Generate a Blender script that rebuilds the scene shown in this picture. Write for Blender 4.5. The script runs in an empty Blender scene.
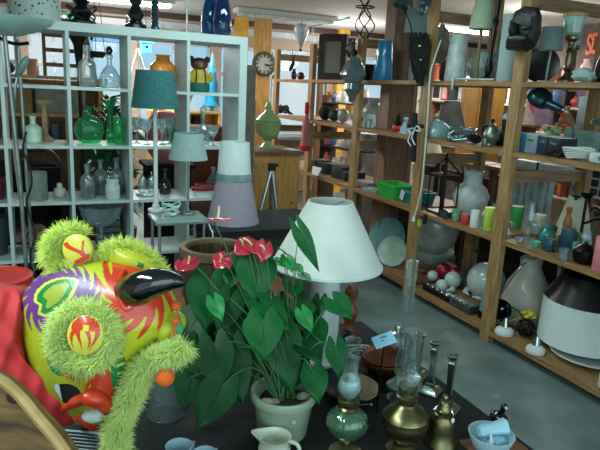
import bpy, bmesh, math, random
from mathutils import Vector as V, Matrix, noise as mnoise
random.seed(7)
C = bpy.context.scene.collection
PI = math.pi
# ------------------------------------------------------------------ camera
F = 581.566; YAW, PIT, ROL = [math.radians(a) for a in (24.6387, 13.0396, 2.8639)]
EYE = V((0, 0, 1.55))
FW = V((math.sin(YAW)*math.cos(PIT), math.cos(YAW)*math.cos(PIT), -math.sin(PIT)))
_r = V((math.cos(YAW), -math.sin(YAW), 0)); _u = _r.cross(FW)
RT = _r*math.cos(ROL) + _u*math.sin(ROL)
UP = _u*math.cos(ROL) - _r*math.sin(ROL)
cd = bpy.data.cameras.new('camera'); cam = bpy.data.objects.new('camera', cd); C.objects.link(cam)
cd.sensor_width = 36; cd.lens = 36*F/600; cd.clip_start = .05
cam.matrix_world = Matrix(((RT.x, UP.x, -FW.x, EYE.x), (RT.y, UP.y, -FW.y, EYE.y), (RT.z, UP.z, -FW.z, EYE.z), (0, 0, 0, 1)))
bpy.context.scene.camera = cam

def at(px, py, x=None, y=None, z=None, d=None):
    """a point of the room from where it is seen: on the plane x=, y= or z=, or d metres deep"""
    v = FW + RT*((px-300)/F) - UP*((py-225)/F)
    t = x/v.x if x is not None else y/v.y if y is not None else (z-EYE.z)/v.z if z is not None else d
    return EYE + v*t
def dep(P): return (P-EYE).dot(FW)
def mpp(P): return dep(P)/F

# ------------------------------------------------------------------ materials
def lin(h):
    if isinstance(h, str):
        c = [int(h[i:i+2], 16)/255 for i in (0, 2, 4)]
        return [((v+.055)/1.055)**2.4 if v > .04 else v/12.92 for v in c]
    return list(h)
MC = {}
def mat(name, col, rough=.55, metal=0, var=.18, scale=14, bump=0, coat=0, emit=0, stretch=None, trans=0, sss=0, col2=None):
    if name in MC: return MC[name]
    m = bpy.data.materials.new(name); m.use_nodes = True; MC[name] = m
    n = m.node_tree.nodes; L = m.node_tree.links; b = n['Principled BSDF']
    c = lin(col)
    b.inputs['Roughness'].default_value = rough; b.inputs['Metallic'].default_value = metal
    b.inputs['Coat Weight'].default_value = coat
    if trans: b.inputs['Transmission Weight'].default_value = trans
    tc = n.new('ShaderNodeTexCoord'); mp = n.new('ShaderNodeMapping')
    if stretch: mp.inputs['Scale'].default_value = stretch
    L.new(tc.outputs['Object'], mp.inputs['Vector'])
    t = n.new('ShaderNodeTexNoise'); t.inputs['Scale'].default_value = scale; t.inputs['Detail'].default_value = 4
    L.new(mp.outputs['Vector'], t.inputs['Vector'])
    r = n.new('ShaderNodeValToRGB'); r.color_ramp.elements[0].position = .35; r.color_ramp.elements[1].position = .65
    lo = lin(col2) if col2 else [v*(1-var) for v in c]
    hi = [min(1, v*(1+var)) for v in c] if not col2 else c
    r.color_ramp.elements[0].color = lo+[1]; r.color_ramp.elements[1].color = hi+[1]
    L.new(t.outputs['Fac'], r.inputs['Fac']); L.new(r.outputs['Color'], b.inputs['Base Color'])
    if emit:
        L.new(r.outputs['Color'], b.inputs['Emission Color']); b.inputs['Emission Strength'].default_value = emit
    if bump:
        bp = n.new('ShaderNodeBump'); bp.inputs['Strength'].default_value = bump; bp.inputs['Distance'].default_value = .01
        L.new(t.outputs['Fac'], bp.inputs['Height']); L.new(bp.outputs['Normal'], b.inputs['Normal'])
    return m
def wood(name, c1, c2, rough=.55, axis='y', scale=9):
    s = {'x': (.6, 6, 6), 'y': (6, .6, 6), 'z': (6, 6, .6)}[axis]
    return mat(name, c1, rough, scale=scale, stretch=s, col2=c2, bump=.15)
def glass(name, tint=(1, 1, 1), refl=.10, body=0.0, rough=.03):
    """thin blown glass: tinted see-through walls with a clear reflection, and a little milky body"""
    if name in MC: return MC[name]
    m = bpy.data.materials.new(name); m.use_nodes = True; MC[name] = m
    n = m.node_tree.nodes; L = m.node_tree.links; n.remove(n['Principled BSDF'])
    o = n['Material Output']; tr = n.new('ShaderNodeBsdfTransparent'); gl = n.new('ShaderNodeBsdfGlossy'); df = n.new('ShaderNodeBsdfDiffuse')
    t = lin(tint); tr.inputs['Color'].default_value = t+[1]; gl.inputs['Roughness'].default_value = rough
    gl.inputs['Color'].default_value = (.9, 1, 1, 1)
    df.inputs['Color'].default_value = [min(1, v*.9) for v in t]+[1]
    lw = n.new('ShaderNodeLayerWeight'); lw.inputs['Blend'].default_value = .35
    tn = n.new('ShaderNodeTexNoise'); tn.inputs['Scale'].default_value = 30
    ma = n.new('ShaderNodeMath'); ma.operation = 'MULTIPLY_ADD'; ma.inputs[1].default_value = .75; ma.inputs[2].default_value = refl
    L.new(lw.outputs['Facing'], ma.inputs[0]); 
    cl = n.new('ShaderNodeClamp'); L.new(ma.outputs[0], cl.inputs[0])
    pw = n.new('ShaderNodeMath'); pw.operation = 'POWER'; pw.inputs[1].default_value = 1.6; L.new(cl.outputs[0], pw.inputs[0])
    bp = n.new('ShaderNodeBump'); bp.inputs['Strength'].default_value = .08; L.new(tn.outputs['Fac'], bp.inputs['Height']); L.new(bp.outputs[0], gl.inputs['Normal'])
    m1 = n.new('ShaderNodeMixShader'); m1.inputs[0].default_value = body; L.new(tr.outputs[0], m1.inputs[1]); L.new(df.outputs[0], m1.inputs[2])
    m2 = n.new('ShaderNodeMixShader'); L.new(pw.outputs[0], m2.inputs[0]); L.new(m1.outputs[0], m2.inputs[1]); L.new(gl.outputs[0], m2.inputs[2])
    L.new(m2.outputs[0], o.inputs['Surface'])
    return m

# ------------------------------------------------------------------ mesh builder (world coordinates)
class MB:
    def __init__(s): s.bm = bmesh.new(); s.mi = 0
    def face(s, vs):
        try:
            f = s.bm.faces.new(vs); f.material_index = s.mi; return f
        except ValueError: return None
    def box(s, c, d, rz=0, rx=0, ry=0, M=None):
        R = M or (Matrix.Rotation(rz, 3, 'Z') @ Matrix.Rotation(ry, 3, 'Y') @ Matrix.Rotation(rx, 3, 'X'))
        c = V(c); v = [s.bm.verts.new(c + R @ V((x*d[0]/2, y*d[1]/2, z*d[2]/2))) for x in (-1, 1) for y in (-1, 1) for z in (-1, 1)]
        for q in ((0, 1, 3, 2), (4, 6, 7, 5), (0, 4, 5, 1), (2, 3, 7, 6), (0, 2, 6, 4), (1, 5, 7, 3)): s.face([v[i] for i in q])
        return s
    def lathe(s, prof, c=(0, 0, 0), seg=28, M=None, sx=1, sy=1, closed=False, wob=0, flute=0, nf=12):
        c = V(c); M = M or Matrix.Identity(3); rings = []
        for r, z in prof:
            if r < 1e-6: rings.append([s.bm.verts.new(c + M @ V((0, 0, z)))])
            else:
                rg = []
                for k in range(seg):
                    a = 2*PI*k/seg; rr = r*(1+flute*math.cos(nf*a))
                    rg.append(s.bm.verts.new(c + M @ V((rr*math.cos(a)*sx, rr*math.sin(a)*sy, z))))
                rings.append(rg)
        prs = list(zip(rings, rings[1:])) + ([(rings[-1], rings[0])] if closed else [])
        for A, B in prs:
            for k in range(seg):
                k2 = (k+1) % seg
                if len(A) == 1 and len(B) == 1: continue
                if len(A) == 1: s.face((A[0], B[k2], B[k]))
                elif len(B) == 1: s.face((A[k], A[k2], B[0]))
                else: s.face((A[k], A[k2], B[k2], B[k]))
        if not closed:
            if len(rings[0]) > 1: s.face(list(reversed(rings[0])))
            if len(rings[-1]) > 1: s.face(rings[-1])
        return s
    def tube(s, pts, r, seg=8, cyc=False):
        pts = [V(p) for p in pts]; n = len(pts); rs = r if isinstance(r, (list, tuple)) else [r]*n
        rings = []; N = None
        for i, p in enumerate(pts):
            a = pts[(i-1) % n] if cyc or i > 0 else p; b = pts[(i+1) % n] if cyc or i < n-1 else p
            t = (b-a); t = t.normalized() if t.length > 1e-9 else V((0, 0, 1))
            if N is None: N = t.orthogonal().normalized()
            else:
                N = N - t*N.dot(t); N = N.normalized() if N.length > 1e-6 else t.orthogonal().normalized()
            B = t.cross(N)
            rings.append([s.bm.verts.new(p + (N*math.cos(2*PI*k/seg) + B*math.sin(2*PI*k/seg))*rs[i]) for k in range(seg)])
        for i in range(n if cyc else n-1):
            A, Bq = rings[i], rings[(i+1) % n]
            for k in range(seg): s.face((A[k], A[(k+1) % seg], Bq[(k+1) % seg], Bq[k]))
        if not cyc: s.face(list(reversed(rings[0]))); s.face(rings[-1])
        return s
    def ball(s, c, r, sc=(1, 1, 1), seg=20, rows=12, M=None, bump=0, seed=0):
        c = V(c); M = M or Matrix.Identity(3); rings = []
        for i in range(rows+1):
            ph = PI*i/rows; rg = []
            for k in range(seg if 0 < i < rows else 1):
                a = 2*PI*k/seg; d = V((math.sin(ph)*math.cos(a), math.sin(ph)*math.sin(a), -math.cos(ph)))
                q = r*(1+(bump*mnoise.noise(d*2.3+V((seed, seed*.7, 0))) if bump else 0))
                rg.append(s.bm.verts.new(c + M @ V((d.x*sc[0]*q, d.y*sc[1]*q, d.z*sc[2]*q))))
            rings.append(rg)
        for A, B in zip(rings, rings[1:]):
            for k in range(seg):
                k2 = (k+1) % seg
                if len(A) == 1: s.face((A[0], B[k2], B[k]))
                elif len(B) == 1: s.face((A[k], A[k2], B[0]))
                else: s.face((A[k], A[k2], B[k2], B[k]))
        return s
    def prism(s, pts, off):
        """closed solid from an outline swept by the vector off"""
        pts = [V(p) for p in pts]; off = V(off)
        a = [s.bm.verts.new(p) for p in pts]; b = [s.bm.verts.new(p+off) for p in pts]; n = len(pts)
        s.face(list(reversed(a))); s.face(b)
        for k in range(n): s.face((a[k], a[(k+1) % n], b[(k+1) % n], b[k]))
        return s
    def build(s, name, mats, parent=None, loc=None, label=None, ang=38, bev=0):
        bm = s.bm
        bmesh.ops.recalc_face_normals(bm, faces=bm.faces)
        if bev:
            es = [e for e in bm.edges if len(e.link_faces) == 2 and e.calc_face_angle(0) > .9]
            bmesh.ops.bevel(bm, geom=es, offset=bev, segments=2, affect='EDGES', profile=.5)
        if parent is not None: o0 = V(parent.get('_w', parent.location))
        elif loc is not None: o0 = V(loc)
        else:
            xs = [v.co for v in bm.verts]
            o0 = V(((min(v.x for v in xs)+max(v.x for v in xs))/2, (min(v.y for v in xs)+max(v.y for v in xs))/2, min(v.z for v in xs)))
        for v in bm.verts: v.co -= o0
        me = bpy.data.meshes.new(name); bm.to_mesh(me); bm.free()
        for m in (mats if isinstance(mats, (list, tuple)) else [mats]): me.materials.append(m)
        for p in me.polygons: p.use_smooth = True
        me.set_sharp_from_angle(angle=math.radians(ang))
        o = bpy.data.objects.new(name, me); C.objects.link(o)
        if parent is not None:
            o.parent = parent; o['_w'] = tuple(o0)
            WPOS[o.name] = o0
        else: o.location = o0
        if label: o['label'] = label
        return o
WPOS = {}
def tag(o, label, cat, group=None):
    o['label'] = label; o['category'] = cat
    if group: o['group'] = group
    return o
def thing(name, label, cat, loc, group=None):
    o = bpy.data.objects.new(name, None); C.objects.link(o); o.location = V(loc); o.empty_display_size = .05
    return tag(o, label, cat, group)
def struct(name, mb, m, **k):
    o = mb.build(name, m, **k); o['kind'] = 'structure'; return o
def dup(root, loc, label=None, group=None):
    r = root.copy(); C.objects.link(r); r.location = loc
    if label: r['label'] = label
    if group: r['group'] = group
    for ch in list(root.children):
        c = ch.copy(); C.objects.link(c); c.parent = r
        for g in list(ch.children):
            d = g.copy(); C.objects.link(d); d.parent = c
    return r
def rotm(z=0, x=0, y=0): return Matrix.Rotation(z, 3, 'Z') @ Matrix.Rotation(y, 3, 'Y') @ Matrix.Rotation(x, 3, 'X')
def axis_m(d, up=None):
    """matrix whose z axis is d"""
    z = V(d).normalized(); x = z.orthogonal().normalized() if up is None else V(up).cross(z).normalized()
    y = z.cross(x); return Matrix((x, y, z)).transposed()

# profiles: radius 0..1 of the half width, height 0..1
def shell(outer, t=.06):
    """outer wall up, then inner wall down: a hollow vessel"""
    inner = [(max(0, r-t), z if i else z+t*.5) for i, (r, z) in enumerate(outer)]
    inner[0] = (0, outer[0][1]+t*.5)
    return [(0, outer[0][1])] + outer + list(reversed(inner))
PR = dict(
 bottle=[(0, 0), (.9, 0), (1, .04), (1, .52), (.85, .62), (.36, .72), (.32, .9), (.42, .91), (.42, .97), (.3, 1), (.2, 1)],
 carafe=[(0, 0), (.8, 0), (1, .1), (.95, .35), (.6, .55), (.25, .68), (.22, .88), (.34, .9), (.34, 1), (.2, 1)],
 jug=[(0, 0), (.85, 0), (1, .05), (1, .5), (.9, .6), (.35, .7), (.32, .92), (.4, .93), (.4, 1), (.22, 1)],
 vase=[(0, 0), (.55, 0), (.75, .15), (1, .45), (.9, .65), (.5, .85), (.55, 1), (.45, 1)],
 slim=[(0, 0), (.6, 0), (.75, .1), (.6, .35), (.35, .6), (.4, .8), (1, 1), (.9, 1), (.3, .8)],
 goblet=[(0, 0), (.8, 0), (.8, .02), (.12, .08), (.1, .42), (.3, .48), (.85, .7), (1, 1), (.94, 1), (.75, .7), (.2, .52), (0, .5)],
 cup=[(0, 0), (.72, 0), (.8, .05), (.95, .5), (1, 1), (.93, 1), (.86, .5), (.7, .1), (0, .08)],
 cyl=[(0, 0), (.96, 0), (1, .03), (1, .97), (.96, 1), (0, 1)],
 glassc=[(0, 0), (.96, 0), (1, .03), (1, 1), (.92, 1), (.92, .1), (0, .1)],
 jar=[(0, 0), (.9, 0), (1, .06), (1, .7), (.8, .8), (.8, .84), (.86, .85), (.86, 1), (0, 1)],
 bowl=[(0, 0), (.4, 0), (.45, .06), (.8, .45), (1, 1), (.95, 1), (.74, .5), (.35, .14), (0, .12)],
 coupe=[(0, 0), (.5, 0), (.52, .02), (.08, .06), (.06, .48), (.12, .52), (.55, .6), (.88, .78), (1, 1), (.97, 1), (.84, .8), (.5, .64), (0, .57)],
 stick=[(0, 0), (1, 0), (1, .05), (.6, .09), (.35, .14), (.55, .18), (.3, .24), (.22, .5), (.3, .72), (.5, .76), (.3, .8), (.36, .9), (.7, .94), (.7, 1), (.3, 1), (.3, .95), (0, .95)],
 turned=[(0, 0), (1, 0), (1, .06), (.6, .1), (.5, .14), (.8, .22), (.45, .32), (.35, .36), (.6, .42), (.35, .48), (.3, .62), (.55, .68), (.3, .74), (.34, .9), (.6, .94), (.6, 1), (0, 1)],
 ball=[(0, 0), (.3, .01), (.6, .1), (.87, .25), (1, .5), (.87, .75), (.6, .9), (.3, .98), (0, 1)],
 urn=[(0, 0), (.62, 0), (.62, .04), (.5, .06), (.42, .1), (.24, .15), (.22, .2), (.5, .25), (.8, .35), (.93, .48), (.97, .6), (1, .62), (1, .65), (.9, .66)],
 urnlid=[(.95, 0), (.97, .06), (.7, .25), (.35, .42), (.2, .55), (.28, .65), (.2, .78), (.08, .9), (0, 1)],
 pear=[(0, 0), (.9, 0), (1, .12), (.98, .35), (.8, .6), (.48, .8), (.4, .88), (.44, .98), (.36, 1), (.3, .9)],
 bell=[(0, 0), (.98, 0), (1, .03), (.86, .14), (.78, .4), (.72, .7), (.55, .88), (.3, .97), (0, 1)],
 dish=[(0, 0), (.5, 0), (.55, .1), (.9, .6), (1, 1), (.95, 1), (.85, .65), (.5, .25), (0, .22)],
 disc=[(0, 0), (.97, 0), (1, .2), (1, .8), (.97, 1), (0, 1)],
)
def shade(rt, t=.02): return [(1, 0), (rt, 1), (rt-t, 1), (1-t, 0)]
def sc(prof, h, w, z0=0): return [(r*w/2, z*h+z0) for r, z in prof]
def item(name, label, cat, P, h, w, prof, m, group=None, seg=24, M=None, parent=None, closed=False, px=True, **k):
    """one turned object standing on P; h and w as they are seen from the camera, in picture pixels"""
    u = mpp(V(P)) if px else 1
    mb = MB(); mb.lathe(sc(PR[prof] if isinstance(prof, str) else prof, h*u, w*u), P, seg=seg, M=M, closed=closed, **k)
    o = mb.build(name, m, parent=parent, loc=None if parent else P)
    return o if parent else tag(o, label, cat, group)
# ------------------------------------------------------------------ material set
pine = wood('pine', 'ae8a5c', '85653f', axis='z'); pine_y = wood('pine_board', 'a47d52', '7c5b39', axis='y'); pine_x = wood('pine_rail', '9a7a58', '775a40', axis='x')
honey = wood('honey_wood', 'c79a55', 'a67838', axis='z', rough=.4); dark_wood = wood('dark_wood', '3a2a1f', '241812', axis='z'); mid_wood = wood('mid_wood', '7a4f30', '55341e', axis='z')
brown_wood = wood('brown_wood', '6e4c36', '4b3324', axis='y')
yel_paint = mat('yellow_paint', 'd8a83c', .5); lam = mat('white_laminate', 'b4c4c2', .4, var=.05, scale=5); lam_in = lam
white_p = mat('white_paint', 'cfd6d4', .6, var=.06); cream = mat('cream_glaze', 'cfd3c2', .28, var=.08, coat=.3); black = mat('black_cloth', '0b0d0f', .9, var=.3, scale=40)
blackm = mat('black_metal', '0c0d0e', .35, metal=.3, var=.25); blackg = mat('black_gloss', '060708', .12, coat=.8, var=.3); rubber = mat('black_rubber', '0d0e0f', .6)
steel = mat('steel', 'b9c1c2', .3, metal=.9, var=.1); silver = mat('silver', 'bcc6c4', .22, metal=1, var=.12, scale=25); tin = mat('dull_tin', '8d9792', .4, metal=.85, var=.2)
brass = mat('aged_brass', '77704f', .3, metal=.95, var=.3, scale=20, bump=.1); copper = mat('dark_copper', '7a4a38', .35, metal=.9, var=.3, scale=18, bump=.1)
teal_f = mat('teal_fabric', '296264', .9, var=.2, scale=80, bump=.1); aqua_f = mat('aqua_fabric', '8ba3a1', .9, var=.08, scale=60); white_f = mat('white_fabric', 'd3dedd', .9, var=.04, scale=60)
ivory_f = mat('ivory_fabric', 'c9cab4', .9, var=.06, scale=50); lilac_f = mat('lilac_fabric', '948c9b', .9, var=.07, scale=60)
red_p = mat('red_plastic', 'c8322c', .4, var=.1); crimson = mat('crimson_glass', 'a3173f', .15, coat=.6, var=.2); opal = mat('opal_glass', 'c6d3d2', .12, coat=.7, var=.05)
frost = mat('frosted_glass', '98a5a3', .3, coat=.4, var=.1); green_p = mat('green_plastic', '29a83f', .45, var=.1); teal_p = mat('teal_plastic', '1f6e78', .45, var=.15)
clear = glass('clear_glass', 'eef6f5', .12, .05); clear2 = glass('cut_glass', 'dfe9ec', .22, .14, .08); green_g = glass('green_glass', '5fe0a5', .10, .12); blue_g = glass('blue_glass', '1d6fae', .12, .25); lamp_green = glass('pale_green_glass', '9fd0b2', .15, .12)
chim = glass('chimney_glass', 'f4f9f8', .10, .012)
pane = glass('window_pane', 'f2f8fb', .04, 0)
celadon = mat('celadon_glaze', '8fa873', .25, coat=.5, var=.12); orange_c = mat('orange_glaze', 'd9822b', .25, coat=.5); pink_c = mat('pink_glaze', 'd98a8a', .35); pink_w = mat('pink_wax', 'd77f8a', .5)
paleblue = mat('pale_blue_glaze', 'a9c6d4', .25, coat=.4, var=.06); blue_v = mat('blue_glaze', '1f7fae', .2, coat=.6, var=.1); teal_v = mat('teal_glaze', '2f8684', .2, coat=.5, var=.25)
wax_g = mat('green_wax', '2f9a45', .5); wax_i = mat('ivory_wax', 'd0d2b0', .5); wax_w = mat('white_wax', 'd8dedd', .5, var=.04); wax_y = mat('lime_wax', 'b7cf57', .5); wax_r = mat('red_wax', 'b73a35', .4); wax_n = mat('navy_wax', '2c4a5e', .5)
card = mat('cardboard', '8f7452', .85, var=.1, scale=8); paper = mat('paper_white', 'd5dcdc', .8, var=.05); grey_p = mat('grey_plastic', '70797a', .5); stone_d = mat('dark_carving', '101214', .55, var=.5, scale=25, bump=.5)
leather = mat('brown_leather', '5d3322', .4, var=.25, scale=10, bump=.15); navy = mat('navy_board', '1c3550', .5); bluebk = mat('blue_board', '2f7fb0', .45)
# concrete floor with worn patches
conc = mat('concrete', '7d8c8a', .5, scale=3.2, col2='5d6d6b', bump=.1)
n = conc.node_tree.nodes; L = conc.node_tree.links
ramp = [x for x in n if x.type == 'VALTORGB'][0]
t2 = n.new('ShaderNodeTexNoise'); t2.inputs['Scale'].default_value = 1.1; t2.inputs['Detail'].default_value = 9; t2.inputs['Roughness'].default_value = .72
r2 = n.new('ShaderNodeValToRGB'); r2.color_ramp.elements[0].position = .52; r2.color_ramp.elements[0].color = (0, 0, 0, 1); r2.color_ramp.elements[1].position = .62
tcn = [x for x in n if x.type == 'TEX_COORD'][0]; L.new(tcn.outputs['Object'], t2.inputs['Vector']); L.new(t2.outputs['Fac'], r2.inputs['Fac'])
mx = n.new('ShaderNodeMix'); mx.data_type = 'RGBA'; L.new(r2.outputs['Color'], mx.inputs['Factor']); L.new(ramp.outputs['Color'], mx.inputs[6]); mx.inputs[7].default_value = lin('a2b0ad')+[1]
L.new(mx.outputs[2], n['Principled BSDF'].inputs['Base Color'])
# ------------------------------------------------------------------ setting
CEIL = 2.46; YB = 8.3
struct('floor', MB().box((3, 4, -.05), (12, 11, .1)), conc)
ceil_m = mat('ceiling_board', 'b9bcb8', .8, var=.04, scale=2)
struct('ceiling', MB().box((3, 4, CEIL+.05), (12, 11, .1)), ceil_m)
wall_m = mat('wall_plaster', 'a99684', .8, var=.08, scale=4); brown_trim = wood('brown_trim', '4a3022', '33201a', axis='x')
w = MB(); X0, X1 = -2.6, 8.6
w.box(((X0+X1)/2, YB, 2.41), (X1-X0, .2, .1)); w.box(((X0+X1)/2, YB, 2.19), (X1-X0, .2, .14))
doorx = (.72, 1.12)
for a, b in ((X0, doorx[0]-.05), (doorx[1]+.05, X1)): w.box(((a+b)/2, YB, .4), (b-a, .2, .8))
PIERS = [-2.5, -1.2, -.1, .60, 1.22, 2.34, 4.15, 5.3, 6.7, 8.5]
for x in PIERS: w.box((x, YB, 1.4), (.12, .23, 2.03))
struct('wall_back', w, wall_m)
struct('wall_right', MB().box((8.65, 4, 1.23), (.1, 9, 2.46)), wall_m)
struct('wall_left', MB().box((-2.65, 4.2, 1.23), (.1, 8.4, 2.46)), wall_m)
struct('trim_1', MB().box((3, YB-.14, 2.42), (11.2, .08, .06)), brown_trim)
frame_m = mat('window_paint', 'b8c4cc', .5); bluef = mat('blue_door_paint', '3f86b8', .5)
k = 0
for a, b in zip(PIERS, PIERS[1:]):
    a2, b2 = a+.06, b-.06
    if abs(a-.60) < .01: continue
    k += 1; m = MB()
    for zz0, zz1 in ((.8, 2.12), (2.26, 2.36)):
        m.box(((a2+b2)/2, YB, zz0+.025), (b2-a2, .06, .05)); m.box(((a2+b2)/2, YB, zz1-.025), (b2-a2, .06, .05))
        for x in (a2+.02, b2-.02): m.box((x, YB, (zz0+zz1)/2), (.04, .06, zz1-zz0))
    m.box(((a2+b2)/2, YB, 1.72), (b2-a2, .05, .05)); m.box(((a2+b2)/2, YB, 1.46), (.04, .05, 1.3))
    wf = struct('window_%d' % k, m, frame_m)
    MB().box(((a2+b2)/2, YB+.01, 1.46), (b2-a2, .01, 1.3)).box(((a2+b2)/2, YB+.01, 2.31), (b2-a2, .01, .1)).build('pane', pane, parent=wf)
dm = MB()
for x in (.69, 1.13): dm.box((x, YB, 1.06), (.07, .1, 2.12))
dm.box((.91, YB, 2.08), (.44, .1, .08)).box((.91, YB, .95), (.44, .05, .07)).box((.91, YB, .08), (.44, .05, .16))
dr = struct('door_1', dm, bluef); MB().box((.91, YB, 1.1), (.4, .01, 1.9)).build('pane', pane, parent=dr)
# outside ground, pale paving
struct('ground_outside', MB().box((3, 15, -.06), (40, 13, .1)), mat('pale_paving', 'b9c4c4', .9))
hedge = mat('garden_hedge', '6f93a0', .9, scale=3, col2='9cc0d0')
struct('trim_2', MB().box((3, YB+.02, .0), (11, .3, .02)), brown_trim)
struct('trim_3', MB().box((at(262, 60, y=7.55).x, 7.55, CEIL/2), (.19, .16, CEIL)), honey)
struct('trim_4', MB().box((at(240.5, 60, y=7.9).x, 7.9, CEIL/2), (.16, .14, CEIL)), yel_paint)
struct('trim_5', MB().box((at(343, 43, y=8.1).x, 8.1, CEIL/2), (.17, .1, CEIL)), yel_paint)
cm = MB(); P = at(402, 60, y=4.45); cm.box((P.x+.08, 4.62, CEIL/2), (.24, .16, CEIL)); struct('trim_6', cm, wood('column_wood', '8a6c54', '6d5340', axis='z'))
# ceiling beams
bm_ = MB(); a = at(238, 22, z=CEIL-.03); b = at(334, 2, z=CEIL-.03)
# ------------------------------------------------------------------ lamps of the room, and added fill lights
tube_m = mat('tube_light', (1, .97, .88), emit=12, var=0)
tube_off = mat('tube_unlit', 'dfe6e6', .3)
def fixture(label, c, ln, axis='x', lit=True):
    t = thing('ceiling_tube_light', label, 'light fixture', (c[0], c[1], c[2]))
    d = (ln, .2, .05) if axis == 'x' else (.2, ln, .05)
    MB().box((c[0], c[1], c[2]+.03), d).build('housing', white_p, parent=t)
    if CEIL-c[2]-.055 > .02:
        for s_ in (-1, 1):
            q = (s_*ln*.35, 0) if axis == 'x' else (0, s_*ln*.35)
            MB().tube([(c[0]+q[0], c[1]+q[1], c[2]+.05), (c[0]+q[0], c[1]+q[1], CEIL)], .008, 6).build('hanger', steel, parent=t)
    for s_ in (-.05, .05):
        e = (ln/2-.04, 0) if axis == 'x' else (0, ln/2-.04); o_ = (0, s_) if axis == 'x' else (s_, 0)
        MB().tube([(c[0]-e[0]+o_[0], c[1]-e[1]+o_[1], c[2]-.012), (c[0]+e[0]+o_[0], c[1]+e[1]+o_[1], c[2]-.012)], .018, 10).build('tube', tube_m if lit else tube_off, parent=t)
def area(name, loc, sx, sy, power, col, rot=(0, 0, 0)):
    l = bpy.data.lights.new(name, 'AREA'); l.shape = 'RECTANGLE'; l.size = sx; l.size_y = sy; l.energy = power; l.color = col
    o = bpy.data.objects.new(name, l); o.location = loc; o.rotation_euler = rot; C.objects.link(o); return o
P = at(464, 29.5, y=5.5)
fixture('lit twin tube light hanging above the rear shelves at right', (P.x, 5.5, P.z), 1.35)
P = at(108, 8, y=6.9)
fixture('lit tube light on the ceiling above the white cube shelving', (P.x, 6.9, 2.40), 1.4)
P = at(272, 14, z=CEIL)
fixture('unlit white tube fixture running along the pale ceiling', (2.85, 6.9, CEIL-.06), 1.3, 'x', False)
COOL = (.75, 1.0, .97)
area('lamp_light_rear', (5.4, 6.2, 2.25), 1.5, .25, 110, (1, .97, .9))
area('lamp_light_left', (1.0, 6.6, 2.3), 1.4, .25, 75, (1, .98, .95))
area('front_left_fill', (-.9, 1.2, 2.38), .3, 1.5, 56, COOL)  # added fill from above left, no fixture modelled for it
area('unseen_light_aisle', (1.3, 3.0, 2.40), 1.5, .3, 26, COOL)  # unseen ceiling light added over the aisle, without a fixture
def fill_light(name, loc, power, col, r=.25):
    l = bpy.data.lights.new(name, 'POINT'); l.energy = power; l.color = col; l.shadow_soft_size = r
    o = bpy.data.objects.new(name, l); o.location = loc; C.objects.link(o)
fill_light('ceiling_fill_rear', (3.9, 7.2, 2.1), 45, (1, .97, .92)); fill_light('ceiling_fill_right', (4.6, 4.6, 2.15), 26, (1, .96, .9)); fill_light('ceiling_fill_left', (.9, 7.3, 2.1), 40, (.97, .99, 1))  # added point fills that brighten the ceiling, apart from the fixtures
# added fill behind the camera, as if from an unseen shop window
area('behind_camera_fill', (.4, -1.4, 1.6), 4.5, 1.8, 55, (.66, 1.0, 1.0), (PI/2, 0, 0))
w = bpy.data.worlds.new('sky'); bpy.context.scene.world = w; w.use_nodes = True
nt = w.node_tree; bg = nt.nodes['Background']; bg.inputs['Strength'].default_value = 1.0
tc = nt.nodes.new('ShaderNodeTexCoord'); no = nt.nodes.new('ShaderNodeTexNoise'); no.inputs['Scale'].default_value = 5; no.inputs['Detail'].default_value = 5
rp = nt.nodes.new('ShaderNodeValToRGB'); rp.color_ramp.elements[0].position = .38; rp.color_ramp.elements[0].color = (.42, .78, 1.0, 1); rp.color_ramp.elements[1].position = .58; rp.color_ramp.elements[1].color = (.95, 1, 1, 1)
nt.links.new(tc.outputs['Generated'], no.inputs['Vector']); nt.links.new(no.outputs['Fac'], rp.inputs['Fac']); nt.links.new(rp.outputs['Color'], bg.inputs['Color'])
vs = bpy.context.scene.view_settings; vs.view_transform = 'Standard'; vs.look = 'None'; vs.gamma = 1; vs.exposure = -.17
cy_ = bpy.context.scene.cycles; cy_.max_bounces = 16; cy_.diffuse_bounces = 8; cy_.transparent_max_bounces = 24
# ------------------------------------------------------------------ white cube shelving
UY0, UY1 = 3.79, 4.17; UX = [-.55, -.165, .19, .54, .905, 1.27]; UZ = [.06, .445, .80, 1.145, 1.495, 1.85]
un = thing('cube_shelving', 'tall white open cube shelving unit full of glassware', 'shelf', ((UX[0]+UX[-1])/2, UY0, 0))
yc, dp = (UY0+UY1)/2, UY1-UY0
for x in (UX[0], UX[-1]): MB().box((x, yc, .935), (.05, dp, 1.87)).build('side_panel', lam, parent=un)
MB().box((.36, yc, 1.845), (1.77, dp, .05)).build('top_panel', lam, parent=un); MB().box((.36, yc, .03), (1.77, dp, .05)).build('bottom_panel', lam, parent=un)
for x in UX[1:-1]: MB().box((x, yc, .9375), (.02, dp-.004, 1.765)).build('upright', lam, parent=un)
for z in UZ[1:-1]: MB().box((.36, yc, z), (1.77, dp-.008, .018)).build('shelf_board', lam, parent=un)
S1, S2, S3, S4 = [z+.0095 for z in (1.495, 1.145, .80, .445)]; ST = 1.871
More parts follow.
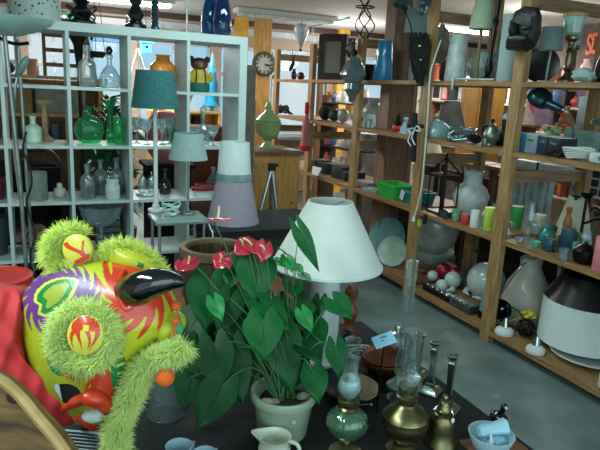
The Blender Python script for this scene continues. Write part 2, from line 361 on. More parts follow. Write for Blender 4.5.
# ------------------------------------------------------------------ pine shelving at the right
RX0, RX1 = 2.63, 3.25; PY = [1.80, 2.74, 3.655, 4.66, 5.66, 6.65]; RZ = [.085, .70, 1.25, 1.665]
B0, B1, B2, B3 = RZ
rs = thing('pine_shelving', 'long row of rough pine shelving along the aisle at right', 'shelf', (RX0, PY[2], 0))
for i, y in enumerate(PY):
    top = [2.45, 2.45, 2.45, 2.06, 2.02, 2.0][i]
    XB = 3.315 if i == 1 else RX1-.022
    for x in (RX0+.022, XB): MB().box((x, y, top/2), (.045, .085, top)).build('post', pine, parent=rs)
    for z in (1.09, min(top-.08, 2.115)): MB().box(((RX0+.022+XB)/2, y, z), (XB-RX0-.068, .03, .075)).build('rail', pine_x, parent=rs)
for z in RZ:
    for a, b in zip([1.0]+PY, PY): 
        if b - a < .2: continue
        MB().box(((RX0+RX1)/2-.012, (a+b)/2, z-.0148), (RX1-RX0+.024-.09, b-a-.087, .028)).build('shelf_board', pine_y, parent=rs)
        MB().box((RX0+.024, (a+b)/2, z-.0163), (.046, b-a-.087, .03)).build('shelf_edge', pine_y, parent=rs)
# ------------------------------------------------------------------ things in and on the white cube shelving
def us(px, py, zs, y=3.97):
    P = at(px, py, y=y); P.z = zs; return P
def cord(pts, r, name, m, parent=None, seg=6, label=None):
    """smooth cord through points"""
    pts = [V(p) for p in pts]; out = []
    n = len(pts)
    for i in range(n-1):
        p0, p1, p2, p3 = pts[max(i-1, 0)], pts[i], pts[i+1], pts[min(i+2, n-1)]
        for k in range(6):
            t = k/6; out.append(.5*((2*p1)+(p2-p0)*t+(2*p0-5*p1+4*p2-p3)*t*t+(3*p1-p0-3*p2+p3)*t**3))
    out.append(pts[-1])
    return MB().tube(out, r, seg).build(name, m, parent=parent, label=label)
def smooth(pts, k=6):
    pts = [V(p) for p in pts]; out = []; n = len(pts)
    for i in range(n-1):
        p0, p1, p2, p3 = pts[max(i-1, 0)], pts[i], pts[i+1], pts[min(i+2, n-1)]
        for j in range(k):
            t = j/k; out.append(.5*((2*p1)+(p2-p0)*t+(2*p0-5*p1+4*p2-p3)*t*t+(3*p1-p0-3*p2+p3)*t**3))
    return out+[pts[-1]]
def bottle(label, P, h, w, prof, m, cap=None, group=None, fill=None, flat=1, name='glass_bottle', cat='bottle'):
    u = mpp(P); t = thing(name, label, cat, P, group)
    MB().lathe(sc(PR[prof] if isinstance(prof, str) else prof, h*u, w*u), P, seg=28, sy=flat).build('body', m, parent=t)
    if cap: MB().lathe(sc(PR['ball'] if cap[1] == 'ball' else PR['disc'], cap[0]*u*1.3, cap[0]*u, h*u*.97), P, seg=16).build('stopper', cap[2], parent=t)
    if fill: MB().lathe([(0, .004), (w*u*.42, .004), (w*u*.44, h*u*.42), (0, h*u*.42)], P, seg=20, sy=flat).build('filling', fill, parent=t)
    return t
# row 1
bottle('square shouldered clear glass demijohn, left one in the top row of the cube shelving', us(88, 87, S1), 40, 17, 'jug', clear2)
bottle('round clear decanter with a black ball stopper in the top row', us(110, 87, S1), 32, 21, 'carafe', clear2, (7, 'ball', blackg), name='decanter', cat='decanter')
item('glass_tumbler', 'small dark glass tumbler beside the clear decanter in the top row', 'glass', us(104, 88, S1, 3.86), 9, 6, 'glassc', clear2)
item('orange_vase', 'round orange glazed vase behind the teal lamp shade', 'vase', us(163, 88, S1, 4.02), 34, 28, [(0, 0), (.5, 0), (.85, .15), (1, .42), (.85, .72), (.5, .84), (.45, .95), (.55, 1), (.4, 1)], orange_c)
P = us(199, 93, S1, 3.98); u = mpp(P)
bear = thing('bear_figurine', 'brown bear figurine in a mustard shirt and green trousers', 'figurine', P)
MB().lathe(sc([(0, 0), (.9, 0), (1, .2), (.95, 1), (0, 1)], 9*u, 22*u), P, sy=.7).build('trousers', mat('bottle_green', '12524c', .5), parent=bear)
MB().lathe(sc([(0, 0), (1, 0), (1, .3), (.8, .8), (.5, 1), (0, 1)], 13*u, 21*u, 9*u), P, sy=.7).ball(P+V((-.075, -.02, 15*u)), 4*u, (.6, .8, 1.3)).ball(P+V((.075, -.02, 15*u)), 4*u, (.6, .8, 1.3)).build('shirt', mat('mustard', 'b39a33', .6), parent=bear)
brn = mat('bear_brown', '4a2d1e', .55)
hd = MB().ball(P+V((0, 0, 27*u)), 7.3*u, (1.2, .85, .85)).build('head', brn, parent=bear)
for s_ in (-1, 1): MB().ball(P+V((s_*8*u, 0, 31.5*u)), 3*u, (1, .7, 1)).build('ear', brn, parent=bear)
MB().ball(P+V((0, -6*u, 25.5*u)), 2.6*u).build('muzzle', mat('muzzle_tan', '8a6242', .6), parent=bear)
for s_ in (-1, 1): MB().tube([P+V((s_*5*u, -7.3*u, 9*u)), P+V((s_*4.6*u, -7.6*u, 15*u)), P+V((s_*4*u, -4.5*u, 22*u))], .6*u, 6).build('brace', black, parent=bear)
# row 2
bottle('pale celadon square shouldered pottery bottle in the second row', us(34, 143, S2), 26, 16, 'jug', mat('pale_celadon', 'b3c9b4', .3), name='pottery_bottle')
item('wooden_candlestick', 'beige wooden candlestick behind the pale pottery bottle', 'candlestick', us(46, 141, S2, 4.06), 40, 16, [(0, 0), (1, 0), (.95, .05), (.45, .12), (.3, .2), (.38, .5), (.3, .8), (.5, .88), (.95, .93), (.95, 1), (.3, 1)], mat('raw_beech', 'b09068', .7))
item('dark_vase', 'dark blue grey vase at the left end of the second row', 'vase', us(-5, 143, S2), 24, 14, 'vase', mat('slate_glaze', '37474e', .3))
bottle('flattened round emerald glass bottle with a short neck in the second row', us(90, 145, S2), 36, 29, [(0, 0), (.5, 0), (.75, .06), (1, .32), (.92, .52), (.6, .68), (.18, .76), (.14, .95), (.2, .97), (.2, 1), (.1, 1)], green_g, flat=.45)
item('slim_vase', 'tall slim green glass vase with a flared lip', 'vase', us(111, 142, S2, 4.02), 41, 13, 'slim', green_g)
item('green_tumbler', 'barrel shaped green glass vase at the front of the second row', 'vase', us(119, 145, S2, 3.9), 27, 12, [(0, 0), (.7, 0), (.9, .1), (1, .5), (.9, .85), (.8, .9), (.9, 1), (.8, 1), (.8, .9), (.9, .5), (0, .08)], green_g)
gl = ['at the left of the teal lamp stem', 'second from the left behind the teal lamp', 'just right of the teal lamp stem', 'right of the teal lamp, near the cell wall']
for (px, py), s_ in zip([(137, 145), (147, 146), (162, 146), (170, 143)], gl):
    item('wine_glass', 'clear stemmed wine glass ' + s_, 'glass', us(px, py, S2, 3.9+.05*(px % 3)), 25, 12, 'goblet', clear2, 'wine glasses in the second row', 18)
bottle('tall cut crystal decanter with a pointed stopper in the right cell', us(203, 144, S2), 30, 15, 'carafe', clear2, (7, 'ball', clear2), name='crystal_decanter', cat='decanter')
for px, s_ in ((194, 'left of the crystal decanter'), (213, 'right of the crystal decanter')):
    item('wine_glass', 'small cut crystal wine glass ' + s_, 'glass', us(px, 145, S2, 3.86), 19, 11, 'goblet', clear2, 'crystal glasses beside the decanter', 18)
item('green_bottle', 'small green glass bottle behind the aqua lamp shade', 'bottle', us(171, 145, S2, 4.12), 22, 9, 'bottle', green_g)
# row 3
item('woven_jar', 'grey green woven candle cylinder in the third row', 'jar', us(39, 200, S3, 3.9), 28, 17, 'cyl', mat('woven_grey', '75857b', .9, scale=60, bump=.6), wob=0)
item('round_vase', 'small round white pottery vase with a narrow collar', 'vase', us(60, 194, S3), 14, 12, [(0, 0), (.5, 0), (.9, .2), (1, .4), (.8, .62), (.42, .72), (.45, .9), (.3, 1), (0, 1)], cream)
item('maroon_bowl', 'maroon glazed bowl at the left of the third row', 'bowl', us(-3, 200, S3, 3.95), 22, 18, 'cup', mat('maroon_glaze', '5e1626', .25, coat=.5))
seedm = mat('dark_pebbles', '4a4438', .7, scale=120, col2='15130f', bump=.8)
for (px, py, y), s_ in zip([(88, 199, 3.88), (101, 192, 4.03), (117, 192, 4.05)], ('front one of three', 'middle one of three', 'right one of three, behind the white canister')):
    bottle('clear bottle half filled with dark pebbles, ' + s_, us(px, py, S3, y), 35, 14, 'bottle', clear2, fill=seedm, group='pebble filled bottles', name='pebble_bottle')
item('white_canister', 'plain white canister in front of the pebble bottles', 'canister', us(113, 200, S3, 3.86), 19, 14, 'jar', mat('white_ceramic', 'bccbc9', .3))
P = us(147, 190, S3, 3.95); u = mpp(P)
cr = thing('cruet_set', 'glass cruet pair on a silver tray in the third row', 'cruet set', P)
MB().lathe(sc(PR['disc'], 2.5*u, 22*u), P).build('tray', silver, parent=cr)
for s_ in (-1, 1):
    Q = P+V((s_*4.5*u, 0, 2.6*u)); j = MB().lathe(sc(PR['cyl'], 13*u, 8*u), Q).build('jar', clear2, parent=cr)
    MB().lathe(sc(PR['urnlid'], 9*u, 7*u, 13*u), Q).build('stopper', silver, parent=j)
item('dark_bottle', 'squat black bottle with a narrow neck in the third row', 'bottle', us(165, 190, S3), 25, 12, 'carafe', blackg)
bottle('clear low carafe in the right cell of the third row', us(213, 186, S3, 4.11), 22, 15, 'carafe', clear2, name='carafe', cat='carafe')
for (px, py, y, w_), s_ in zip([(207, 184, 3.97, 24), (203, 194, 3.86, 24)], ('on the rear stack', 'on the front stack')):
    P = us(px, py, S3, y); u = mpp(P); t = thing('serving_dish', 'white oval dish with a dark red rim ' + s_, 'dish', P)
    MB().lathe(sc([(0, 0), (.7, 0), (.9, .75), (.85, .78), (0, .2)], 8*u, w_*u), P, sy=.6).build('bowl', white_p, parent=t); MB().lathe([(w_*u*.46, 6*u), (w_*u*.5, 6*u), (w_*u*.5, 9*u), (w_*u*.46, 9*u)], P, sy=.6, closed=True).build('rim', mat('dark_red_glaze', '7a1f22', .3), parent=t)
# row 4
P = us(-1, 254, S4, 3.97)
item('grey_planter', 'dark grey tapered planter at the left of the fourth row', 'planter', P, 38, 20, 'cup', mat('slate_pot', '2d3a3e', .6))
P = us(37, 244, S4, 3.95); u = mpp(P); m = MB(); R_ = 14*u
for i in range(26):
    a = V((random.gauss(0, 1), random.gauss(0, 1), random.gauss(0, 1))).normalized(); b = a.orthogonal().normalized(); c = a.cross(b)
    st = random.uniform(0, 6); m.tube([P+V((0, 0, R_+.004))+(b*math.cos(st+t*.42)+c*math.sin(st+t*.42))*R_*random.uniform(.93, 1.0) for t in range(9)], random.uniform(.004, .008), 5)
tag(m.build('twig_ball', mat('vine_twigs', '6b5640', .8)), 'openwork ball of woven brown twigs in the fourth row', 'ornament')
item('white_pot', 'small white pot beside the twig ball', 'pot', us(60, 243, S4, 3.86), 20, 13, 'cup', white_p)
item('glass_coupe', 'large clear glass coupe bowl on a stem in the fourth row', 'bowl', us(102, 253, S4, 3.90), 46, 42, 'coupe', clear2, None, 36)
P = us(108, 246, S4, 4.10); u = mpp(P); cr = thing('slatted_crate', 'grey slatted wooden crate behind the glass coupe', 'crate', P)
gw = mat('grey_wash_wood', '5d6a69', .8, stretch=(1, 1, 8))
for i in range(4):
    for sy in (-1, 1): MB().box(P+V((0, sy*.07, .022+i*.042)), (22*u, .01, .032)).build('slat', gw, parent=cr)
for sx in (-1, 1): MB().box(P+V((sx*10.5*u, 0, .085)), (.012, .13, .165)).build('end_panel', gw, parent=cr)
MB().box(P+V((0, 0, .008)), (20*u, .128, .012)).build('base', gw, parent=cr)
# on the top
P = us(35, 17, ST, 3.98)
m = MB().lathe(sc([(0, 0), (1, 0), (1, 1), (.96, 1), (.96, .03), (0, .03)], .3, .29), P)
pm = mat('perforated_white', 'aab8b2', .6, var=.05); nn = pm.node_tree; vo = nn.nodes.new('ShaderNodeTexVoronoi'); vo.inputs['Scale'].default_value = 34
tcc = [x for x in nn.nodes if x.type == 'TEX_COORD'][0]; nn.links.new(tcc.outputs['Object'], vo.inputs['Vector']); rr = nn.nodes.new('ShaderNodeValToRGB'); rr.color_ramp.elements[0].position = .2; rr.color_ramp.elements[0].color = lin('26312f')+[1]; rr.color_ramp.elements[1].position = .28; rr.color_ramp.elements[1].color = lin('a9b9b2')+[1]
nn.links.new(vo.outputs['Distance'], rr.inputs['Fac']); nn.links.new(rr.outputs['Color'], nn.nodes['Principled BSDF'].inputs['Base Color'])
tag(m.build('perforated_planter', pm, loc=P), 'white drum planter speckled with small holes on top of the cube shelving', 'planter')
P = us(82, 22, ST, 3.95); u = mpp(P); t = thing('ornate_black_lamp', 'black ornate lamp base wrapped in its cord on top of the cube shelving', 'lamp', P)
MB().lathe(sc(PR['turned'], .32, .17), P).build('stem', blackm, parent=t)
for k in range(3): cord([P+V((math.cos(a+k)*(.07+.008*k), math.sin(a+k)*.06, .03+.03*k+.02*math.sin(2*a))) for a in [i*.7 for i in range(9)]], .005, 'cord', rubber, t)
P = us(136, 26, ST, 3.92); t = item('turned_candlestick', 'thick black turned candlestick on top of the cube shelving', 'candlestick', P, 62, 22, 'turned', blackg)
P = us(155, 27, ST, 3.9); item('beaded_candlestick', 'dark teal beaded candlestick on top of the cube shelving', 'candlestick', P, 62, 9, [(0, 0), (1, 0), (1, .04)]+[(r, .06+.03*i) for i in range(30) for r in ((.62,) if i % 2 else (.9,))]+[(.6, 1), (0, 1)], mat('dark_teal_glaze', '12383c', .2, coat=.6))
P = us(174, 29, ST, 4.07); m = MB()
for k in range(3):
    m.tube(smooth([P+V((-.17+.05*i+.03*k, .05*math.sin(i*1.7+k), .01+.014*abs(math.sin(i*1.1+k)))) for i in range(8)]), .005, 6)
tag(m.build('cable_tangle', mat('pale_cable', 'a6bdb0', .5)), 'tangle of pale flat cable on top of the cube shelving', 'cable')
P = us(187, 26, ST, 4.05); tag(MB().tube([P, P+V((0, 0, CEIL-ST))], .008, 8).build('ceiling_rod', steel, loc=P), 'thin grey rod from shelf top up to the ceiling', 'rod')
for (px, y, sd), s_ in zip([(210, 4.05, 1), (222, 3.91, 2)], ('left and paler one of the pair', 'right and darker one of the pair')):
    P = us(px, 34, ST, y); item('blue_vase', 'tall blue glass vase on the cube shelving top, ' + s_, 'vase', P, 62, 19 if sd == 2 else 18, [(0, 0), (.75, 0), (.95, .08), (1, .22), (.85, .42), (.5, .62), (.28, .8), (.26, .95), (.34, 1), (.22, 1), (.2, .9)], blue_g if sd == 1 else glass('dark_blue_glass', '123e7a', .14, .35), 'blue vases')
# exit sign behind
P = at(65, 17, y=8.1); t = thing('exit_sign', 'small green emergency sign high on the far wall at left', 'sign', P)
MB().box(P, (.2, .03, .1)).build('panel', mat('sign_green', '12794e', .5, emit=.25), parent=t)
MB().prism([P+V((-.02+x, -.018, z)) for x, z in ((-.05, -.01), (.0, -.01), (.0, -.03), (.05, .005), (.0, .035), (0, .015), (-.05, .015))], (0, -.003, 0)).build('arrow', paper, parent=t)
# ------------------------------------------------------------------ floor lamps at the left
P0 = V((at(16, 150, y=3.40).x, 3.40, 0)); zt = at(16, 36, y=3.40).z
fl = thing('torchiere_lamp', 'pale torchiere floor lamp with a wide dish shade at far left', 'floor lamp', P0)
MB().lathe([(0, 0), (.10, 0), (.10, .012), (.03, .03), (0, .03)], P0, 32).build('base', tin, parent=fl)
MB().tube([P0+V((.02, 0, .02)), P0+V((.01, 0, 1)), P0+V((-.02, 0, zt+.02))], .011, 10).build('pole', tin, parent=fl)
MB().lathe([(0, 0), (.05, .0), (.12, .02), (.20, .06), (.215, .085), (.205, .085), (.12, .035), (0, .02)], P0+V((.0, 0, zt)), 40).build('dish_shade', mat('shade_aqua', '9dbcb4', .4, var=.05), parent=fl)
Q = at(22, 66, y=3.42)
arm = cord([V((at(24, 200, y=3.45).x, 3.43, .7)), V((at(13, 130, y=3.43).x, 3.43, 1.15)), V((at(15, 95, y=3.42).x, 3.42, at(15, 95, y=3.42).z)), at(18, 75, y=3.42), Q], .007, 'reading_arm', tin, fl)
dq = (at(27, 58, y=3.4)-at(17, 76, y=3.42)).normalized()
MB().ball(at(22, 67, y=3.41), .065, (.32, .32, 1), M=axis_m(dq)).build('reading_shade', mat('sage_metal', '5d7a72', .4), parent=arm)
P0 = V((at(27, 150, y=3.64).x, 3.64, 0)); zt = at(26, 40, y=3.64).z
f2 = thing('standard_lamp', 'thin grey floor lamp pole with a black cord beside the torchiere', 'floor lamp', P0)
MB().lathe([(0, 0), (.09, 0), (.09, .01), (.02, .03), (0, .03)], P0, 32).build('base', tin, parent=f2)
MB().tube([P0+V((0, 0, .02)), P0+V((-.015, 0, zt))], .010, 10).build('pole', tin, parent=f2)
MB().tube(smooth([at(-4, 36, y=3.5), at(8, 42, y=3.5), at(18, 44, y=3.5), at(29, 43, y=3.5)]), .009, 8).build('crossbar', blackm, parent=f2)
cord([P0+V((.02*math.sin(i*1.9), -.02+.012*math.cos(i*2.3), .25+i*.1)) for i in range(11)], .006, 'cord', rubber, f2)
# ------------------------------------------------------------------ teal and aqua lamps on the metal stand, stacked shades on the dark table
SZ = .79; P = at(178, 216, z=SZ)
st = thing('metal_stand', 'thin legged metal stand carrying the teal lamp', 'stand', (P.x, P.y, 0))
dxy = (.31, .26)
MB().box((P.x, P.y, SZ-.0127), (*dxy, .024)).build('top', mat('pale_metal', '8ba3a0', .35, metal=.4), parent=st, bev=.004)
for a in (-1, 1):
    for b in (-1, 1): MB().tube([(P.x+a*.13, P.y+b*.11, 0), (P.x+a*.13, P.y+b*.11, SZ-.02)], .009, 8).build('leg', steel, parent=st)
STP = P.copy()
def table_lamp(label, px, py, zs, ptop, sh, col, stem_m, y=None, shw=(45, 34), stem=9, prof='turned', base=22):
    P = at(px, py, z=zs) if y is None else us(px, py, zs, y); u = mpp(P); Ht = (py-ptop)*u
    t = thing('table_lamp', label, 'lamp', P)
    MB().lathe(sc(PR['disc'], 2.5*u, base*u), P).build('base', stem_m, parent=t)
    MB().lathe(sc([(.7, 0), (1, .02), (.6, .06), (.75, .1), (.5, .16), (.55, .5), (.5, .8), (.8, .84), (.5, .88), (.5, 1), (0, 1)], Ht-sh*u*.35-2.5*u, stem*u, 2.5*u), P, 20).build('stem', stem_m, parent=t)
    MB().lathe([(shw[0]*u/2, 0), (shw[1]*u/2, sh*u), (shw[1]*u/2-.004, sh*u), (shw[0]*u/2-.004, 0)], P+V((0, 0, Ht-sh*u)), 36, closed=True).build('lamp_shade', col, parent=t)
    return t
table_lamp('tall white turned lamp with a teal drum shade before the cube shelving', 156, 211, SZ, 75, 35, teal_f, white_p, shw=(45, 35), stem=8, base=16)
table_lamp('smaller lamp with an aqua tapered shade right of the teal lamp', 188, 214, SZ, 134, 25, aqua_f, tin, shw=(38, 27), stem=4, base=14)
P = at(170, 214, z=SZ); m = MB()
for k in range(4): m.tube(smooth([P+V((math.cos(a+k)*(.036+.006*k), math.sin(a+k)*.05-.03, .022+.014*k+.012*math.sin(2.3*a))) for a in [i*.75 for i in range(9)]]), .0055, 6)
tag(m.build('coiled_flex', mat('clear_cord', 'a9cfc4', .3)), 'coiled pale green lamp cord on the metal stand', 'cord')
TZ = .73
dt = thing('dark_table', 'dark table behind the bucket carrying stacked shades', 'table', (1.28, 3.42, 0))
MB().box((1.28, 3.42, TZ-.03), (.78, .56, .06)).build('tabletop', black, parent=dt)
for a in (-1, 1):
    for b in (-1, 1): MB().box((1.28+a*.34, 3.42+b*.23, (TZ-.06)/2), (.05, .05, TZ-.06)).build('leg', dark_wood, parent=dt)
P = at(233, 222, z=TZ); P.y = 3.40; P.x = at(233, 222, y=3.4).x; u = mpp(P)
t = tag(MB().lathe(sc(shade(.66), 42*u, 52*u), P, 40, closed=True).build('mauve_lampshade', lilac_f, loc=P), 'large mauve tapered lamp shade standing on the dark table', 'lamp shade')
Q = P+V((0, 0, 42*u+.001)); t = thing('pleated_lampshade', 'pleated white lamp shade stacked on the mauve shade', 'lamp shade', Q)
MB().lathe([(r+.0005, z) for r, z in sc(shade(.86), 35*u, 33*u, .012)], Q, 72, closed=True, flute=.012, nf=24).build('pleated_cover', white_f, parent=t)
MB().lathe([(17*u, 0), (17.4*u, 0), (17.4*u, 7*u), (17*u, 7*u)], Q, 40, closed=True).build('lower_band', mat('grey_band', '7d9a98', .8), parent=t)
P = at(200, 226, z=TZ); P.x = 1.06; P.y = 3.32; u = mpp(P)
for k, (dx, dy, r, s_) in enumerate([(.02, .04, .11, 'largest one at the bottom'), (.02, .04, .09, 'smaller one on top')]):
    Q = V((P.x+dx, P.y+dy, TZ+.022*k)); tag(MB().lathe([(0, 0), (r*.6, 0), (r, .02), (r*.97, .022), (r*.58, .006), (0, .006)], Q, 32).build('glass_plate', clear2, loc=Q), 'clear glass plate stacked behind the metal stand, ' + s_, 'plate', 'stacked glass plates')
_a = at(209, 224, z=TZ+.012); cord([_a, V((_a.x-.02, 3.2, TZ+.008)), V((_a.x-.03, 3.128, TZ+.006)), V((_a.x-.03, 3.115, TZ-.05)), V((_a.x-.035, 3.12, .58))], .004, 'white_flex', white_p)
o = C.objects['white_flex']; tag(o, 'white cord hanging from the dark table beside the stand', 'cord')
# red drum at far left
P = at(10, 300, y=2.55); P.z = 0; zt = at(10, 275, y=2.6).z
t = thing('red_drum', 'round red lidded drum at the far left edge', 'drum', (P.x-.05, 2.6, 0)); Q = V((P.x-.05, 2.6, 0))
MB().lathe([(0, 0), (.12, 0), (.13, zt-.04), (0, zt-.04)], Q, 40).build('body', red_p, parent=t); MB().lathe([(0, zt-.04), (.142, zt-.04), (.142, zt), (.128, zt+.006), (.125, zt), (0, zt-.002)], Q, 40).build('lid', red_p, parent=t)
# ------------------------------------------------------------------ yellow cabinet, urn, clock, tripod
CY = 4.75; xa = at(251, 160, y=CY).x; xb = at(300, 160, y=CY).x; ct = at(275, 151, y=CY).z
cb = thing('wooden_cabinet', 'honey coloured wooden cabinet below the green urn', 'cabinet', ((xa+xb)/2, CY+.25, 0))
hm = wood('cabinet_wood', 'c08c48', 'a27338', axis='z')
MB().box(((xa+xb)/2, CY+.25, (ct-.03)/2), (xb-xa, .5, ct-.03)).build('body', hm, parent=cb, bev=.006); MB().box(((xa+xb)/2, CY+.24, ct-.014), (xb-xa+.05, .55, .028)).build('top', wood('cabinet_top', '7a5a3c', '5c422c', axis='x'), parent=cb, bev=.004)
MB().box(((xa+xb)/2, CY-.008, ct*.47), (xb-xa-.06, .014, ct*.85)).build('door', hm, parent=cb); MB().ball(((xb-.07), CY-.02, ct*.55), .012).build('knob', brass, parent=cb.children[2])
tag(MB().box((xb-.06, CY+.08, ct+.004), (.10, .14, .006), rz=.3).build('paper_sheet', paper), 'white paper sheet on the cabinet beside the urn', 'paper')
P = V((at(267, 151, y=CY+.2).x, CY+.2, ct)); u = mpp(P)
t = thing('lidded_urn', 'green glazed lidded urn with a finial on the wooden cabinet', 'urn', P)
MB().lathe(sc(PR['urn'], 46*u/.66*.58, 27*u), P, 36).build('body', celadon, parent=t); MB().lathe(sc(PR['urnlid'], 21*u, 26*u, 27*u), P, 36).build('lid', celadon, parent=t)
for px, w_, h0, h1, s_ in ((248, 8, 150, 62, 'brown'), ): 
    P = V((at(px, 110, y=4.55).x, 4.55, 0)); hh = at(px, 65, y=4.55).z
    tag(MB().box(P+V((0, 0, hh/2)), (.11, .05, hh)).build('wooden_board', mat('grey_brown_board', '6b5f55', .7), loc=P, bev=.015), 'tall rounded grey brown board standing beside the cube shelving', 'board')
P = V((at(251.5, 140, y=4.62).x, 4.62, 0)); tag(MB().lathe([(0, 0), (.03, 0), (.03, at(251, 100, y=4.62).z), (0, at(251, 100, y=4.62).z)], P, 16).build('bamboo_pole', mat('straw_pole', 'b79c62', .5), loc=P), 'straw coloured pole standing left of the green urn', 'pole')
# clock on the wooden column
P = at(264, 64, y=7.44); u = mpp(P); ck = thing('wall_clock', 'round wall clock with a grey rim on the wooden column', 'clock', P)
Mx = Matrix.Rotation(PI/2, 3, 'X')
R_ = 12*u
MB().lathe([(R_*.8, -.03), (R_, -.03), (R_, .03), (R_*.8, .035)], P, 40, M=Mx, closed=True).build('rim', mat('clock_rim', '4a5148', .4, metal=.3), parent=ck)
MB().lathe([(0, -.02), (R_*.82, -.02), (R_*.82, .012), (0, .012)], P, 40, M=Mx).build('dial', mat('clock_dial', 'b9bcb2', .5), parent=ck)
for k in range(12):
    a = k*PI/6; MB().box(P+V((math.sin(a)*R_*.66, -.016, math.cos(a)*R_*.66)), (.012, .004, .032), ry=a).build('hour_mark', black, parent=ck)
for a, l in ((2.0, .42), (1.75, .6)): MB().box(P+V((math.sin(a)*R_*l/2, -.021, math.cos(a)*R_*l/2)), (.012, .004, R_*l), ry=a).build('hand', black, parent=ck)
# tripod
P = at(272, 167, y=4.25); tp = thing('tripod', 'folded silver camera tripod in front of the wooden cabinet', 'tripod', (P.x, 4.25, 0))
MB().box(P, (.05, .04, .06)).tube([P, P+V((.05, -.01, .02))], .012).build('head', blackm, parent=tp)
for dx, dy in ((-.2, -.05), (.09, -.05), (.06, .12)):
    f_ = V((P.x+dx*1.3, 4.25+dy*1.5, 0)); mid = P.lerp(f_, .5)
    l_ = MB().tube([P, mid], .016, 10).build('leg', steel, parent=tp); MB().tube([mid, f_], .011, 10).build('lower_leg', tin, parent=l_)
bx = at(276, 238, y=4.3); t = thing('grey_bin', 'dark grey square bin on the floor below the tripod', 'bin', (1.76, 3.95, 0))
zt = at(276, 226, y=3.95).z
MB().prism([(1.60, 3.8, 0), (1.92, 3.8, 0), (1.92, 4.1, 0), (1.60, 4.1, 0)], (0, 0, zt-.02)).build('body', mat('bin_grey', '46504d', .5), parent=t); MB().box((1.76, 3.95, zt), (.35, .33, .03)).build('lid', mat('bin_lid', '5b6662', .5), parent=t)
# ------------------------------------------------------------------ things on the pine shelving
def rsp(px, py, zs, x=2.85):
    """stand something on a shelf, x deep into the row, seen at px,py"""
    P = at(px, py, x=x); P.z = zs; return P
def onz(px, py, zs): return at(px, py, z=zs)
# ---- top shelf
P = rsp(332, 76, B3, 2.78); P2 = at(313, 74, x=2.78); P3 = at(345, 76, x=2.78)
mz = thing('framed_mirror', 'dark framed mirror standing upright on the top pine shelf', 'mirror', P)
ang = math.radians(62); ax = V((math.cos(ang), -math.sin(ang), 0)); ax = V((.62, -.785, 0)); nrm = V((-.785, -.62, 0))
u = mpp(P); W_, H_ = 30*u, 44*u; Rm = Matrix((ax, -nrm, V((0, 0, 1)))).transposed()
cz = P+V((0, 0, H_/2))
for dx, dz, w_, h_ in ((-W_/2+.035, 0, .07, H_), (W_/2-.03, 0, .06, H_), (0, H_/2-.035, W_-.13, .07), (0, -H_/2+.035, W_-.13, .07)):
    MB().box(cz+ax*dx+V((0, 0, dz)), (w_, .06, h_), M=Rm).build('frame_side', dark_wood, parent=mz)
MB().box(cz, (W_-.12, .012, H_-.12), M=Rm).build('mirror_glass', mat('mirror', 'dfeeee', .02, metal=1, var=0), parent=mz)
MB().box(cz-nrm*.035, (W_-.02, .01, H_-.02), M=Rm).build('backing', card, parent=mz)
item('blue_vase', 'tall tapered bright blue vase on the top pine shelf', 'vase', rsp(383, 77, B3, 2.75), 38, 20, [(0, 0), (.95, 0), (1, .03), (.72, .97), (.68, 1), (.6, .98), (.85, .1), (0, .08)], blue_v)
tag(MB().box(rsp(401, 62, B3, 2.98)+V((0, 0, .13)), (.06, .22, .26), rz=.2).build('brown_box', mat('tan_board', '6b5237', .7)), 'brown upright box right of the bright blue vase', 'box')
item('black_pot', 'black pot in shadow left of the bright blue vase', 'pot', rsp(367, 77, B3, 2.9), 16, 16, 'cup', black)
P = rsp(298, 76, B3, 2.9); u = mpp(P)
for px, h_, w_, s_ in ((301, 8, 8, 'round dark one'), (294, 11, 6, 'taller dark one at the left')):
    item('dark_ornament', 'small dark ornament at the far top shelf, ' + s_, 'ornament', rsp(px, 76, B3, 2.9), h_, w_, 'ball' if w_ > 6 else 'vase', blackg)
t = thing('bird_ornament', 'dark bird silhouette ornament hung in the far shelf bay', 'ornament', at(292, 68, x=2.75)); P = at(292, 66, x=2.75)
MB().ball(P, .045, (.5, .5, 1.5), M=rotm(y=.4)).prism([P+V((0, 0, .05)), P+V((0, -.05, .13)), P+V((0, -.02, .02))], (.01, 0, 0)).build('body', black, parent=t); MB().tube([P+V((0, 0, .05)), V((P.x, P.y, 2.0))], .003, 5).build('string', black, parent=t)
# pale lamp with drum shade, black clip lamp
P = rsp(413, 77, B3, 2.95); u = mpp(P); t = thing('pale_blue_lamp', 'pale blue column lamp with a drum shade on the top shelf', 'lamp', P)
MB().lathe(sc([(0, 0), (1, 0), (.9, .03), (.8, 1), (0, 1)], 50*u, 11*u), P, 24).build('column', mat('pale_blue_paint', '90a4a9', .5), parent=t); z0 = 46*u
MB().lathe([(r, z) for r, z in sc(shade(.85), 22*u, 26*u, z0)], P, 36, closed=True).build('lamp_shade', aqua_f, parent=t); MB().lathe(sc([(0, 0), (1, 0), (1, 1), (0, 1)], 12*u, 12*u, z0+22*u), P, 20).build('neck', mat('pale_blue_paint', '83a5ad'), parent=t)
P = at(401, 7, x=2.62); t = thing('clip_lamp', 'small teal metal clip lamp hanging by its stem from the shelf post', 'lamp', P); u = mpp(P)
MB().lathe(sc([(0, .9), (.25, 1), (.7, .75), (1, .1), (1, 0), (.94, .05), (.6, .6), (0, .8)], 9*u, 17*u), P, 28, M=rotm(y=.25)).build('shade', mat('grey_teal_metal', '3f6064', .35, metal=.4), parent=t)
cord([P+V((.02, 0, .03)), at(406, 14, x=2.62), at(410, 24, x=2.62), at(413, 38, x=2.62)], .006, 'stem', blackm, t)
t = thing('hook_lamp', 'curved teal metal lamp arm over the shelf post', 'lamp', at(423, 10, x=2.60)); u = mpp(at(423, 10, x=2.6))
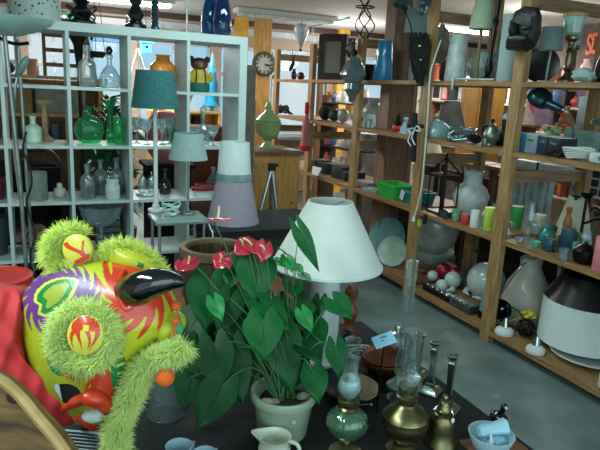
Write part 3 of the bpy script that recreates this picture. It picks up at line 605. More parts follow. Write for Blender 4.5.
MB().tube(smooth([at(418, 14, x=2.60), at(420, 7, x=2.60), at(424, 3, x=2.60), at(428, 2, x=2.60)]), [.012]*6+[.018]*6+[.03]*7, 12).build('arm', mat('grey_teal_metal', '3f6064'), parent=t); MB().ball(at(422, 10, x=2.6), 4.5*u, (.8, .8, 1.2)).build('shade', mat('grey_teal_metal', '3f6064'), parent=t)
# black scarf bundle hanging on the post
P = at(419, 58, x=2.605); m = MB(); random.seed(3)
for i in range(46):
    x0 = random.uniform(409, 430); y0 = random.uniform(33, 48); x1 = 419+random.uniform(-7, 7)+(x0-419)*.2; y1 = random.uniform(60, 86)
    m.tube(smooth([at(x0, y0, x=2.60-random.uniform(0, .05)), at((x0+x1)/2+random.uniform(-3, 3), (y0+y1)/2, x=2.585-random.uniform(0, .04)), at(x1, y1, x=2.60-random.uniform(0, .03))], 3), [.012, .016, .02, .018, .014, .012, .007], 6)
sc_ = m.build('black_scarf', black); tag(sc_, 'black ragged fabric bundle hanging on the shelf post below the clip lamp', 'fabric')
for i, (px, py) in enumerate(((420, 46), (421, 60))): MB().ball(at(px, py, x=2.52), .013, (1, 1, .8)).build('button', silver, parent=sc_)
# white flex hanging along the post
cord([at(441, 40, x=2.6), at(434, 60, x=2.6), at(430, 76, x=2.59), at(428, 110, x=2.59), at(425, 150, x=2.59), at(421, 190, x=2.59), at(414, 218, x=2.58)], .0055, 'hanging_flex', white_p); tag(C.objects['hanging_flex'], 'long white flex with a pull hanging down the shelf post', 'cord')
MB().lathe(sc(PR['bell'], .035, .03), at(413.5, 221, x=2.58), 14).build('pull', white_p, parent=C.objects['hanging_flex'])
# fabric bag over rail
P = at(440, 60, x=2.9); m = MB().ball(at(441, 45, x=2.86), .1, (.5, .7, 1.5), bump=.25, seed=3); tag(m.build('linen_bag', mat('linen', '8f8a80', .95, bump=.2)), 'grey linen bag hung beside the post on the top shelf', 'bag')
item('brown_bottle', 'brown wooden oval ornament behind the ribbed white vase', 'ornament', rsp(443, 76, B3, 2.98), 22, 9, 'ball', mid_wood)
P = rsp(455, 78, B3, 2.76); u = mpp(P); item('ribbed_vase', 'white tapered vase with vertical raised dashes', 'vase', P, 44, 21, [(0, 0), (.97, 0), (1, .03), (.92, .5), (.72, .98), (.66, 1), (.6, .97), (.8, .1), (0, .05)], mat('white_relief', 'b6c2bf', .4), seg=40); vs_ = C.objects['ribbed_vase']; m = MB()
for k in range(14):
    for j in range(7):
        a = 2*PI*k/14; zz = (.08+.125*j+.06*(k % 2))*44*u
        if zz > 41*u: continue
        r = (1-.28*(zz/(44*u))**1.3)*10.5*u; m.box(P+V((r*math.cos(a), r*math.sin(a), zz)), (.006, .008, 4.2*u), rz=a)
m.build('relief', mat('white_relief', 'a9bfba'), parent=vs_)
P = rsp(476, 77, B3, 2.8); u = mpp(P); t = thing('bullet_shade_lamp', 'pale green pointed shade lamp on a straight wooden stem', 'lamp', P)
MB().lathe(sc(PR['disc'], 3*u, 18*u), P).build('base', mid_wood, parent=t); MB().lathe(sc(PR['cyl'], 52*u, 3.4*u, 2*u), P, 12).build('stem', wood('stem_beech', '9a8157', '7d6643', axis='z'), parent=t)
MB().lathe(sc([(1, 0), (.93, .3), (.7, .7), (.45, .93), (.2, 1), (.16, .98), (.42, .9), (.66, .67), (.9, .3), (.97, 0)], 38*u, 24*u, 50*u), P, 32, closed=True).build('shade', mat('pale_green_shade', 'a8bfa0', .7, var=.05), parent=t)
P = rsp(483, 77, B3, 3.02); u = mpp(P); tag(MB().lathe(sc([(0, 0), (.55, 0), (.95, .35), (1, .6), (.7, .95), (.2, 1), (0, 1)], 30*u, 34*u), P, 32).build('globe_shade', mat('grey_opal', '8ba09c', .4)), 'large greyish white globe shade behind the black candlestick', 'lamp shade')
P = rsp(487, 77, B3+.003, 2.73); u = mpp(P); item('black_candlestick', 'very tall black turned candlestick on the top shelf', 'candlestick', P, 95, 15, [(0, 0), (1, 0), (1, .02), (.5, .04), (.3, .06), (.45, .09), (.55, .14), (.4, .2), (.25, .24), (.3, .4), (.4, .5), (.22, .54), (.45, .6), (.25, .64), (.3, .8), (.42, .86), (.3, .9), (.8, .95), (.8, 1), (0, 1)], blackm, M=rotm(y=.05))
P = rsp(506, 77, B3, 2.78); u = mpp(P); item('white_cylinder_lamp', 'tall plain pale cylinder lamp right of the black candlestick', 'lamp', P, 64, 19, 'cyl', mat('pale_cylinder', '9db1b1', .5, var=.03))
item('patterned_vase', 'dark mottled vase between the candlestick and the pale cylinder', 'vase', rsp(499, 77, B3, 3.0), 60, 14, 'vase', mat('mottled', '4a4f4c', .5, scale=40, var=.6))
# pale cords on the shelf front
cord([rsp(452, 86, B3-.03, 2.60)+V((0, 0, -.03)), rsp(453, 82, B3+.014, 2.612), rsp(455, 80, B3+.012, 2.64), rsp(466, 78, B3+.012, 2.665), rsp(478, 79, B3+.01, 2.66), rsp(494, 77, B3+.01, 2.655)], .008, 'pale_flex', mat('pale_cable', 'a6bdb0')); tag(C.objects['pale_flex'], 'thick pale flex trailing over the top shelf edge', 'cord')
# black carved mask
P = at(524, 30, x=2.60); u = mpp(P); m = MB(); outl = [(516, 14), (526, 9), (540, 10), (542, 17), (541, 34), (536, 46), (527, 52), (507, 50), (507, 44), (512, 37), (510, 32), (511, 24), (514, 22)]
cc = V((0, 0, 0)); 
for x, y in outl: cc += at(x, y, x=2.58)
cc /= len(outl); dirn = V((-.75, -.6, .1)).normalized(); rows = []
for k, q in ((1, 0), (1, .06), (.82, .1), (.55, .125), (.25, .135)):
    rows.append([m.bm.verts.new(cc+(at(x, y, x=2.58)-cc)*k+dirn*q*(1+.25*mnoise.noise(V((x*.2, y*.2, k))))) for x, y in outl])
for A, B in zip(rows, rows[1:]):
    for k in range(len(outl)): m.face((A[k], A[(k+1) % len(outl)], B[(k+1) % len(outl)], B[k]))
m.face(list(reversed(rows[0]))); m.face(rows[-1])
mk = m.build('carved_mask', stone_d, ang=25); tag(mk, 'black carved wooden mask in profile hung on the shelf post', 'mask')
MB().ball(at(517, 38, x=2.46), .035, (.8, 1.4, .35), M=rotm(z=.7)).build('mouth', mat('mask_teeth', '5d6662', .4), parent=mk); MB().ball(at(513, 29, x=2.45), .03, (1, .7, 1.3)).build('nose', stone_d, parent=mk); MB().ball(at(526, 28, x=2.43), .03, (.6, 1.2, .5)).build('eye', stone_d, parent=mk)
# black disc and white drum lamp on wire stand
P = rsp(540, 77, B3, 2.92); u = mpp(P); Rr = 17*u
tag(MB().lathe([(0, -.012), (Rr*.7, -.012), (Rr, .008), (Rr, .014), (Rr*.65, -.002), (0, -.002)], P+V((0, 0, Rr+.002)), 40, M=axis_m((-.75, -.62, .16))).build('black_platter', blackm), 'round black platter standing on edge on the top shelf', 'plate')
P = rsp(546, 78, B3, 2.8); u = mpp(P); t = thing('wire_stem_lamp', 'pale drum shade lamp on a thin wire stem before the black platter', 'lamp', P)
MB().lathe(sc(PR['disc'], 2*u, 16*u), P).tube([P+V((0, 0, .005)), P+V((.01, 0, 33*u))], .006, 8).build('stand', steel, parent=t)
MB().lathe([(r, z) for r, z in sc(shade(.84), 22*u, 23*u, 31*u)], P, 36, closed=True).build('lamp_shade', aqua_f, parent=t)
P = rsp(566, 79, B3, 2.76); u = mpp(P); t = thing('brass_lamp', 'ornate brass candlestick lamp with a frilled glass shade', 'lamp', P)
MB().lathe(sc([(0, 0), (1, 0), (1, .05), (.7, .1), (.4, .16), (.3, .22), (.5, .28), (.35, .34), (.45, .45), (.32, .6), (.5, .66), (.3, .72), (.34, .84), (.8, .9), (.85, .95), (.4, 1), (0, 1)], 46*u, 16*u), P, 24).build('stem', brass, parent=t)
MB().lathe(sc([(.42, 0), (.8, .12), (.86, .5), (.9, .75), (1.1, 1), (1.06, 1), (.86, .75), (.8, .5), (.74, .16), (.4, .04)], 19*u, 20*u, 45*u), P, 48, closed=True, flute=.04, nf=8).build('glass_shade', mat('frill_glass', '9fc0b8', .25, coat=.5), parent=t)
MB().lathe([(10.4*u, 62*u), (11.3*u, 65.5*u), (11.0*u, 65.8*u), (10.0*u, 62.6*u)], P, 48, closed=True, flute=.05, nf=8).build('frilled_rim', mat('amber_rim', 'a98a4c', .3), parent=t)
for s_ in (-1, 1): MB().ball(P+V((s_*.03, -.02, 34*u)), .012).build('switch', brass, parent=t)
P = rsp(570, 78, B3, 2.96); u = mpp(P); t = thing('fabric_shade_lamp', 'wooden stem lamp with a pale bent fabric shade behind the brass lamp', 'lamp', P)
MB().lathe(sc([(0, 0), (1, 0), (.8, .08), (.5, .15), (.8, .5), (.6, .9), (.3, 1), (0, 1)], 34*u, 9*u), P).build('stem', mid_wood, parent=t)
MB().lathe([(r, z) for r, z in sc(shade(.7), 26*u, 10*u, 33*u)], P, 28, closed=True).build('lamp_shade', mat('pale_fabric_blue', '98a7aa', .9), parent=t)
P = rsp(583, 79, B3, 2.70); tag(MB().ball(P+V((0, 0, .036)), .05, (.9, 1.4, .7), bump=.35, seed=5).build('shell_ornament', mat('white_coral', 'a9c2c0', .6, bump=.4)), 'crinkled white shell lying on the top shelf', 'shell')
P = rsp(606, 78, B3, 2.82); tag(MB().tube(smooth([P+V((0, .05, .02)), P+V((0, .03, .12)), P+V((0, -.02, .2)), P+V((0, -.06, .26))]), [.03]*8+[.018]*11, 10).lathe(sc(PR['disc'], .03, .12), P).build('curved_black_lamp', blackm), 'black metal lamp arm at the right edge of the top shelf', 'lamp')
# things hung on the posts
P = at(353, 78, x=2.60); m = MB(); u = mpp(P)
m.lathe(sc([(0, 0), (.2, .02), (.3, .15), (.7, .3), (.6, .42), (1, .6), (.8, .78), (.6, .88), (.3, .97), (.1, 1), (0, 1)], 44*u, 24*u), at(352, 103, x=2.515), 24, flute=.1, nf=5)
t = m.build('hanging_ornament', mat('crinkled_film', '56686c', .15, coat=.6, var=.3, bump=.5, scale=9)); tag(t, 'crinkled grey blue bag shaped ornament hanging from the shelf post', 'ornament')
MB().tube([at(352, 60, x=2.54), at(353, 52, x=2.58)], .003, 5).build('hook', blackm, parent=t)
t = thing('net_bundle', 'dark tangled net hanging at the top of the third post', 'net', at(352, 55, x=2.6)); m = MB(); random.seed(5)
for i in range(16): m.tube(smooth([at(352+random.uniform(-4, 4), 38+random.uniform(0, 6), x=2.6), at(351+random.uniform(-5, 4), 48, x=2.58), at(352+random.uniform(-5, 5), 54+random.uniform(-3, 3), x=2.6)], 3), .008, 5)
m.build('net', blackm, parent=t)
P = at(305, 120, x=2.61); t = thing('red_stocking', 'long pink and red knitted stocking hanging on the fourth post', 'stocking', P)
m = MB(); m.tube(smooth([at(308, 105, x=2.565), at(306, 125, x=2.565), at(305, 148, x=2.565)]), [.02]*5+[.04]*5+[.052]*3, 12); m.build('sock', mat('pink_knit', 'b0706c', .9), parent=t)
MB().tube([at(307, 103, x=2.55), at(306.5, 113, x=2.53)], .02, 10).build('red_band', mat('red_knit', 'b02a30', .9), parent=t); MB().tube([at(305, 145, x=2.56), at(304.5, 150, x=2.56)], .06, 12).build('red_cuff', mat('red_knit', 'b02a30', .9), parent=t)
tag(MB().prism([at(313, 166, x=2.6), at(322, 168, x=2.6), at(318, 176, x=2.6), at(312, 174, x=2.6)], (-.004, 0, 0)).build('price_tag', paper), 'white price tag at the front edge of the third shelf', 'tag')
t = thing('black_plank_ornament', 'black plank cross with a white bow on the shelf post', 'ornament', at(417, 135, x=2.60)); m = MB()
m.prism([at(414, 113, x=2.56), at(418, 113, x=2.56), at(416, 162, x=2.56), at(412, 162, x=2.56)], (-.02, 0, 0)).prism([at(409, 123.5, x=2.56), at(424, 124.5, x=2.56), at(424, 128.5, x=2.56), at(409, 128, x=2.56)], (-.018, 0, 0)); m.build('planks', black, parent=t)
for i, pts in enumerate([[(413, 128), (408, 130), (412, 134), (414, 130)], [(414, 129), (418, 126), (420, 131), (415, 130)], [(413, 131), (408, 140), (411, 146)], [(414, 131), (412, 138), (415, 145)]]): cord([at(a, b, x=2.53) for a, b in pts], .005, 'ribbon', white_p, t)
# ---- second shelf
P = rsp(368, 128, B2, 2.74); u = mpp(P); el = thing('elephant_figurine', 'small white elephant figurine on the second shelf', 'figurine', P); wm = mat('white_ceramic', 'bccbc9')
m = MB().ball(P+V((0, 0, 9*u)), 5.5*u, (.8, 1.25, .9)).ball(P+V((0, -7*u, 10.5*u)), 3.6*u)
m.tube(smooth([P+V((0, -9*u, 10*u)), P+V((0, -12*u, 6*u)), P+V((0, -12*u, 2*u))], 4), [2*u, 1.9*u, 1.8*u, 1.7*u, 1.5*u, 1.3*u, 1.2*u, 1.1*u, 1*u], 10); m.build('body', wm, parent=el)
for a in (-1, 1):
    MB().ball(P+V((a*3.5*u, -6*u, 11*u)), 3.2*u, (.25, .8, 1)).build('ear', wm, parent=el)
    for b in (-1, 1): MB().tube([P+V((a*2.5*u, b*4.2*u, 0)), P+V((a*2.5*u, b*4.2*u, 7*u))], 1.8*u, 10).build('leg', wm, parent=el)
item('round_jar', 'round pale glass jar behind the elephant figurine', 'jar', rsp(372, 123, B2, 2.95), 26, 22, 'vase', frost)
t = thing('toy_figure', 'red and black toy figure on the second shelf', 'toy', rsp(396, 132, B2, 2.74)); P = V(t.location); u = mpp(P)
MB().ball(P+V((0, 0, 4*u)), 4*u, (1, 1.5, .95)).build('body', red_p, parent=t); MB().ball(P+V((0, -.02, 9*u)), 3.4*u).build('head', black, parent=t); MB().lathe(sc(PR['bell'], 6*u, 5*u), P+V((0, -.02, 12*u)), 14).build('hat', black, parent=t)
t = thing('figurine', 'blue and white porcelain figurine beside the red toy', 'figurine', rsp(405, 133, B2, 2.72)); P = V(t.location); u = mpp(P)
MB().lathe(sc([(0, 0), (1, 0), (.9, .3), (.5, .6), (.35, .75), (0, .76)], 16*u, 12*u), P, 18, flute=.06, nf=6).build('dress', paleblue, parent=t); MB().ball(P+V((0, 0, 14.5*u)), 2.6*u).build('head', wm, parent=t); MB().ball(P+V((0, 0, 17*u)), 2*u).build('hat', navy, parent=t)
for px, py, h_, w_, m_, nm, lb in ((343, 122, 14, 12, frost, 'glass_jar', 'round glass jar right of the dark foliage on the second shelf'), (325, 118, 14, 14, black, 'black_bowl', 'black bowl on the second shelf near the fourth post'), (334, 121, 12, 12, mat('dark_green_leaf', '1d3a2c', .6), 'green_ornament', 'dark green leafy ornament on the second shelf')):
    item(nm, lb, 'ornament', rsp(px, py, B2, 2.85), h_, w_, 'ball', m_)
P = rsp(283, 113, B2, 2.8); m = MB(); random.seed(8)
for i in range(9): m.tube(smooth([P+V((random.uniform(-.03, .03), random.uniform(-.35, .3), .015)), P+V((0, random.uniform(-.2, .2), .05+random.uniform(0, .06))), P+V((random.uniform(-.03, .03), random.uniform(-.3, .35), .02))], 4), .012, 6)
tag(m.build('black_wire_heap', blackm), 'heap of black wirework at the far end of the second shelf', 'wirework')
P = rsp(435, 140, B2, 2.80); u = mpp(P); item('oval_dome', 'pale blue oval dome lying upside down on the second shelf', 'bowl', P, 17, 31, [(0, 0), (.96, 0), (1, .08), (.95, .3), (.75, .7), (.4, .95), (.2, 1), (0, 1)], mat('pale_blue_enamel', '8fb0b6', .3, coat=.3))
P = rsp(461, 143, B2, 2.76); u = mpp(P); m = MB(); random.seed(4)
for i in range(22):
    a0 = random.uniform(0, 6.3); m.tube([P+V((math.cos(a0+t*.5)*(.04+.065*abs(math.sin(t*.4+i)))*1.2, math.sin(a0+t*.5)*(.05+.07*abs(math.cos(t*.4+i))), .012+.085*(.5+.5*math.sin(t*.9+i)))) for t in range(8)], .006, 5)
tag(m.build('silver_basket', mat('silver_mesh', '7f979b', .35, metal=.7)), 'openwork silvery mesh basket right of the pale oval dome', 'basket')
P = rsp(449, 133, B2, 3.05); u = mpp(P); item('grey_lampshade', 'grey beige tapered shade standing behind the mesh basket', 'lamp shade', P, 34, 36, shade(.42), mat('grey_beige_fabric', '8f867e', .9), closed=True)
P = rsp(441, 136, B2, 2.99); bottle('small dark green bottle in front of the grey beige shade', P, 26, 7, 'bottle', mat('dark_green_glaze', '38574a', .3), name='green_bottle')
P = rsp(474, 142, B2, 2.72); tag(MB().ball(P+V((0, 0, .037)), .035, (1, 1.7, .8), bump=.4, seed=2).tube(smooth([P+V((0, -.05, .02)), P+V((0, -.09, .05)), P+V((0, -.12, .012))]), .008, 6).build('dark_trinket', blackm), 'black trinket lying left of the silver coffee pot', 'trinket')
P = rsp(490, 146, B2, 2.80); u = mpp(P); t = thing('silver_coffee_pot', 'small silver coffee pot beside the shelf post', 'coffee pot', P)
MB().lathe(sc([(0, 0), (.7, 0), (.6, .08), (1, .3), (.95, .5), (.5, .75), (.55, .8), (0, .95)], 24*u, 17*u), P, 24).build('body', tin, parent=t)
cord([P+V((0, -6*u, 10*u)), P+V((0, -11*u, 13*u)), P+V((0, -12*u, 19*u))], 1.5*u, 'spout', tin, t, 8); cord([P+V((0, 5*u, 17*u)), P+V((0, 12*u, 18*u)), P+V((0, 12*u, 8*u)), P+V((0, 7*u, 6*u))], 1.2*u, 'handle', blackm, t, 8); MB().ball(P+V((0, 0, 24*u)), 2.2*u).build('knob', blackm, parent=t)
item('dark_jug', 'dark metal jug right of the silver coffee pot', 'jug', rsp(501, 147, B2, 2.9), 26, 12, 'jug', mat('gunmetal', '252c2c', .3, metal=.7))
item('silver_cup', 'tiny silver cup left of the coffee pot', 'cup', rsp(484, 147, B2, 2.655), 8, 7, 'cup', tin)
# boxed books
bk = [(bluebk, 9, 'bright blue spine, next to the post'), (mat('grey_blue_board', '7d93a0', .5), 13, 'pale grey spine, second from the post'), (navy, 10, 'navy spine, third from the post'), (mat('near_black_board', '141d2b', .5), 13, 'black spine, right end')]
x0 = 514; 
for m_, wpx, s_ in bk:
    A = at(x0+.4, 152, x=2.70); B_ = at(x0+wpx-.2, 152, x=2.70); y0, y1 = A.y, B_.y; h_ = 18*mpp(A)
    t = thing('book', 'thick book standing on the second shelf, ' + s_, 'book', (2.70+.07, (y0+y1)/2, B2), 'boxed books on the second shelf')
    MB().box((2.77, (y0+y1)/2, B2+h_/2), (.14, abs(y1-y0)-.004, h_)).build('cover', m_, parent=t, bev=.003); MB().box((2.775, (y0+y1)/2, B2+h_/2), (.132, abs(y1-y0)-.012, h_+.001)).build('pages', paper, parent=t)
    MB().box((2.698, (y0+y1)/2, B2+h_*.7), (.003, abs(y1-y0)*.5, h_*.12)).build('spine_label', silver, parent=t)
    x0 += wpx
# desk lamp with a black dome
P = rsp(577, 156, B2, 2.94); u = mpp(P); t = thing('desk_lamp', 'black dome desk lamp on a curved chrome neck', 'lamp', P); 
MB().lathe(sc(PR['disc'], 3*u, 16*u), P, 28).build('base', mat('lamp_base_grey', '6f8583', .4), parent=t)
hp = at(537, 102, x=2.76); d_ = V((.3, .85, -.42)).normalized()
cord([P+V((0, 0, 2*u)), at(574, 140, x=2.92), at(572, 120, x=2.84), at(567, 112, x=2.75), at(560, 109, x=2.74)], .010, 'neck', steel, t, 10)
nk = at(553, 106, x=2.73); MB().tube([at(562, 110, x=2.74), nk, at(548, 104, x=2.73)], [.022, .026, .026], 16).build('socket', mat('gun_blue', '1f3a44', .3, metal=.5), parent=t)
MB().lathe([(r_*.8, z_*.8) for r_, z_ in [(.0, .085), (.04, .08), (.075, .055), (.092, .02), (.095, 0), (.09, 0), (.086, .02), (.07, .05), (.036, .073), (0, .078)]], hp-d_*.03, 36, M=axis_m(-d_+V((0, -.0, .55)))).build('dome_shade', mat('gun_blue', '1f3a44', .3, metal=.5), parent=t)
P = at(552, 150, x=2.86); tag(MB().box((3.11, P.y, B2+.072), (.012, .3, .14), ry=.1).build('folder', mat('pale_teal_card', '8fb3ad', .6)), 'pale teal folder leaning behind the row of boxed books', 'folder')
P = rsp(577, 160, B2, 2.72); m = MB()
for k in range(5): m.tube(smooth([P+V((math.cos(a+k*.3)*(.04+.006*k), math.sin(a+k*.3)*(.062+.007*k), .0145+.011*k+.006*math.sin(2*a+k))) for a in [i*.7 for i in range(10)]]), .0075, 6)
tag(m.build('white_cable_coil', white_p), 'coil of white cable on the second shelf at right', 'cable')
P = rsp(602, 166, B2, 2.70); t = thing('white_adapter', 'white plastic adapter box with a dial beside the cable coil', 'adapter', P); MB().box(P+V((.03, 0, .028)), (.1, .15, .055)).build('case', mat('white_plastic', 'bccfc9', .4), parent=t, bev=.01); MB().lathe([(0, 0), (.014, 0), (.012, .006), (0, .006)], P+V((-.02, .0, .03)), 16, M=rotm(y=-PI/2)).build('dial', grey_p, parent=t)
P = rsp(553, 160, B2, 2.665); cord([P+V((0, .05, .011)), P+V((.01, .02, .03)), P+V((-.0, -.02, .012)), P+V((.01, -.04, .035)), P+V((.0, -.02, .05)), P+V((.0, .02, .03)), P+V((.005, .09, .012))], .008, 'black_cable', rubber); tag(C.objects['black_cable'], 'black cable bundled before the boxed books', 'cable')
t = thing('succulent_plant', 'small pale green flowering plant behind the boxed books', 'plant', rsp(554, 130, B2, 3.01)); P = V(t.location); random.seed(2)
MB().lathe(sc(PR['cup'], .07, .1), P, 20).build('pot', white_p, parent=t); m = MB()
for i in range(14): m.ball(P+V((random.uniform(-.05, .05), random.uniform(-.06, .06), .09+random.uniform(0, .07))), .02, (1, 1, .8), 8, 6)
m.build('flower_heads', mat('pale_green_flower', 'a9c48f', .7), parent=t)
item('green_dish_lamp', 'flat green metal disc lamp at the right end of the second shelf', 'lamp', rsp(600, 150, B2, 3.05), 38, 26, [(0, 0), (.5, 0), (.5, .03), (.07, .06), (.07, .8), (1, .85), (.9, .95), (.2, 1), (0, 1)], mat('grey_green_metal', '3e5a52', .4))
# ---- third shelf
t = thing('storage_bin', 'bright green plastic storage bin on the third shelf', 'bin', rsp(397, 199, B1, 2.75)); P = onz(397, 199, B1); P = V(t.location); u = mpp(P)
def tub(P, lx, ly, h, m_, t, t2=.01):
    m = MB(); rows = []
    for kx, ky, z in ((.86, .88, 0), (1, 1, h), (1.06, 1.04, h), (1.06, 1.04, h-.015), (1.0, 1.0, h-.015)): pass
    o_ = [(-lx/2, -ly/2), (lx/2, -ly/2), (lx/2, ly/2), (-lx/2, ly/2)]
    seq = [(.86, 0), (1, h-.02), (1.05, h-.02), (1.05, h), (.94, h), (.82, .01)]
    rows = [[m.bm.verts.new(P+V((x*k, y*k, z))) for x, y in o_] for k, z in seq]
    for A, B in zip(rows, rows[1:]):
        for k in range(4): m.face((A[k], A[(k+1) % 4], B[(k+1) % 4], B[k]))
    m.face(list(reversed(rows[0]))); m.face(rows[-1]); return m.build('tub', m_, parent=t)
P.y = 4.10; t.location = P; tub(P, .2, .26, .125, green_p, t)
t = thing('storage_bin', 'dark teal plastic basket with a white tag on the third shelf', 'bin', rsp(415, 207, B1, 2.76)); P = V(t.location)
P.y = 3.84; P.x = 2.80; t.location = P; tub(P, .2, .20, .10, teal_p, t); MB().box(P+V((-.108, .07, .06)), (.004, .05, .075), rx=.3).build('tag', paper, parent=t)
for px, py, x, d_, m_, nm, lb in ((383, 190, 3.0, (.05, .18, .02), paper, 'photo_card', 'pale blue card propped on the third shelf'), (365, 186, 2.86, (.15, .25, .03), grey_p, 'plastic_packet', 'grey plastic packet lying left of the green bin'), (374, 192, 2.72, (.12, .2, .035), mat('clear_bag', '8a9694', .2), 'plastic_packet', 'crumpled clear packet next to the green bin')):
    P = rsp(px, py, B1, x); tag(MB().box(P+V((0, 0, d_[2]/2+(.06 if nm == 'photo_card' else 0))), d_ if nm != 'photo_card' else (.012, .12, .13), rz=.2).build(nm, paleblue if nm == 'photo_card' else m_, bev=.004), lb, 'packet')
    if nm == 'photo_card': C.objects['photo_card'].location.z = B1
for px, py, w_, h_, s_ in ((330, 160, 20, 10, 'largest dark one'), (345, 168, 17, 12, 'middle one'), (319, 158, 13, 10, 'left one by the fourth post'), (353, 176, 9, 9, 'right one by the third post')):
    P = rsp(px, py+6, B1, 2.85); u = mpp(P); tag(MB().box(P+V((0, 0, h_*u/2)), (.22, w_*u, h_*u), rz=random.uniform(-.2, .2)).build('shoe_box', mat('charcoal_box_%d' % (px % 3), ['20262c', '2a2f2c', '161a20'][px % 3], .5), bev=.004), 'dark flat box on the far third shelf, ' + s_, 'box')
# black lantern
P = rsp(441, 212, B1, 2.77); u = mpp(P); ln = thing('black_lantern', 'black wire lantern with a pyramid roof on the third shelf', 'lantern', P)
a_ = .075; hz = 37*u; 
MB().box(P+V((0, 0, .008)), (2.1*a_, 2.1*a_, .016)).build('base', blackm, parent=ln)
for i, (sx, sy) in enumerate(((1, 1), (1, -1), (-1, 1), (-1, -1))): MB().tube([P+V((sx*a_, sy*a_, .01)), P+V((sx*a_, sy*a_, hz))], .0065, 6).build('corner_post', blackm, parent=ln)
MB().box(P+V((0, 0, hz+.006)), (2.5*a_, 2.5*a_, .014)).build('top_frame', blackm, parent=ln); apex = P+V((0, 0, hz+18*u))
for sx, sy in ((1, 1), (1, -1), (-1, 1), (-1, -1)): MB().tube([P+V((sx*a_*1.15, sy*a_*1.15, hz+.012)), apex], .006, 6).build('roof_bar', blackm, parent=ln)
MB().lathe(sc(PR['ball'], .03, .025), apex, 12).build('finial', blackm, parent=ln); MB().tube([P+V((0, 0, .014)), P+V((0, 0, hz+17*u))], .012, 8).build('centre_post', blackm, parent=ln)
P = V((2.67, 3.33, B1)); m = MB(); random.seed(12)
for i in range(9): m.tube(smooth([P+V((random.uniform(-.03, .03), random.uniform(-.08, .05), .012)), P+V((random.uniform(-.03, .03), random.uniform(-.08, .05), random.uniform(.02, .06))), P+V((random.uniform(-.03, .03), random.uniform(-.08, .05), .012)), P+V((random.uniform(-.03, .03), random.uniform(-.08, .05), .03))], 4), .010, 6)
tag(m.build('black_cable_heap', rubber), 'heap of black cables between the teal basket and the lantern', 'cable')
item('white_vase', 'white short necked round vase behind the lantern', 'vase', rsp(469, 214, B1, 3.0), 42, 36, [(0, 0), (.6, 0), (.9, .2), (1, .42), (.8, .6), (.5, .7), (.48, .85), (.56, 1), (.46, 1), (.4, .85), (.4, .72), (0, .7)], mat('white_ceramic', 'bccbc9'))
cand = [('candle_cup', 'small pale green patterned cup candle', 456, 221, 12, 10, 'cup', mat('pale_green_cup', '6f9a78', .4, scale=60, var=.4)), ('votive_candle', 'small red votive candle', 465, 224, 10, 9, 'cyl', wax_r), ('pillar_candle', 'white pillar candle', 474, 227, 17, 9, 'cyl', wax_w), ('jar_candle', 'lime green candle glass', 488, 230, 23, 11, 'cyl', wax_y),
 ('glass_tumbler', 'clear tumbler right of the lime candle', 480.5, 229, 14, 4, 'glassc', clear2), ('glass_tumbler', 'tall clear tumbler before the shelf post', 494, 225, 22, 8, 'glassc', clear2), ('pillar_candle', 'green pillar candle behind the shelf post', 516, 222, 22, 12, 'cyl', wax_g),
 ('glass_jug', 'clear glass vase right of the post', 527, 239, 38, 13, 'vase', clear2), ('glass_tumbler', 'small clear tumbler at the post foot', 510, 238, 16, 8, 'goblet', clear2), ('wine_glass', 'clear goblet before the ivory candle', 533, 244, 20, 10, 'goblet', clear2), ('glass_dish', 'small clear dish on the shelf edge', 519, 243, 6, 11, 'bowl', clear2), ('pillar_candle', 'ivory pillar candle', 537, 233, 19, 13, 'cyl', wax_i), ('teal_vase', 'round ribbed teal vase', 545, 245, 20, 15, 'vase', teal_v), ('brown_pot', 'brown tapered pot behind the teal vase', 553, 236, 14, 8, 'cup', mat('brown_pot', '59412c', .5)),
 ('green_dish', 'clear bowl with a green base', 535, 248, 7, 10, 'bowl', mat('sea_green', '5fb79a', .25)), ('votive_candle', 'dark blue patterned votive candle glass', 549, 251, 13, 11, 'cyl', mat('blue_mosaic', '25485c', .3, scale=60, var=.7)), ('beige_candle', 'short beige candle behind the dark blue votive', 556, 246, 12, 6, 'cyl', mat('beige_wax', '8d8c6a', .6)), ('pillar_candle', 'dark navy pillar candle', 566, 250, 22, 14, 'cyl', wax_n), ('jar_candle', 'slim bright green candle', 577, 250, 18, 6, 'cyl', mat('apple_wax', '5fa052', .4)), ('glass_tumbler', 'clear tumbler at the foot of the navy candle', 563, 260, 12, 10, 'glassc', clear2), ('glass_tumbler', 'greenish frosted tumbler beside the bright green candle', 574, 257, 16, 6, 'glassc', mat('mint_frost', '6f9d8c', .3)), ('black_bowl', 'black round lidded bowl near the right edge', 583, 263, 22, 23, [(0, 0), (.7, 0), (1, .3), (.98, .6), (.6, .8), (.2, .9), (.15, 1), (0, 1)], blackm), ('pillar_candle', 'pink pillar candle at the right edge', 601, 270, 34, 18, 'cyl', pink_w)]
for nm, lb, px, py, h_, w_, pr, m_ in cand:
    P = onz(px, py, B1)
    if P.x > 3.05: P = rsp(px, py, B1, 2.98)
    item(nm, lb + ' on the third pine shelf', 'candle' if 'andle' in nm else 'glass' if 'glass' in nm else 'vessel', P, h_, w_, pr, m_, None, 24, flute=.05 if nm == 'teal_vase' else 0)
P = onz(566, 237, B1); P = rsp(566, 232, B1, 2.95); u = mpp(P); t = thing('wooden_bottle', 'orange brown carved wooden figure bottle on the third shelf', 'figurine', P); MB().lathe(sc([(0, 0), (.9, 0), (1, .15), (.7, .35), (.85, .55), (.75, .68), (.4, .78), (.45, .9), (.6, .95), (.5, 1), (0, 1)], 38*u, 10*u), P, 20).build('body', mat('orange_wood', '9a5a34', .4), parent=t)
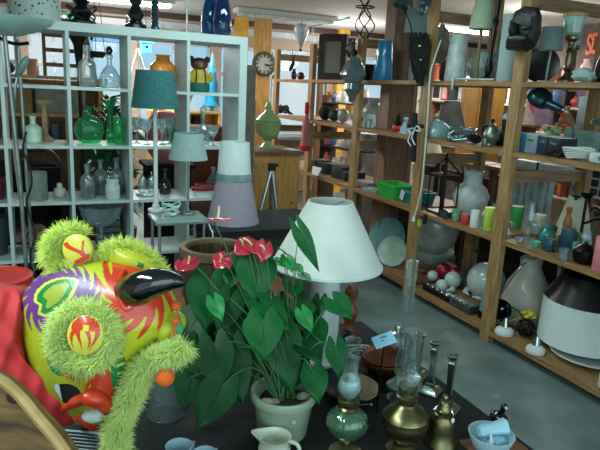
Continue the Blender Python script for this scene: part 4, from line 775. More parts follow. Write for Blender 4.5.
# wrought iron candle holder
P = rsp(595, 238, B1, 3.0); u = mpp(P); t = thing('iron_candelabra', 'black wrought iron candle holder with scrolls at the right edge', 'candle holder', P)
for dy, h_ in ((.10, 50*u), (-.07, 62*u)):
    MB().tube([P+V((0, dy, 0)), P+V((0, dy, h_))], .009, 8).build('upright', blackm, parent=t); MB().lathe(sc(PR['bowl'], .03, .08), P+V((0, dy, h_)), 16).build('drip_cup', blackm, parent=t)
MB().tube([P+V((0, y, 28*u+.03*math.sin((y+.1)*20))) for y in [-.07+.017*i for i in range(11)]], .007, 6).build('crossbar', blackm, parent=t)
MB().tube([P+V((0, .02+.045*math.exp(-k*.14)*math.cos(k*.6), 38*u+.045*math.exp(-k*.14)*math.sin(k*.6))) for k in range(18)], .005, 6).build('scroll', blackm, parent=t)
MB().box(P+V((0, .015, .006)), (.08, .24, .012)).build('foot', blackm, parent=t)
tag(MB().box(onz(571, 248, B1)+V((.0, 0, .051)), (.03, .03, .10), rz=.3).build('purple_box', mat('purple_card', '34244e', .5)), 'small purple box beside the bright green candle', 'box')
P = onz(584, 252, B1)+V((.0, 0, 0)); tag(MB().ball(P+V((0, 0, .09)), .03, (1, 1, .9)).lathe(sc(PR['cup'], .07, .05), P, 16).build('egg_cup', paleblue), 'pale blue egg in a cup beside the iron candle holder', 'egg cup')
tag(MB().box(rsp(410, 216, B1-.09, 2.6)+V((0, 0, 0)), (.02, .025, .05)).build('green_lighter', mat('lime_plastic', '9ac43c', .4)), 'lime green tag hanging below the third shelf at the post', 'tag'); o = C.objects['green_lighter']; o.location = at(419, 226, x=2.60)
tag(MB().box(at(425, 219, x=2.6), (.02, .022, .075)).build('black_switch', rubber), 'black inline switch hanging below the third shelf at the post', 'switch')
# large shade with bow, white box etc. stand behind on the shelf
P = rsp(574, 222, B1, 3.08); u = mpp(P); t = thing('bow_lampshade', 'large cream tapered shade with a dark bow at its top', 'lamp shade', P)
MB().lathe(sc(shade(.42), 46*u, 38*u), P, 40, closed=True).build('cover', ivory_f, parent=t); MB().ball(P+V((-.05, -.03, 46*u)), .016, (1, 2.2, .6)).ball(P+V((-.05, -.03, 45*u)), .012, (1, 1, 1.6)).build('bow', mat('dark_ribbon', '2a3a36', .7), parent=t)
# ---- bottom shelf
for (a_, b_), s_ in zip(((1.86, 2.68), (2.80, 3.59)), ('behind the pear shade and the drum shade', 'behind the crimson bowls and globes')):
    tag(MB().box((3.272, (a_+b_)/2, .30), (.016, b_-a_, .60)).build('added_dark_sheet', mat('dark_sheet', '221a14', .8)), 'added dark brown sheet darkening the shelf back ' + s_, 'board')  # added sheets that keep the bottom shelf back dark and hide the radiator
tag(MB().box((3.12, 4.46, B0+.24), (.03, .54, .48)).build('brown_hardboard', mat('brown_panel', '4d3d31', .7)), 'brown board standing at the back of the bottom shelf', 'board')
P = rsp(386, 250, B0, 2.95); u = mpp(P); R1 = 19*u
def plate(label, px, py, x, r_px, m_, nd, name='plate', cat='plate'):
    P = rsp(px, py, B0, x); u = mpp(P); R1 = r_px*u; nd = V(nd).normalized(); s_ = math.sqrt(1-nd.z**2)
    o = MB().lathe([(0, 0), (R1*.6, 0), (R1, .02), (R1, .027), (R1*.6, .008), (0, .008)], P+V((0, 0, R1*s_+.004)), 40, M=axis_m(nd)).build(name, m_); return tag(o, label, cat)
plate('teal plate standing on edge on the bottom shelf', 386, 262, 2.95, 19, mat('teal_plate', '6d999d', .3), (-.8, -.5, .3))
plate('pale green plate leaning before the teal plate', 391, 274, 2.80, 15, mat('celadon_plate', '9db5a4', .3), (-.75, -.55, .35))
P = onz(431, 268, B0); u = mpp(P); tag(MB().lathe([(0, 0), (25*u, 0), (26*u, .02), (25*u, .035), (0, .035)], P, 40).build('wooden_board', wood('round_board', '8a5a30', '6b4424', axis='y')), 'round wooden board under the big glass shade', 'board')
Q = P+V((0, 0, .036)); tag(MB().lathe(sc([(0, 0), (.5, 0), (1, .9), (1, 1), (.4, .2), (0, .2)], 15*u, 42*u), Q, 40).build('glass_dish', mat('grey_opal', '8ba09c')), 'shallow grey glass dish on the round wooden board', 'dish')
Q2 = Q+V((0, 0, 15*u+.003)); u2 = mpp(Q2); tag(MB().lathe(sc([(0, 0), (.6, 0), (.9, .25), (1, .5), (.95, .8), (.75, 1), (.7, .97), (.88, .78), (.93, .5), (.84, .28), (.55, .06), (0, .05)], 42*u2, 48*u2), Q2, 40).build('ceiling_bowl', mat('smoky_opal', 'a3a6a0', .2, coat=.7)), 'big smoky white glass ceiling shade on the bottom shelf', 'lamp shade')
for (px, py, r), s_ in zip(((452, 280, 8.2), (468, 283, 8.2)), ('left one', 'right one')):
    P = V((3.03, 3.70, B0)) if px < 460 else V((3.06, 3.573, B0)); u = mpp(P); item('crimson_shade', 'crimson glass bowl shade on the bottom shelf, ' + s_, 'lamp shade', P, 2*r-2, 2*r, [(0, 0), (.5, 0), (.85, .2), (1, .5), (.9, .8), (.6, 1), (.52, 1), (.82, .8), (.92, .5), (.8, .25), (0, .06)], crimson)
P = V((3.17, 3.40, B0)); u = mpp(P); a_ = V((-.8, .25, .15)); tag(MB().lathe(sc(shade(.6), .19, .165), P+V((-.16, .03, .095)), 36, M=axis_m(-a_), closed=True).build('grey_cone_shade', mat('grey_felt', '5d5a57', .9)), 'grey tapered shade lying on its side behind the globes', 'lamp shade')
for px, py, r, s_ in ((452, 288, 8.5, 'middle sized, left of the large globe'), (484, 299, 19, 'largest, beside the shelf post'), (432, 281, 5.5, 'smallest, at the left'), (441, 291, 6, 'small, second from the left')):
    P = onz(px, py, B0); u = mpp(P); tag(MB().ball(P+V((0, 0, r*u)), r*u, seg=28, rows=18).build('globe_shade', opal), 'white opal glass globe shade, ' + s_, 'lamp shade')
for i, (px, py) in enumerate(((446, 294), (468, 298), (455, 300), (468, 291), (472, 300))):
    P = onz(px, py, B0); u = mpp(P); s_ = ['first', 'second', 'third', 'fourth', 'fifth', 'sixth'][i]
    o = item('light_bulb', 'small white candle bulb lying among the globe shades', 'light bulb', P+V((0, 0, 3.4*u)), 11, 6, [(0, 0), (.4, 0), (.4, .3), (.9, .5), (1, .7), (.6, .92), (0, 1)], opal, 'loose bulbs on the bottom shelf', 14, M=axis_m((math.cos(i*1.3), math.sin(i*1.3), .1)))
bp = [onz(423, 289, B0), onz(447, 303, B0)]; t = thing('spotlight_bar', 'long black spotlight bar lying along the bottom shelf edge', 'light fixture', bp[0]+V((.03, 0, 0)))
d_ = (bp[1]-bp[0]); MB().box((bp[0]+bp[1])/2+V((.02, 0, .02)), (.04, d_.length, .035)).build('bar', blackm, parent=t)
for k in range(5): MB().ball(bp[0]+d_*(k+.5)/5+V((.02, 0, .045)), .014).build('screw', silver, parent=t)
A = onz(452, 304, B0); B_ = onz(472, 315, B0); c_ = (A+B_)/2+V((.02, 0, .031)); t = thing('grey_appliance', 'flat grey metal appliance with small knobs at the shelf edge', 'appliance', c_-V((0, 0, .03)))
MB().box(c_, (.10, (A-B_).length, .06)).build('case', mat('grey_metal', '4f5656', .4, metal=.4), parent=t, bev=.004)
for k in range(6): MB().lathe(sc(PR['disc'], .015, .018), c_+V((-.05, (k-2.5)*.045, .03)), 12).build('knob', silver, parent=t)
P = onz(487, 317, B0); t = thing('blue_cup', 'pale blue plastic cap before the largest globe', 'cap', P); u = mpp(P); MB().lathe(sc([(0, 0), (1, 0), (.8, 1), (.75, 1), (0, .9)], 20*u, 17*u, 6*u), P, 24).build('cap', mat('sky_plastic', '4f8fae', .4), parent=t); MB().lathe(sc(PR['disc'], 7*u, 19*u), P, 24).build('black_ring', blackm, parent=t)
# right of the post
P = V((2.745, 2.73, B0)); t = thing('spot_lamp', 'black bowl spot lamp facing out beside the shelf post', 'lamp', P); d_ = V((-.8, -.5, .1)).normalized(); q = P+V((0, 0, .128))
MB().lathe([(0, -.06), (.03, -.055), (.05, -.03), (.07, .03), (.066, .03), (.045, -.02), (0, -.03)], q, 28, M=axis_m(d_)).build('reflector', blackg, parent=t); MB().ball(q, .018).build('bulb', silver, parent=t); MB().tube([P+V((.03, .02, 0)), q+V((.03, .02, -.03))], .012, 8).lathe(sc(PR['disc'], .012, .08), P+V((.03, .02, 0)), 16).build('stand', blackm, parent=t)
for (px, py, s_) in ((504, 333.5, 'left one beside the post'), (535, 352, 'right one below the drum shade')):
    P = onz(px, py, B0); u = mpp(P); t = thing('downlight', 'small white downlight with a silver cone top, ' + s_, 'light fixture', P)
    MB().lathe(sc([(0, 0), (.95, 0), (1, .3), (.9, .6), (.45, 1), (0, 1)], 8*u, 19*u), P, 28).build('disc', white_p, parent=t); MB().lathe(sc([(0, 0), (1, 0), (.35, 1), (0, 1)], 10*u, 9*u, 7*u), P, 24).build('cone', silver, parent=t)
P = V((2.79, 2.552, B0)); u = mpp(P); t = thing('flower_basket', 'dark wire basket holding a yellow artificial flower', 'basket', P); m = MB(); random.seed(6)
for i in range(16):
    a = V((random.gauss(0, 1), random.gauss(0, 1), random.gauss(0, 1))).normalized(); b = a.orthogonal().normalized(); c = a.cross(b); m.tube([P+V((0, 0, 9.6*u))+(b*math.cos(k*.45)+c*math.sin(k*.45))*9*u for k in range(15)], .003, 5)
m.build('wire_ball', blackm, parent=t); m = MB()
for i in range(14):
    a = i*2.4; q = P+V((.03*math.cos(a)*(.4+.05*i), .045*math.sin(a)*(.4+.05*i), 24*u+.012*math.sin(i))); m.ball(q, .016, (1.2, 1, .5), 8, 6, M=rotm(z=a, x=.6))
m.build('flower', mat('yellow_petal', 'c9b52f', .6), parent=t); cord([P+V((0, .02, 20*u)), at(505, 322, x=2.75), at(494, 324, x=2.72)], .004, 'flower_stem', mat('yellow_stem', 'a9a83c', .6), t)
cord([onz(506, 330, B0)+V((0, 0, .02)), at(509, 308, x=2.75), at(519, 312, x=2.75), at(528, 328, x=2.75)], .005, 'lamp_wire', rubber); tag(C.objects['lamp_wire'], 'black looping wire over the dark wire basket', 'wire')
P = V((2.985, 2.765, B0)); u = mpp(P); item('pear_shade', 'large frosted pear shaped glass shade with a narrow neck', 'lamp shade', P, 66, 49, 'pear', mat('milky_grey_glass', 'b3aea6', .4, coat=.2, var=.06), seg=40)
cord([at(498, 300, x=2.75), at(507, 285, x=2.76), at(520, 268, x=2.8), at(527, 262, x=2.85)], .005, 'steel_wire', steel); tag(C.objects['steel_wire'], 'thin steel wire curving beside the pear shade', 'wire')
P = onz(571, 350, B0)+V((.06, -.01, .0)); u = mpp(P); hb = .058
t = thing('drum_lampshade', 'large white drum lamp shade at the right of the bottom shelf', 'lamp shade', P+V((0, 0, hb))); rr = 41*u
MB().lathe([(rr, hb), (rr*.98, hb+.265), (rr*.98-.005, hb+.265), (rr-.005, hb)], P, 48, closed=True).build('cover', white_f, parent=t)
MB().lathe([(0, hb+.263), (rr*.98, hb+.263), (rr*.98, hb+.267), (0, hb+.267)], P, 48).build('diffuser', white_f, parent=t)
Q = P+V((0, 0, hb+.268)); tag(MB().lathe([(rr*.98, 0), (rr*.62, .15), (rr*.60, .15), (rr*.96, 0)], Q, 48, closed=True).build('black_lampshade', mat('black_fabric', '060a0c', .35)), 'glossy black tapered shade stacked on the white drum shade', 'lamp shade')
tag(MB().lathe([(0, 0), (rr*.6, 0), (rr*.92, .03), (rr*.92, .036), (rr*.58, .01), (0, .01)], P+V((-.03, -.10, .0)), 44).build('oval_platter', white_p), 'pale oval platter lying under the white drum shade', 'plate')
for s_, dx, dy in (('left', -.03, .1), ('right', .05, -.1)): pass
tag(MB().box(P+V((.02, .02, .047)), (.14, .2, .02)).build('packing_pad', card), 'cardboard pad between the platter and the drum shade', 'pad')
P = onz(600, 387, B0); u = mpp(P); tag(MB().box(P+V((.04, -.04, .045)), (.09, .12, .09), rz=.3).build('socket_box', cream, bev=.008), 'cream plastic socket box at the right end of the bottom shelf', 'box')
# ------------------------------------------------------------------ foreground table and its things
T = .55
bt = thing('black_table', 'low black draped display table in the foreground', 'table', (.50, 1.35, 0))
BX0, BX1, BY0, BY1 = -.42, 1.30, .55, 2.12
MB().box(((BX0+BX1)/2, (BY0+BY1)/2, T-.0153), (BX1-BX0, BY1-BY0, .03)).build('tabletop', mat('black_table_top', '060709', .8, var=.3, scale=50), parent=bt, bev=.005)
for x in (BX0, BX1): MB().box((x-(.004 if x > 0 else -.004), (BY0+BY1)/2, T-.2), (.01, BY1-BY0-.02, .34)).build('hanging_cloth', black, parent=bt)
for x in (BX0+.08, BX1-.08):
    for y in (BY0+.08, BY1-.08): MB().box((x, y, (T-.04)/2), (.05, .05, T-.04)).build('leg', blackm, parent=bt)
w2 = thing('brown_table', 'brown wooden table under the barrel bucket', 'table', (.72, 2.58, 0))
MB().box((.72, 2.58, T-.0153), (.92, .84, .03)).build('tabletop', mat('red_brown_wood', '7c5138', .5, stretch=(1, 8, 8), col2='5f3b28'), parent=w2, bev=.004)
for x in (.32, 1.12):
    for y in (2.22, 2.94): MB().box((x, y, (T-.032)/2), (.05, .05, T-.032)).build('leg', mid_wood, parent=w2)
def ft(px, py): return at(px, py, z=T)
# ---- barrel bucket
P = V((.80, 2.50, T)); P = at(213, 312, z=T); u = mpp(P); R1 = 33*u
bk_ = thing('barrel_bucket', 'dark brown wooden bucket with thick rim and hoops behind the anthurium', 'bucket', P); bw = mat('barrel_wood', '55412f', .6, scale=7, stretch=(8, 8, .6), col2='33261b', bump=.2); Hb = .30
MB().lathe([(0, 0), (R1*.78, 0), (R1*.95, Hb*.55), (R1*.93, Hb*.8), (R1*.93, Hb), (R1*.82, Hb), (R1*.82, Hb*.5), (R1*.74, .02), (0, .02)], P, 48).build('body', bw, parent=bk_)
MB().lathe([(R1*.80, Hb+.0005), (R1*.82, Hb-.03), (R1*.935, Hb-.03), (R1*1.0, Hb-.025), (R1*1.02, Hb), (R1*1.0, Hb+.012), (R1*.84, Hb+.012)], P, 48, closed=True).build('rim', mat('bucket_rim', '6b543d', .5), parent=bk_)
for z in (.62, .30): MB().lathe([(R1*(.955 if z > .5 else .89), Hb*z), (R1*(.985 if z > .5 else .92), Hb*z), (R1*(.98 if z > .5 else .95), Hb*(z+.09)), (R1*(.94 if z > .5 else .91), Hb*(z+.09))], P, 48, closed=True).build('hoop', mat('hoop_metal', '5a4a36', .4, metal=.6), parent=bk_)
for k in range(22):
    a = 2*PI*k/22; MB().box(P+V((R1*.815*math.cos(a), R1*.815*math.sin(a), Hb*.72)), (.006, .028, Hb*.5), rz=a).build('stave', bw, parent=bk_)
# ---- white lamp
P = V((at(321, 360, y=1.80).x, 1.80, T)); u = mpp(P)
zb = at(331, 264, y=1.80).z; zt = at(333, 201, y=1.80).z; rb = 55*dep(at(331, 272, y=1.8))/F; rt_ = 22.5*dep(at(333, 201, y=1.8))/F
wl = thing('table_lamp', 'white vase bodied table lamp with a wide cream white cone shade', 'lamp', P)
MB().lathe([(0, 0), (.052, 0), (.056, .012), (.046, .02), (.05, .05), (.058, .14), (.058, .2), (.05, zb-T-.01), (.042, zb-T+.02), (.02, zb-T+.04), (.012, zb-T+.1), (0, zb-T+.1)], P, 36).build('body', mat('lamp_ceramic', 'c3ccca', .35), parent=wl)
ls = MB().lathe([(rb, zb-T), (rt_, zt-T), (rt_-.003, zt-T), (rb-.003, zb-T)], P, 56, closed=True).build('lamp_shade', mat('cream_shade', 'd9ded6', .9, var=.03), parent=wl)
MB().lathe([(rb-.004, zb-T-.001), (rb+.0015, zb-T-.001), (rb+.0005, zb-T+.006), (rb-.004, zb-T+.006)], P, 56, closed=True).build('trim', white_f, parent=ls)
m = MB(); m.tube([P+V((0, 0, zb-T+.1)), P+V((0, 0, zt-T-.02))], .006, 8)
for k in range(3):
    a = 2*PI*k/3+.4; m.tube([P+V((0, 0, zt-T-.02)), P+V(((rt_-.004)*math.cos(a), (rt_-.004)*math.sin(a), zt-T-.008))], .0022, 6)
m.build('shade_carrier', steel, parent=wl)
# orange brown turned wooden base at its right
P = V((at(349, 330, y=1.97).x, 1.97, T)); item('wooden_lamp_foot', 'orange brown turned wooden post behind the white lamp', 'wooden post', P, 56, 15, [(0, 0), (1, 0), (1, .18), (.8, .22), (.7, .3), (.95, .42), (.95, .55), (.6, .62), (.55, .68), (.9, .78), (.9, .9), (.6, .95), (.5, 1), (0, 1)], mat('orange_brown', '7d4527', .4, col2='5c3019'))
# ---- anthurium
P = at(282, 432, z=T); u = mpp(P); pot_h = 62*u; ap = thing('potted_anthurium', 'red flowering anthurium with glossy heart leaves in a pale green pot', 'potted plant', P)
pr = .5*67*dep(P+V((0, 0, .13)))/F
pot = MB().lathe([(0, 0), (pr*.70, 0), (pr*.74, .006), (pr*.90, .115), (pr*.99, .118), (pr*1.0, .135), (pr*.97, .14), (pr*.88, .138), (pr*.84, .11), (0, .105)], P, 44).build('pot', mat('pot_glaze', '93a08a', .4, var=.05, coat=.2), parent=ap)
MB().lathe([(0, .106), (pr*.83, .106), (pr*.6, .114), (0, .118)], P, 24).build('soil', mat('soil', '2a2119', .95, scale=60, bump=.6), parent=pot)
for px, py, r, c_ in ((261, 390, .019, 'b59a8c'), (270, 394, .013, '8d8172'), (300, 392, .016, '9aa08f'), (308, 386, .012, '7d7568')):
    MB().ball(P+V(((px-282)*u*1.0, (-.02 if py > 389 else .01), .118)), r, (1.3, 1, .6), bump=.3, seed=px).build('pebble', mat('pebble_'+c_, c_, .7), parent=pot)
tagp = MB().box(P+V((-.004, -pr*.885, .085)), (.012, .002, .01), rx=-.1, ry=.5).build('price_sticker', mat('lilac_sticker', 'b5b0d6', .6), parent=pot)
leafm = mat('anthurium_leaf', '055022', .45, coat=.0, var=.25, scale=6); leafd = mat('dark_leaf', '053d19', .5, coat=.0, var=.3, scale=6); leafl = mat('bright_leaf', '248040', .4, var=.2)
stemm = mat('petiole_green', '2f5a30', .5); spath = mat('red_spathe', 'c02a40', .2, coat=.7, var=.25, scale=20); spad = mat('cream_spadix', 'd9d2a0', .6)
HW = [(0, .82), (.1, 1.0), (.2, 1.04), (.35, .97), (.52, .78), (.7, .5), (.86, .22), (1, .0)]
def hw(t):
    for (a, b), (c, d) in zip(HW, HW[1:]):
        if t <= c: return b+(d-b)*(t-a)/(c-a)
    return 0
def leaf(B, Tp, w, nrm, droop=.12, fold=.18, m_=None, name='leaf', par=None, lobe=.34, th=.0012):
    d = Tp-B; L = d.length; d = d/L; n_ = (nrm-d*nrm.dot(d)).normalized(); s_ = d.cross(n_)
    nt, nu = 14, 10; mb = MB(); gr = {}
    for i in range(nt+1):
        t = i/nt
        for j in range(nu+1):
            q = -1+2*j/nu; a_ = abs(q)
            back = lobe*math.sin(PI*min(1, a_*.93))*(1-t)**3
            p = B+d*L*(t-back)+s_*(q*hw(t)*w/2)+n_*(fold*w*.5*a_*hw(t)-droop*L*(t*t)-.05*w*a_*a_+.02*w*math.sin(9*t+3*q))
            gr[i, j] = [mb.bm.verts.new(p), None if t > .999 else None]
            gr[i, j][1] = mb.bm.verts.new(p-n_*th)
    for k in (0, 1):
        for i in range(nt):
            for j in range(nu):
                if i == nt-1 and False: continue
                mb.face((gr[i, j][k], gr[i+1, j][k], gr[i+1, j+1][k], gr[i, j+1][k]))
    ed = [(0, j) for j in range(nu+1)]+[(i, nu) for i in range(1, nt+1)]+[(nt, j) for j in range(nu-1, -1, -1)]+[(i, 0) for i in range(nt-1, 0, -1)]
    for a, b in zip(ed, ed[1:]+ed[:1]): mb.face((gr[a][0], gr[b][0], gr[b][1], gr[a][1]))
    # midrib
    mb.tube([gr[i, nu//2][0].co+n_*.0006 for i in range(nt)], [.0022*(1-i/nt*.7) for i in range(nt)], 5)
    return mb.build(name, m_ or leafm, parent=par, ang=60)
for m_ in (leafm, leafd, leafl): m_.node_tree.nodes['Principled BSDF'].inputs['Specular IOR Level'].default_value = .28
random.seed(21)
toC = lambda p: (EYE-p).normalized()
crown = P+V((0, .0, .12))
def petiole(B, r=.0028, bow=.05, par=ap, m_=None):
    b0 = crown+V((random.uniform(-.03, .03), random.uniform(-.03, .03), 0)); mid = b0.lerp(B, .55)+V((0, 0, bow))
    pts = smooth([b0, mid, B], 5); return MB().tube(pts, r, 6).build('stem', m_ or stemm, parent=par)
D0 = dep(P)
EX = []
for i in range(16):
    a_ = random.uniform(0, 6.28); q_ = random.uniform(.3, 1); ex, ey = 255+48*q_*math.cos(a_), 330+48*q_*math.sin(a_)
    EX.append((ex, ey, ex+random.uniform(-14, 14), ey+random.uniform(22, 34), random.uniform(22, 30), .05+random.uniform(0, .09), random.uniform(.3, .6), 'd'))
LV = EX+[  # base, tip, width (picture pixels), depth offset, up-tilt of the face
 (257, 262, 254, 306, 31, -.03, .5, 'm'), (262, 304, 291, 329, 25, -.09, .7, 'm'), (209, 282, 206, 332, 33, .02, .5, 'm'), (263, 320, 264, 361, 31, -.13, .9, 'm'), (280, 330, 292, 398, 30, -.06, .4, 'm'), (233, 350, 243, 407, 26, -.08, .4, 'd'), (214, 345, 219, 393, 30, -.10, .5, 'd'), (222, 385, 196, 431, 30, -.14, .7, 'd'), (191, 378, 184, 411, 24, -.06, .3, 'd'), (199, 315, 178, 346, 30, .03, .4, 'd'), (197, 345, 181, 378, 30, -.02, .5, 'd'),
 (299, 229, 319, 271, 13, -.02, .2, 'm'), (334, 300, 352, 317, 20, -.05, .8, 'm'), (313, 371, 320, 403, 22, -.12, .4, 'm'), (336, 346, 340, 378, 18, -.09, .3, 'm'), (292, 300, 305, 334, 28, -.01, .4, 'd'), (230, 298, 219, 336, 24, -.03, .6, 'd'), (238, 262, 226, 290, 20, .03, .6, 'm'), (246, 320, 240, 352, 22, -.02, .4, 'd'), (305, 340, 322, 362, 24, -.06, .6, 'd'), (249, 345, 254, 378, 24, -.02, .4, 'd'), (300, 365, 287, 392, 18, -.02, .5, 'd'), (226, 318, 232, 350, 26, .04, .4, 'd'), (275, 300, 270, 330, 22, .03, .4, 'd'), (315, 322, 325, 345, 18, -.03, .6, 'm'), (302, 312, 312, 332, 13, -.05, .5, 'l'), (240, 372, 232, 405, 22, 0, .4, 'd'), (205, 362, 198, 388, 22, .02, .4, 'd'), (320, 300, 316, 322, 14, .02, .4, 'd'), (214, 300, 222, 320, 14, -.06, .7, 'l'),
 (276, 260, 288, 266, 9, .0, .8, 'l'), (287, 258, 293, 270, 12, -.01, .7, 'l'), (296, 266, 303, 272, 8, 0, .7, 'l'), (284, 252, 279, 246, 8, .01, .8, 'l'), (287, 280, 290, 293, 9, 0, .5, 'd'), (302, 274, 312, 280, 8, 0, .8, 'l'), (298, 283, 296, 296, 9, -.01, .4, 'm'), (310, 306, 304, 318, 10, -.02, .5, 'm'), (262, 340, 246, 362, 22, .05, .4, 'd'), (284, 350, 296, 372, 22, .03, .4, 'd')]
for bx_, by_, tx, ty, w_, dd, tilt, k in LV:
    B = at(bx_, by_, d=D0+dd+.03); Tp = at(tx, ty, d=D0+dd-.02)
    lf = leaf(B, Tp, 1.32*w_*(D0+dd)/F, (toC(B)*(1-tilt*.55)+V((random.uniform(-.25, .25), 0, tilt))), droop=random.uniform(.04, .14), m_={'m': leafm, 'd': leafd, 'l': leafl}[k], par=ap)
    petiole(B, .0022 if w_ > 16 else .0014, .04 if by_ < 330 else .07, m_=stemm)
for bx_, by_, tx, ty, w_, dd, n_, sp in [(213, 219, 232, 218, 13, .03, (0, -.1, 1), (219, 206)), (247, 244, 233, 254, 20, -.02, (-.2, -.8, .6), (240, 239)), (250, 243, 259, 254, 17, -.03, (.1, -.9, .5), (243, 238)), (265, 246, 262, 262, 20, -.04, (.1, -.9, .5), (260, 245)), (192, 262, 177, 270, 17, .02, (-.1, -.5, .9), (189, 256)), (224, 258, 214, 268, 21, .0, (0, -.5, .9), (220, 254)), (226, 260, 230, 268, 12, -.01, (.3, -.5, .9), None), (180, 263, 176, 270, 10, .03, (0, -.5, .9), None)]:
    B = at(bx_, by_, d=D0+dd+.01); Tp = at(tx, ty, d=D0+dd-.01)
    fl_ = leaf(B, Tp, w_*(D0+dd)/F, V(n_), droop=.05, fold=.1, m_=spath, name='red_flower', par=ap, lobe=.4)
    if sp:
        c_ = B.lerp(Tp, .25)+V((0, 0, .002)); e_ = at(sp[0], sp[1], d=D0+dd-.01)
        MB().tube(smooth([c_, c_.lerp(e_, .5)+V((.002, 0, .002)), e_], 4), [.0036]*6+[.003]*2+[.002], 8).build('spadix', spad, parent=fl_)
        petiole(B, .0022, .03)
# ---- bell jar
P = at(166, 414, z=T); u = mpp(P); item('glass_bell_jar', 'clear glass bell jar under the lion head fur', 'jar', P, 58, 36, [(.97, 0), (1, .01), (.98, .05), (.92, .3), (.9, .7), (.84, .75), (.84, 1), (.81, 1), (.81, .76), (.87, .7), (.89, .3), (.95, .05), (.95, 0)], clear, seg=40, closed=True)
# ---- cream pitcher and cups
P = at(274, 459, z=T); u = mpp(P); hp_ = 0.072; t = thing('cream_pitcher', 'small cream pitcher with a pouring lip before the plant pot', 'pitcher', P); r0 = 16.5*u
mb = MB(); prf = [(0, 0), (.62, 0), (.66, .05), (.98, .35), (.98, .5), (.86, .72), (.92, .9), (1.0, 1), (.93, 1), (.84, .88), (.78, .72), (.9, .5), (.9, .35), (.55, .08), (0, .07)]; mb.lathe([(r*r0, z*hp_) for r, z in prf], P, 40)
sd = (-RT+UP*.1); sd.z = 0; sd.normalize()
for v in mb.bm.verts:
    q = v.co-P; zz = q.z/hp_
    if zz > .7:
        qd = V((q.x, q.y, 0)); 
        if qd.length > 1e-5:
            c_ = max(0, qd.normalized().dot(sd)); k = (zz-.7)/.3; v.co += sd*(.45*r0*k*c_**6)+V((0, 0, .14*hp_*k*c_**4))
mb.build('body', cream, parent=t); hd_ = -sd*.75+V((.3, -.6, 0)); hd_.normalize()
cord([P+hd_*r0*.9+V((0, 0, hp_*.93)), P+hd_*r0*1.45+V((0, 0, hp_*.86)), P+hd_*r0*1.55+V((0, 0, hp_*.5)), P+hd_*r0*.95+V((0, 0, hp_*.25))], .0055, 'handle', cream, t, 10)
for px, py, w_, s_ in ((179, 473, 27, 'left and taller one'), (204, 480, 24, 'right one at the bottom edge')):
    P = at(px, py, z=T); u = mpp(P); t = thing('blue_cup', 'pale blue china cup, ' + s_, 'cup', P); MB().lathe(sc(PR['cup'], 31*u, w_*u), P, 36).build('bowl', paleblue, parent=t)
    cord([P+V((w_*u*.42, .012, 26*u)), P+V((w_*u*.66, .03, 24*u)), P+V((w_*u*.6, .03, 14*u)), P+V((w_*u*.4, .012, 10*u))], .003, 'handle', paleblue, t, 8)
# ---- dish
P = at(350, 394, z=T); u = mpp(P); t = thing('shallow_dish', 'shallow tan dish with a dark blue glazed half behind the oil lamp', 'dish', P); rd = 29*u
sp_ = mat('split_glaze', 'a3886b', .35, var=.1); nt_ = sp_.node_tree; gr_ = nt_.nodes.new('ShaderNodeTexGradient'); mp_ = nt_.nodes.new('ShaderNodeMapping'); tc_ = [x for x in nt_.nodes if x.type == 'TEX_COORD'][0]
mp_.inputs['Scale'].default_value = (14, 10, 14); mp_.inputs['Location'].default_value = (.55, -.1, 0); nt_.links.new(tc_.outputs['Object'], mp_.inputs['Vector']); nt_.links.new(mp_.outputs[0], gr_.inputs['Vector'])
rp_ = nt_.nodes.new('ShaderNodeValToRGB'); rp_.color_ramp.elements[0].color = lin('1b2334')+[1]; rp_.color_ramp.elements[0].position = .45; rp_.color_ramp.elements[1].color = lin('a3886b')+[1]; rp_.color_ramp.elements[1].position = .62
nt_.links.new(gr_.outputs['Fac'], rp_.inputs['Fac']); nt_.links.new(rp_.outputs['Color'], nt_.nodes['Principled BSDF'].inputs['Base Color'])
MB().lathe([(0, 0), (rd*.5, 0), (rd*.9, .018), (rd, .03), (rd*.97, .032), (rd*.86, .022), (rd*.5, .006), (0, .006)], P, 48).build('bowl', sp_, parent=t)
# ---- oil lamps
def chimney(P, z0, spec, par, m_=chim, name='glass_chimney'):
    o_ = [(r, z0+z) for r, z in spec]; i_ = [(max(.001, r-.0016), z) for r, z in reversed(o_)]
    return MB().lathe(o_+i_, P, 36, closed=True).build(name, m_, parent=par)
P = at(345, 452, z=T); u = mpp(P); ol = thing('oil_lamp', 'brass oil lamp with a ribbed pale green glass font', 'oil lamp', P)
def zz(py): # height at the lamp's own depth
    return at(346, py, d=dep(P)-.0).z-T
MB().lathe([(0, 0), (.045, 0), (.047, .006), (.03, .012), (.012, .022), (.012, zz(444)+.004), (.016, zz(440)+.004), (.012, zz(437)), (0, zz(437))], P, 32).build('foot', brass, parent=ol)
rf = 20.5*u; MB().lathe([(rf*.2, zz(438)), (rf*.55, zz(433)), (rf*.95, zz(424)), (rf, zz(417)), (rf*.92, zz(410)), (rf*.6, zz(404)), (rf*.45, zz(402)), (rf*.4, zz(402)), (rf*.55, zz(405)), (rf*.86, zz(411)), (rf*.93, zz(417)), (rf*.88, zz(424)), (rf*.5, zz(432))], P, 60, closed=True, flute=.03, nf=20).build('glass_font', lamp_green, parent=ol)
MB().lathe([(0, zz(431)), (rf*.45, zz(430)), (rf*.7, zz(422)), (0, zz(422))], P, 24).build('oil', mat('lamp_oil', '8f9a5a', .2), parent=ol)
bn = MB().lathe([(0, zz(404)), (rf*.48, zz(404)), (rf*.5, zz(401)), (rf*.42, zz(399)), (rf*.44, zz(396)), (rf*.54, zz(394)), (rf*.54, zz(391)), (rf*.4, zz(389)), (0, zz(389))], P, 32).build('burner', brass, parent=ol)
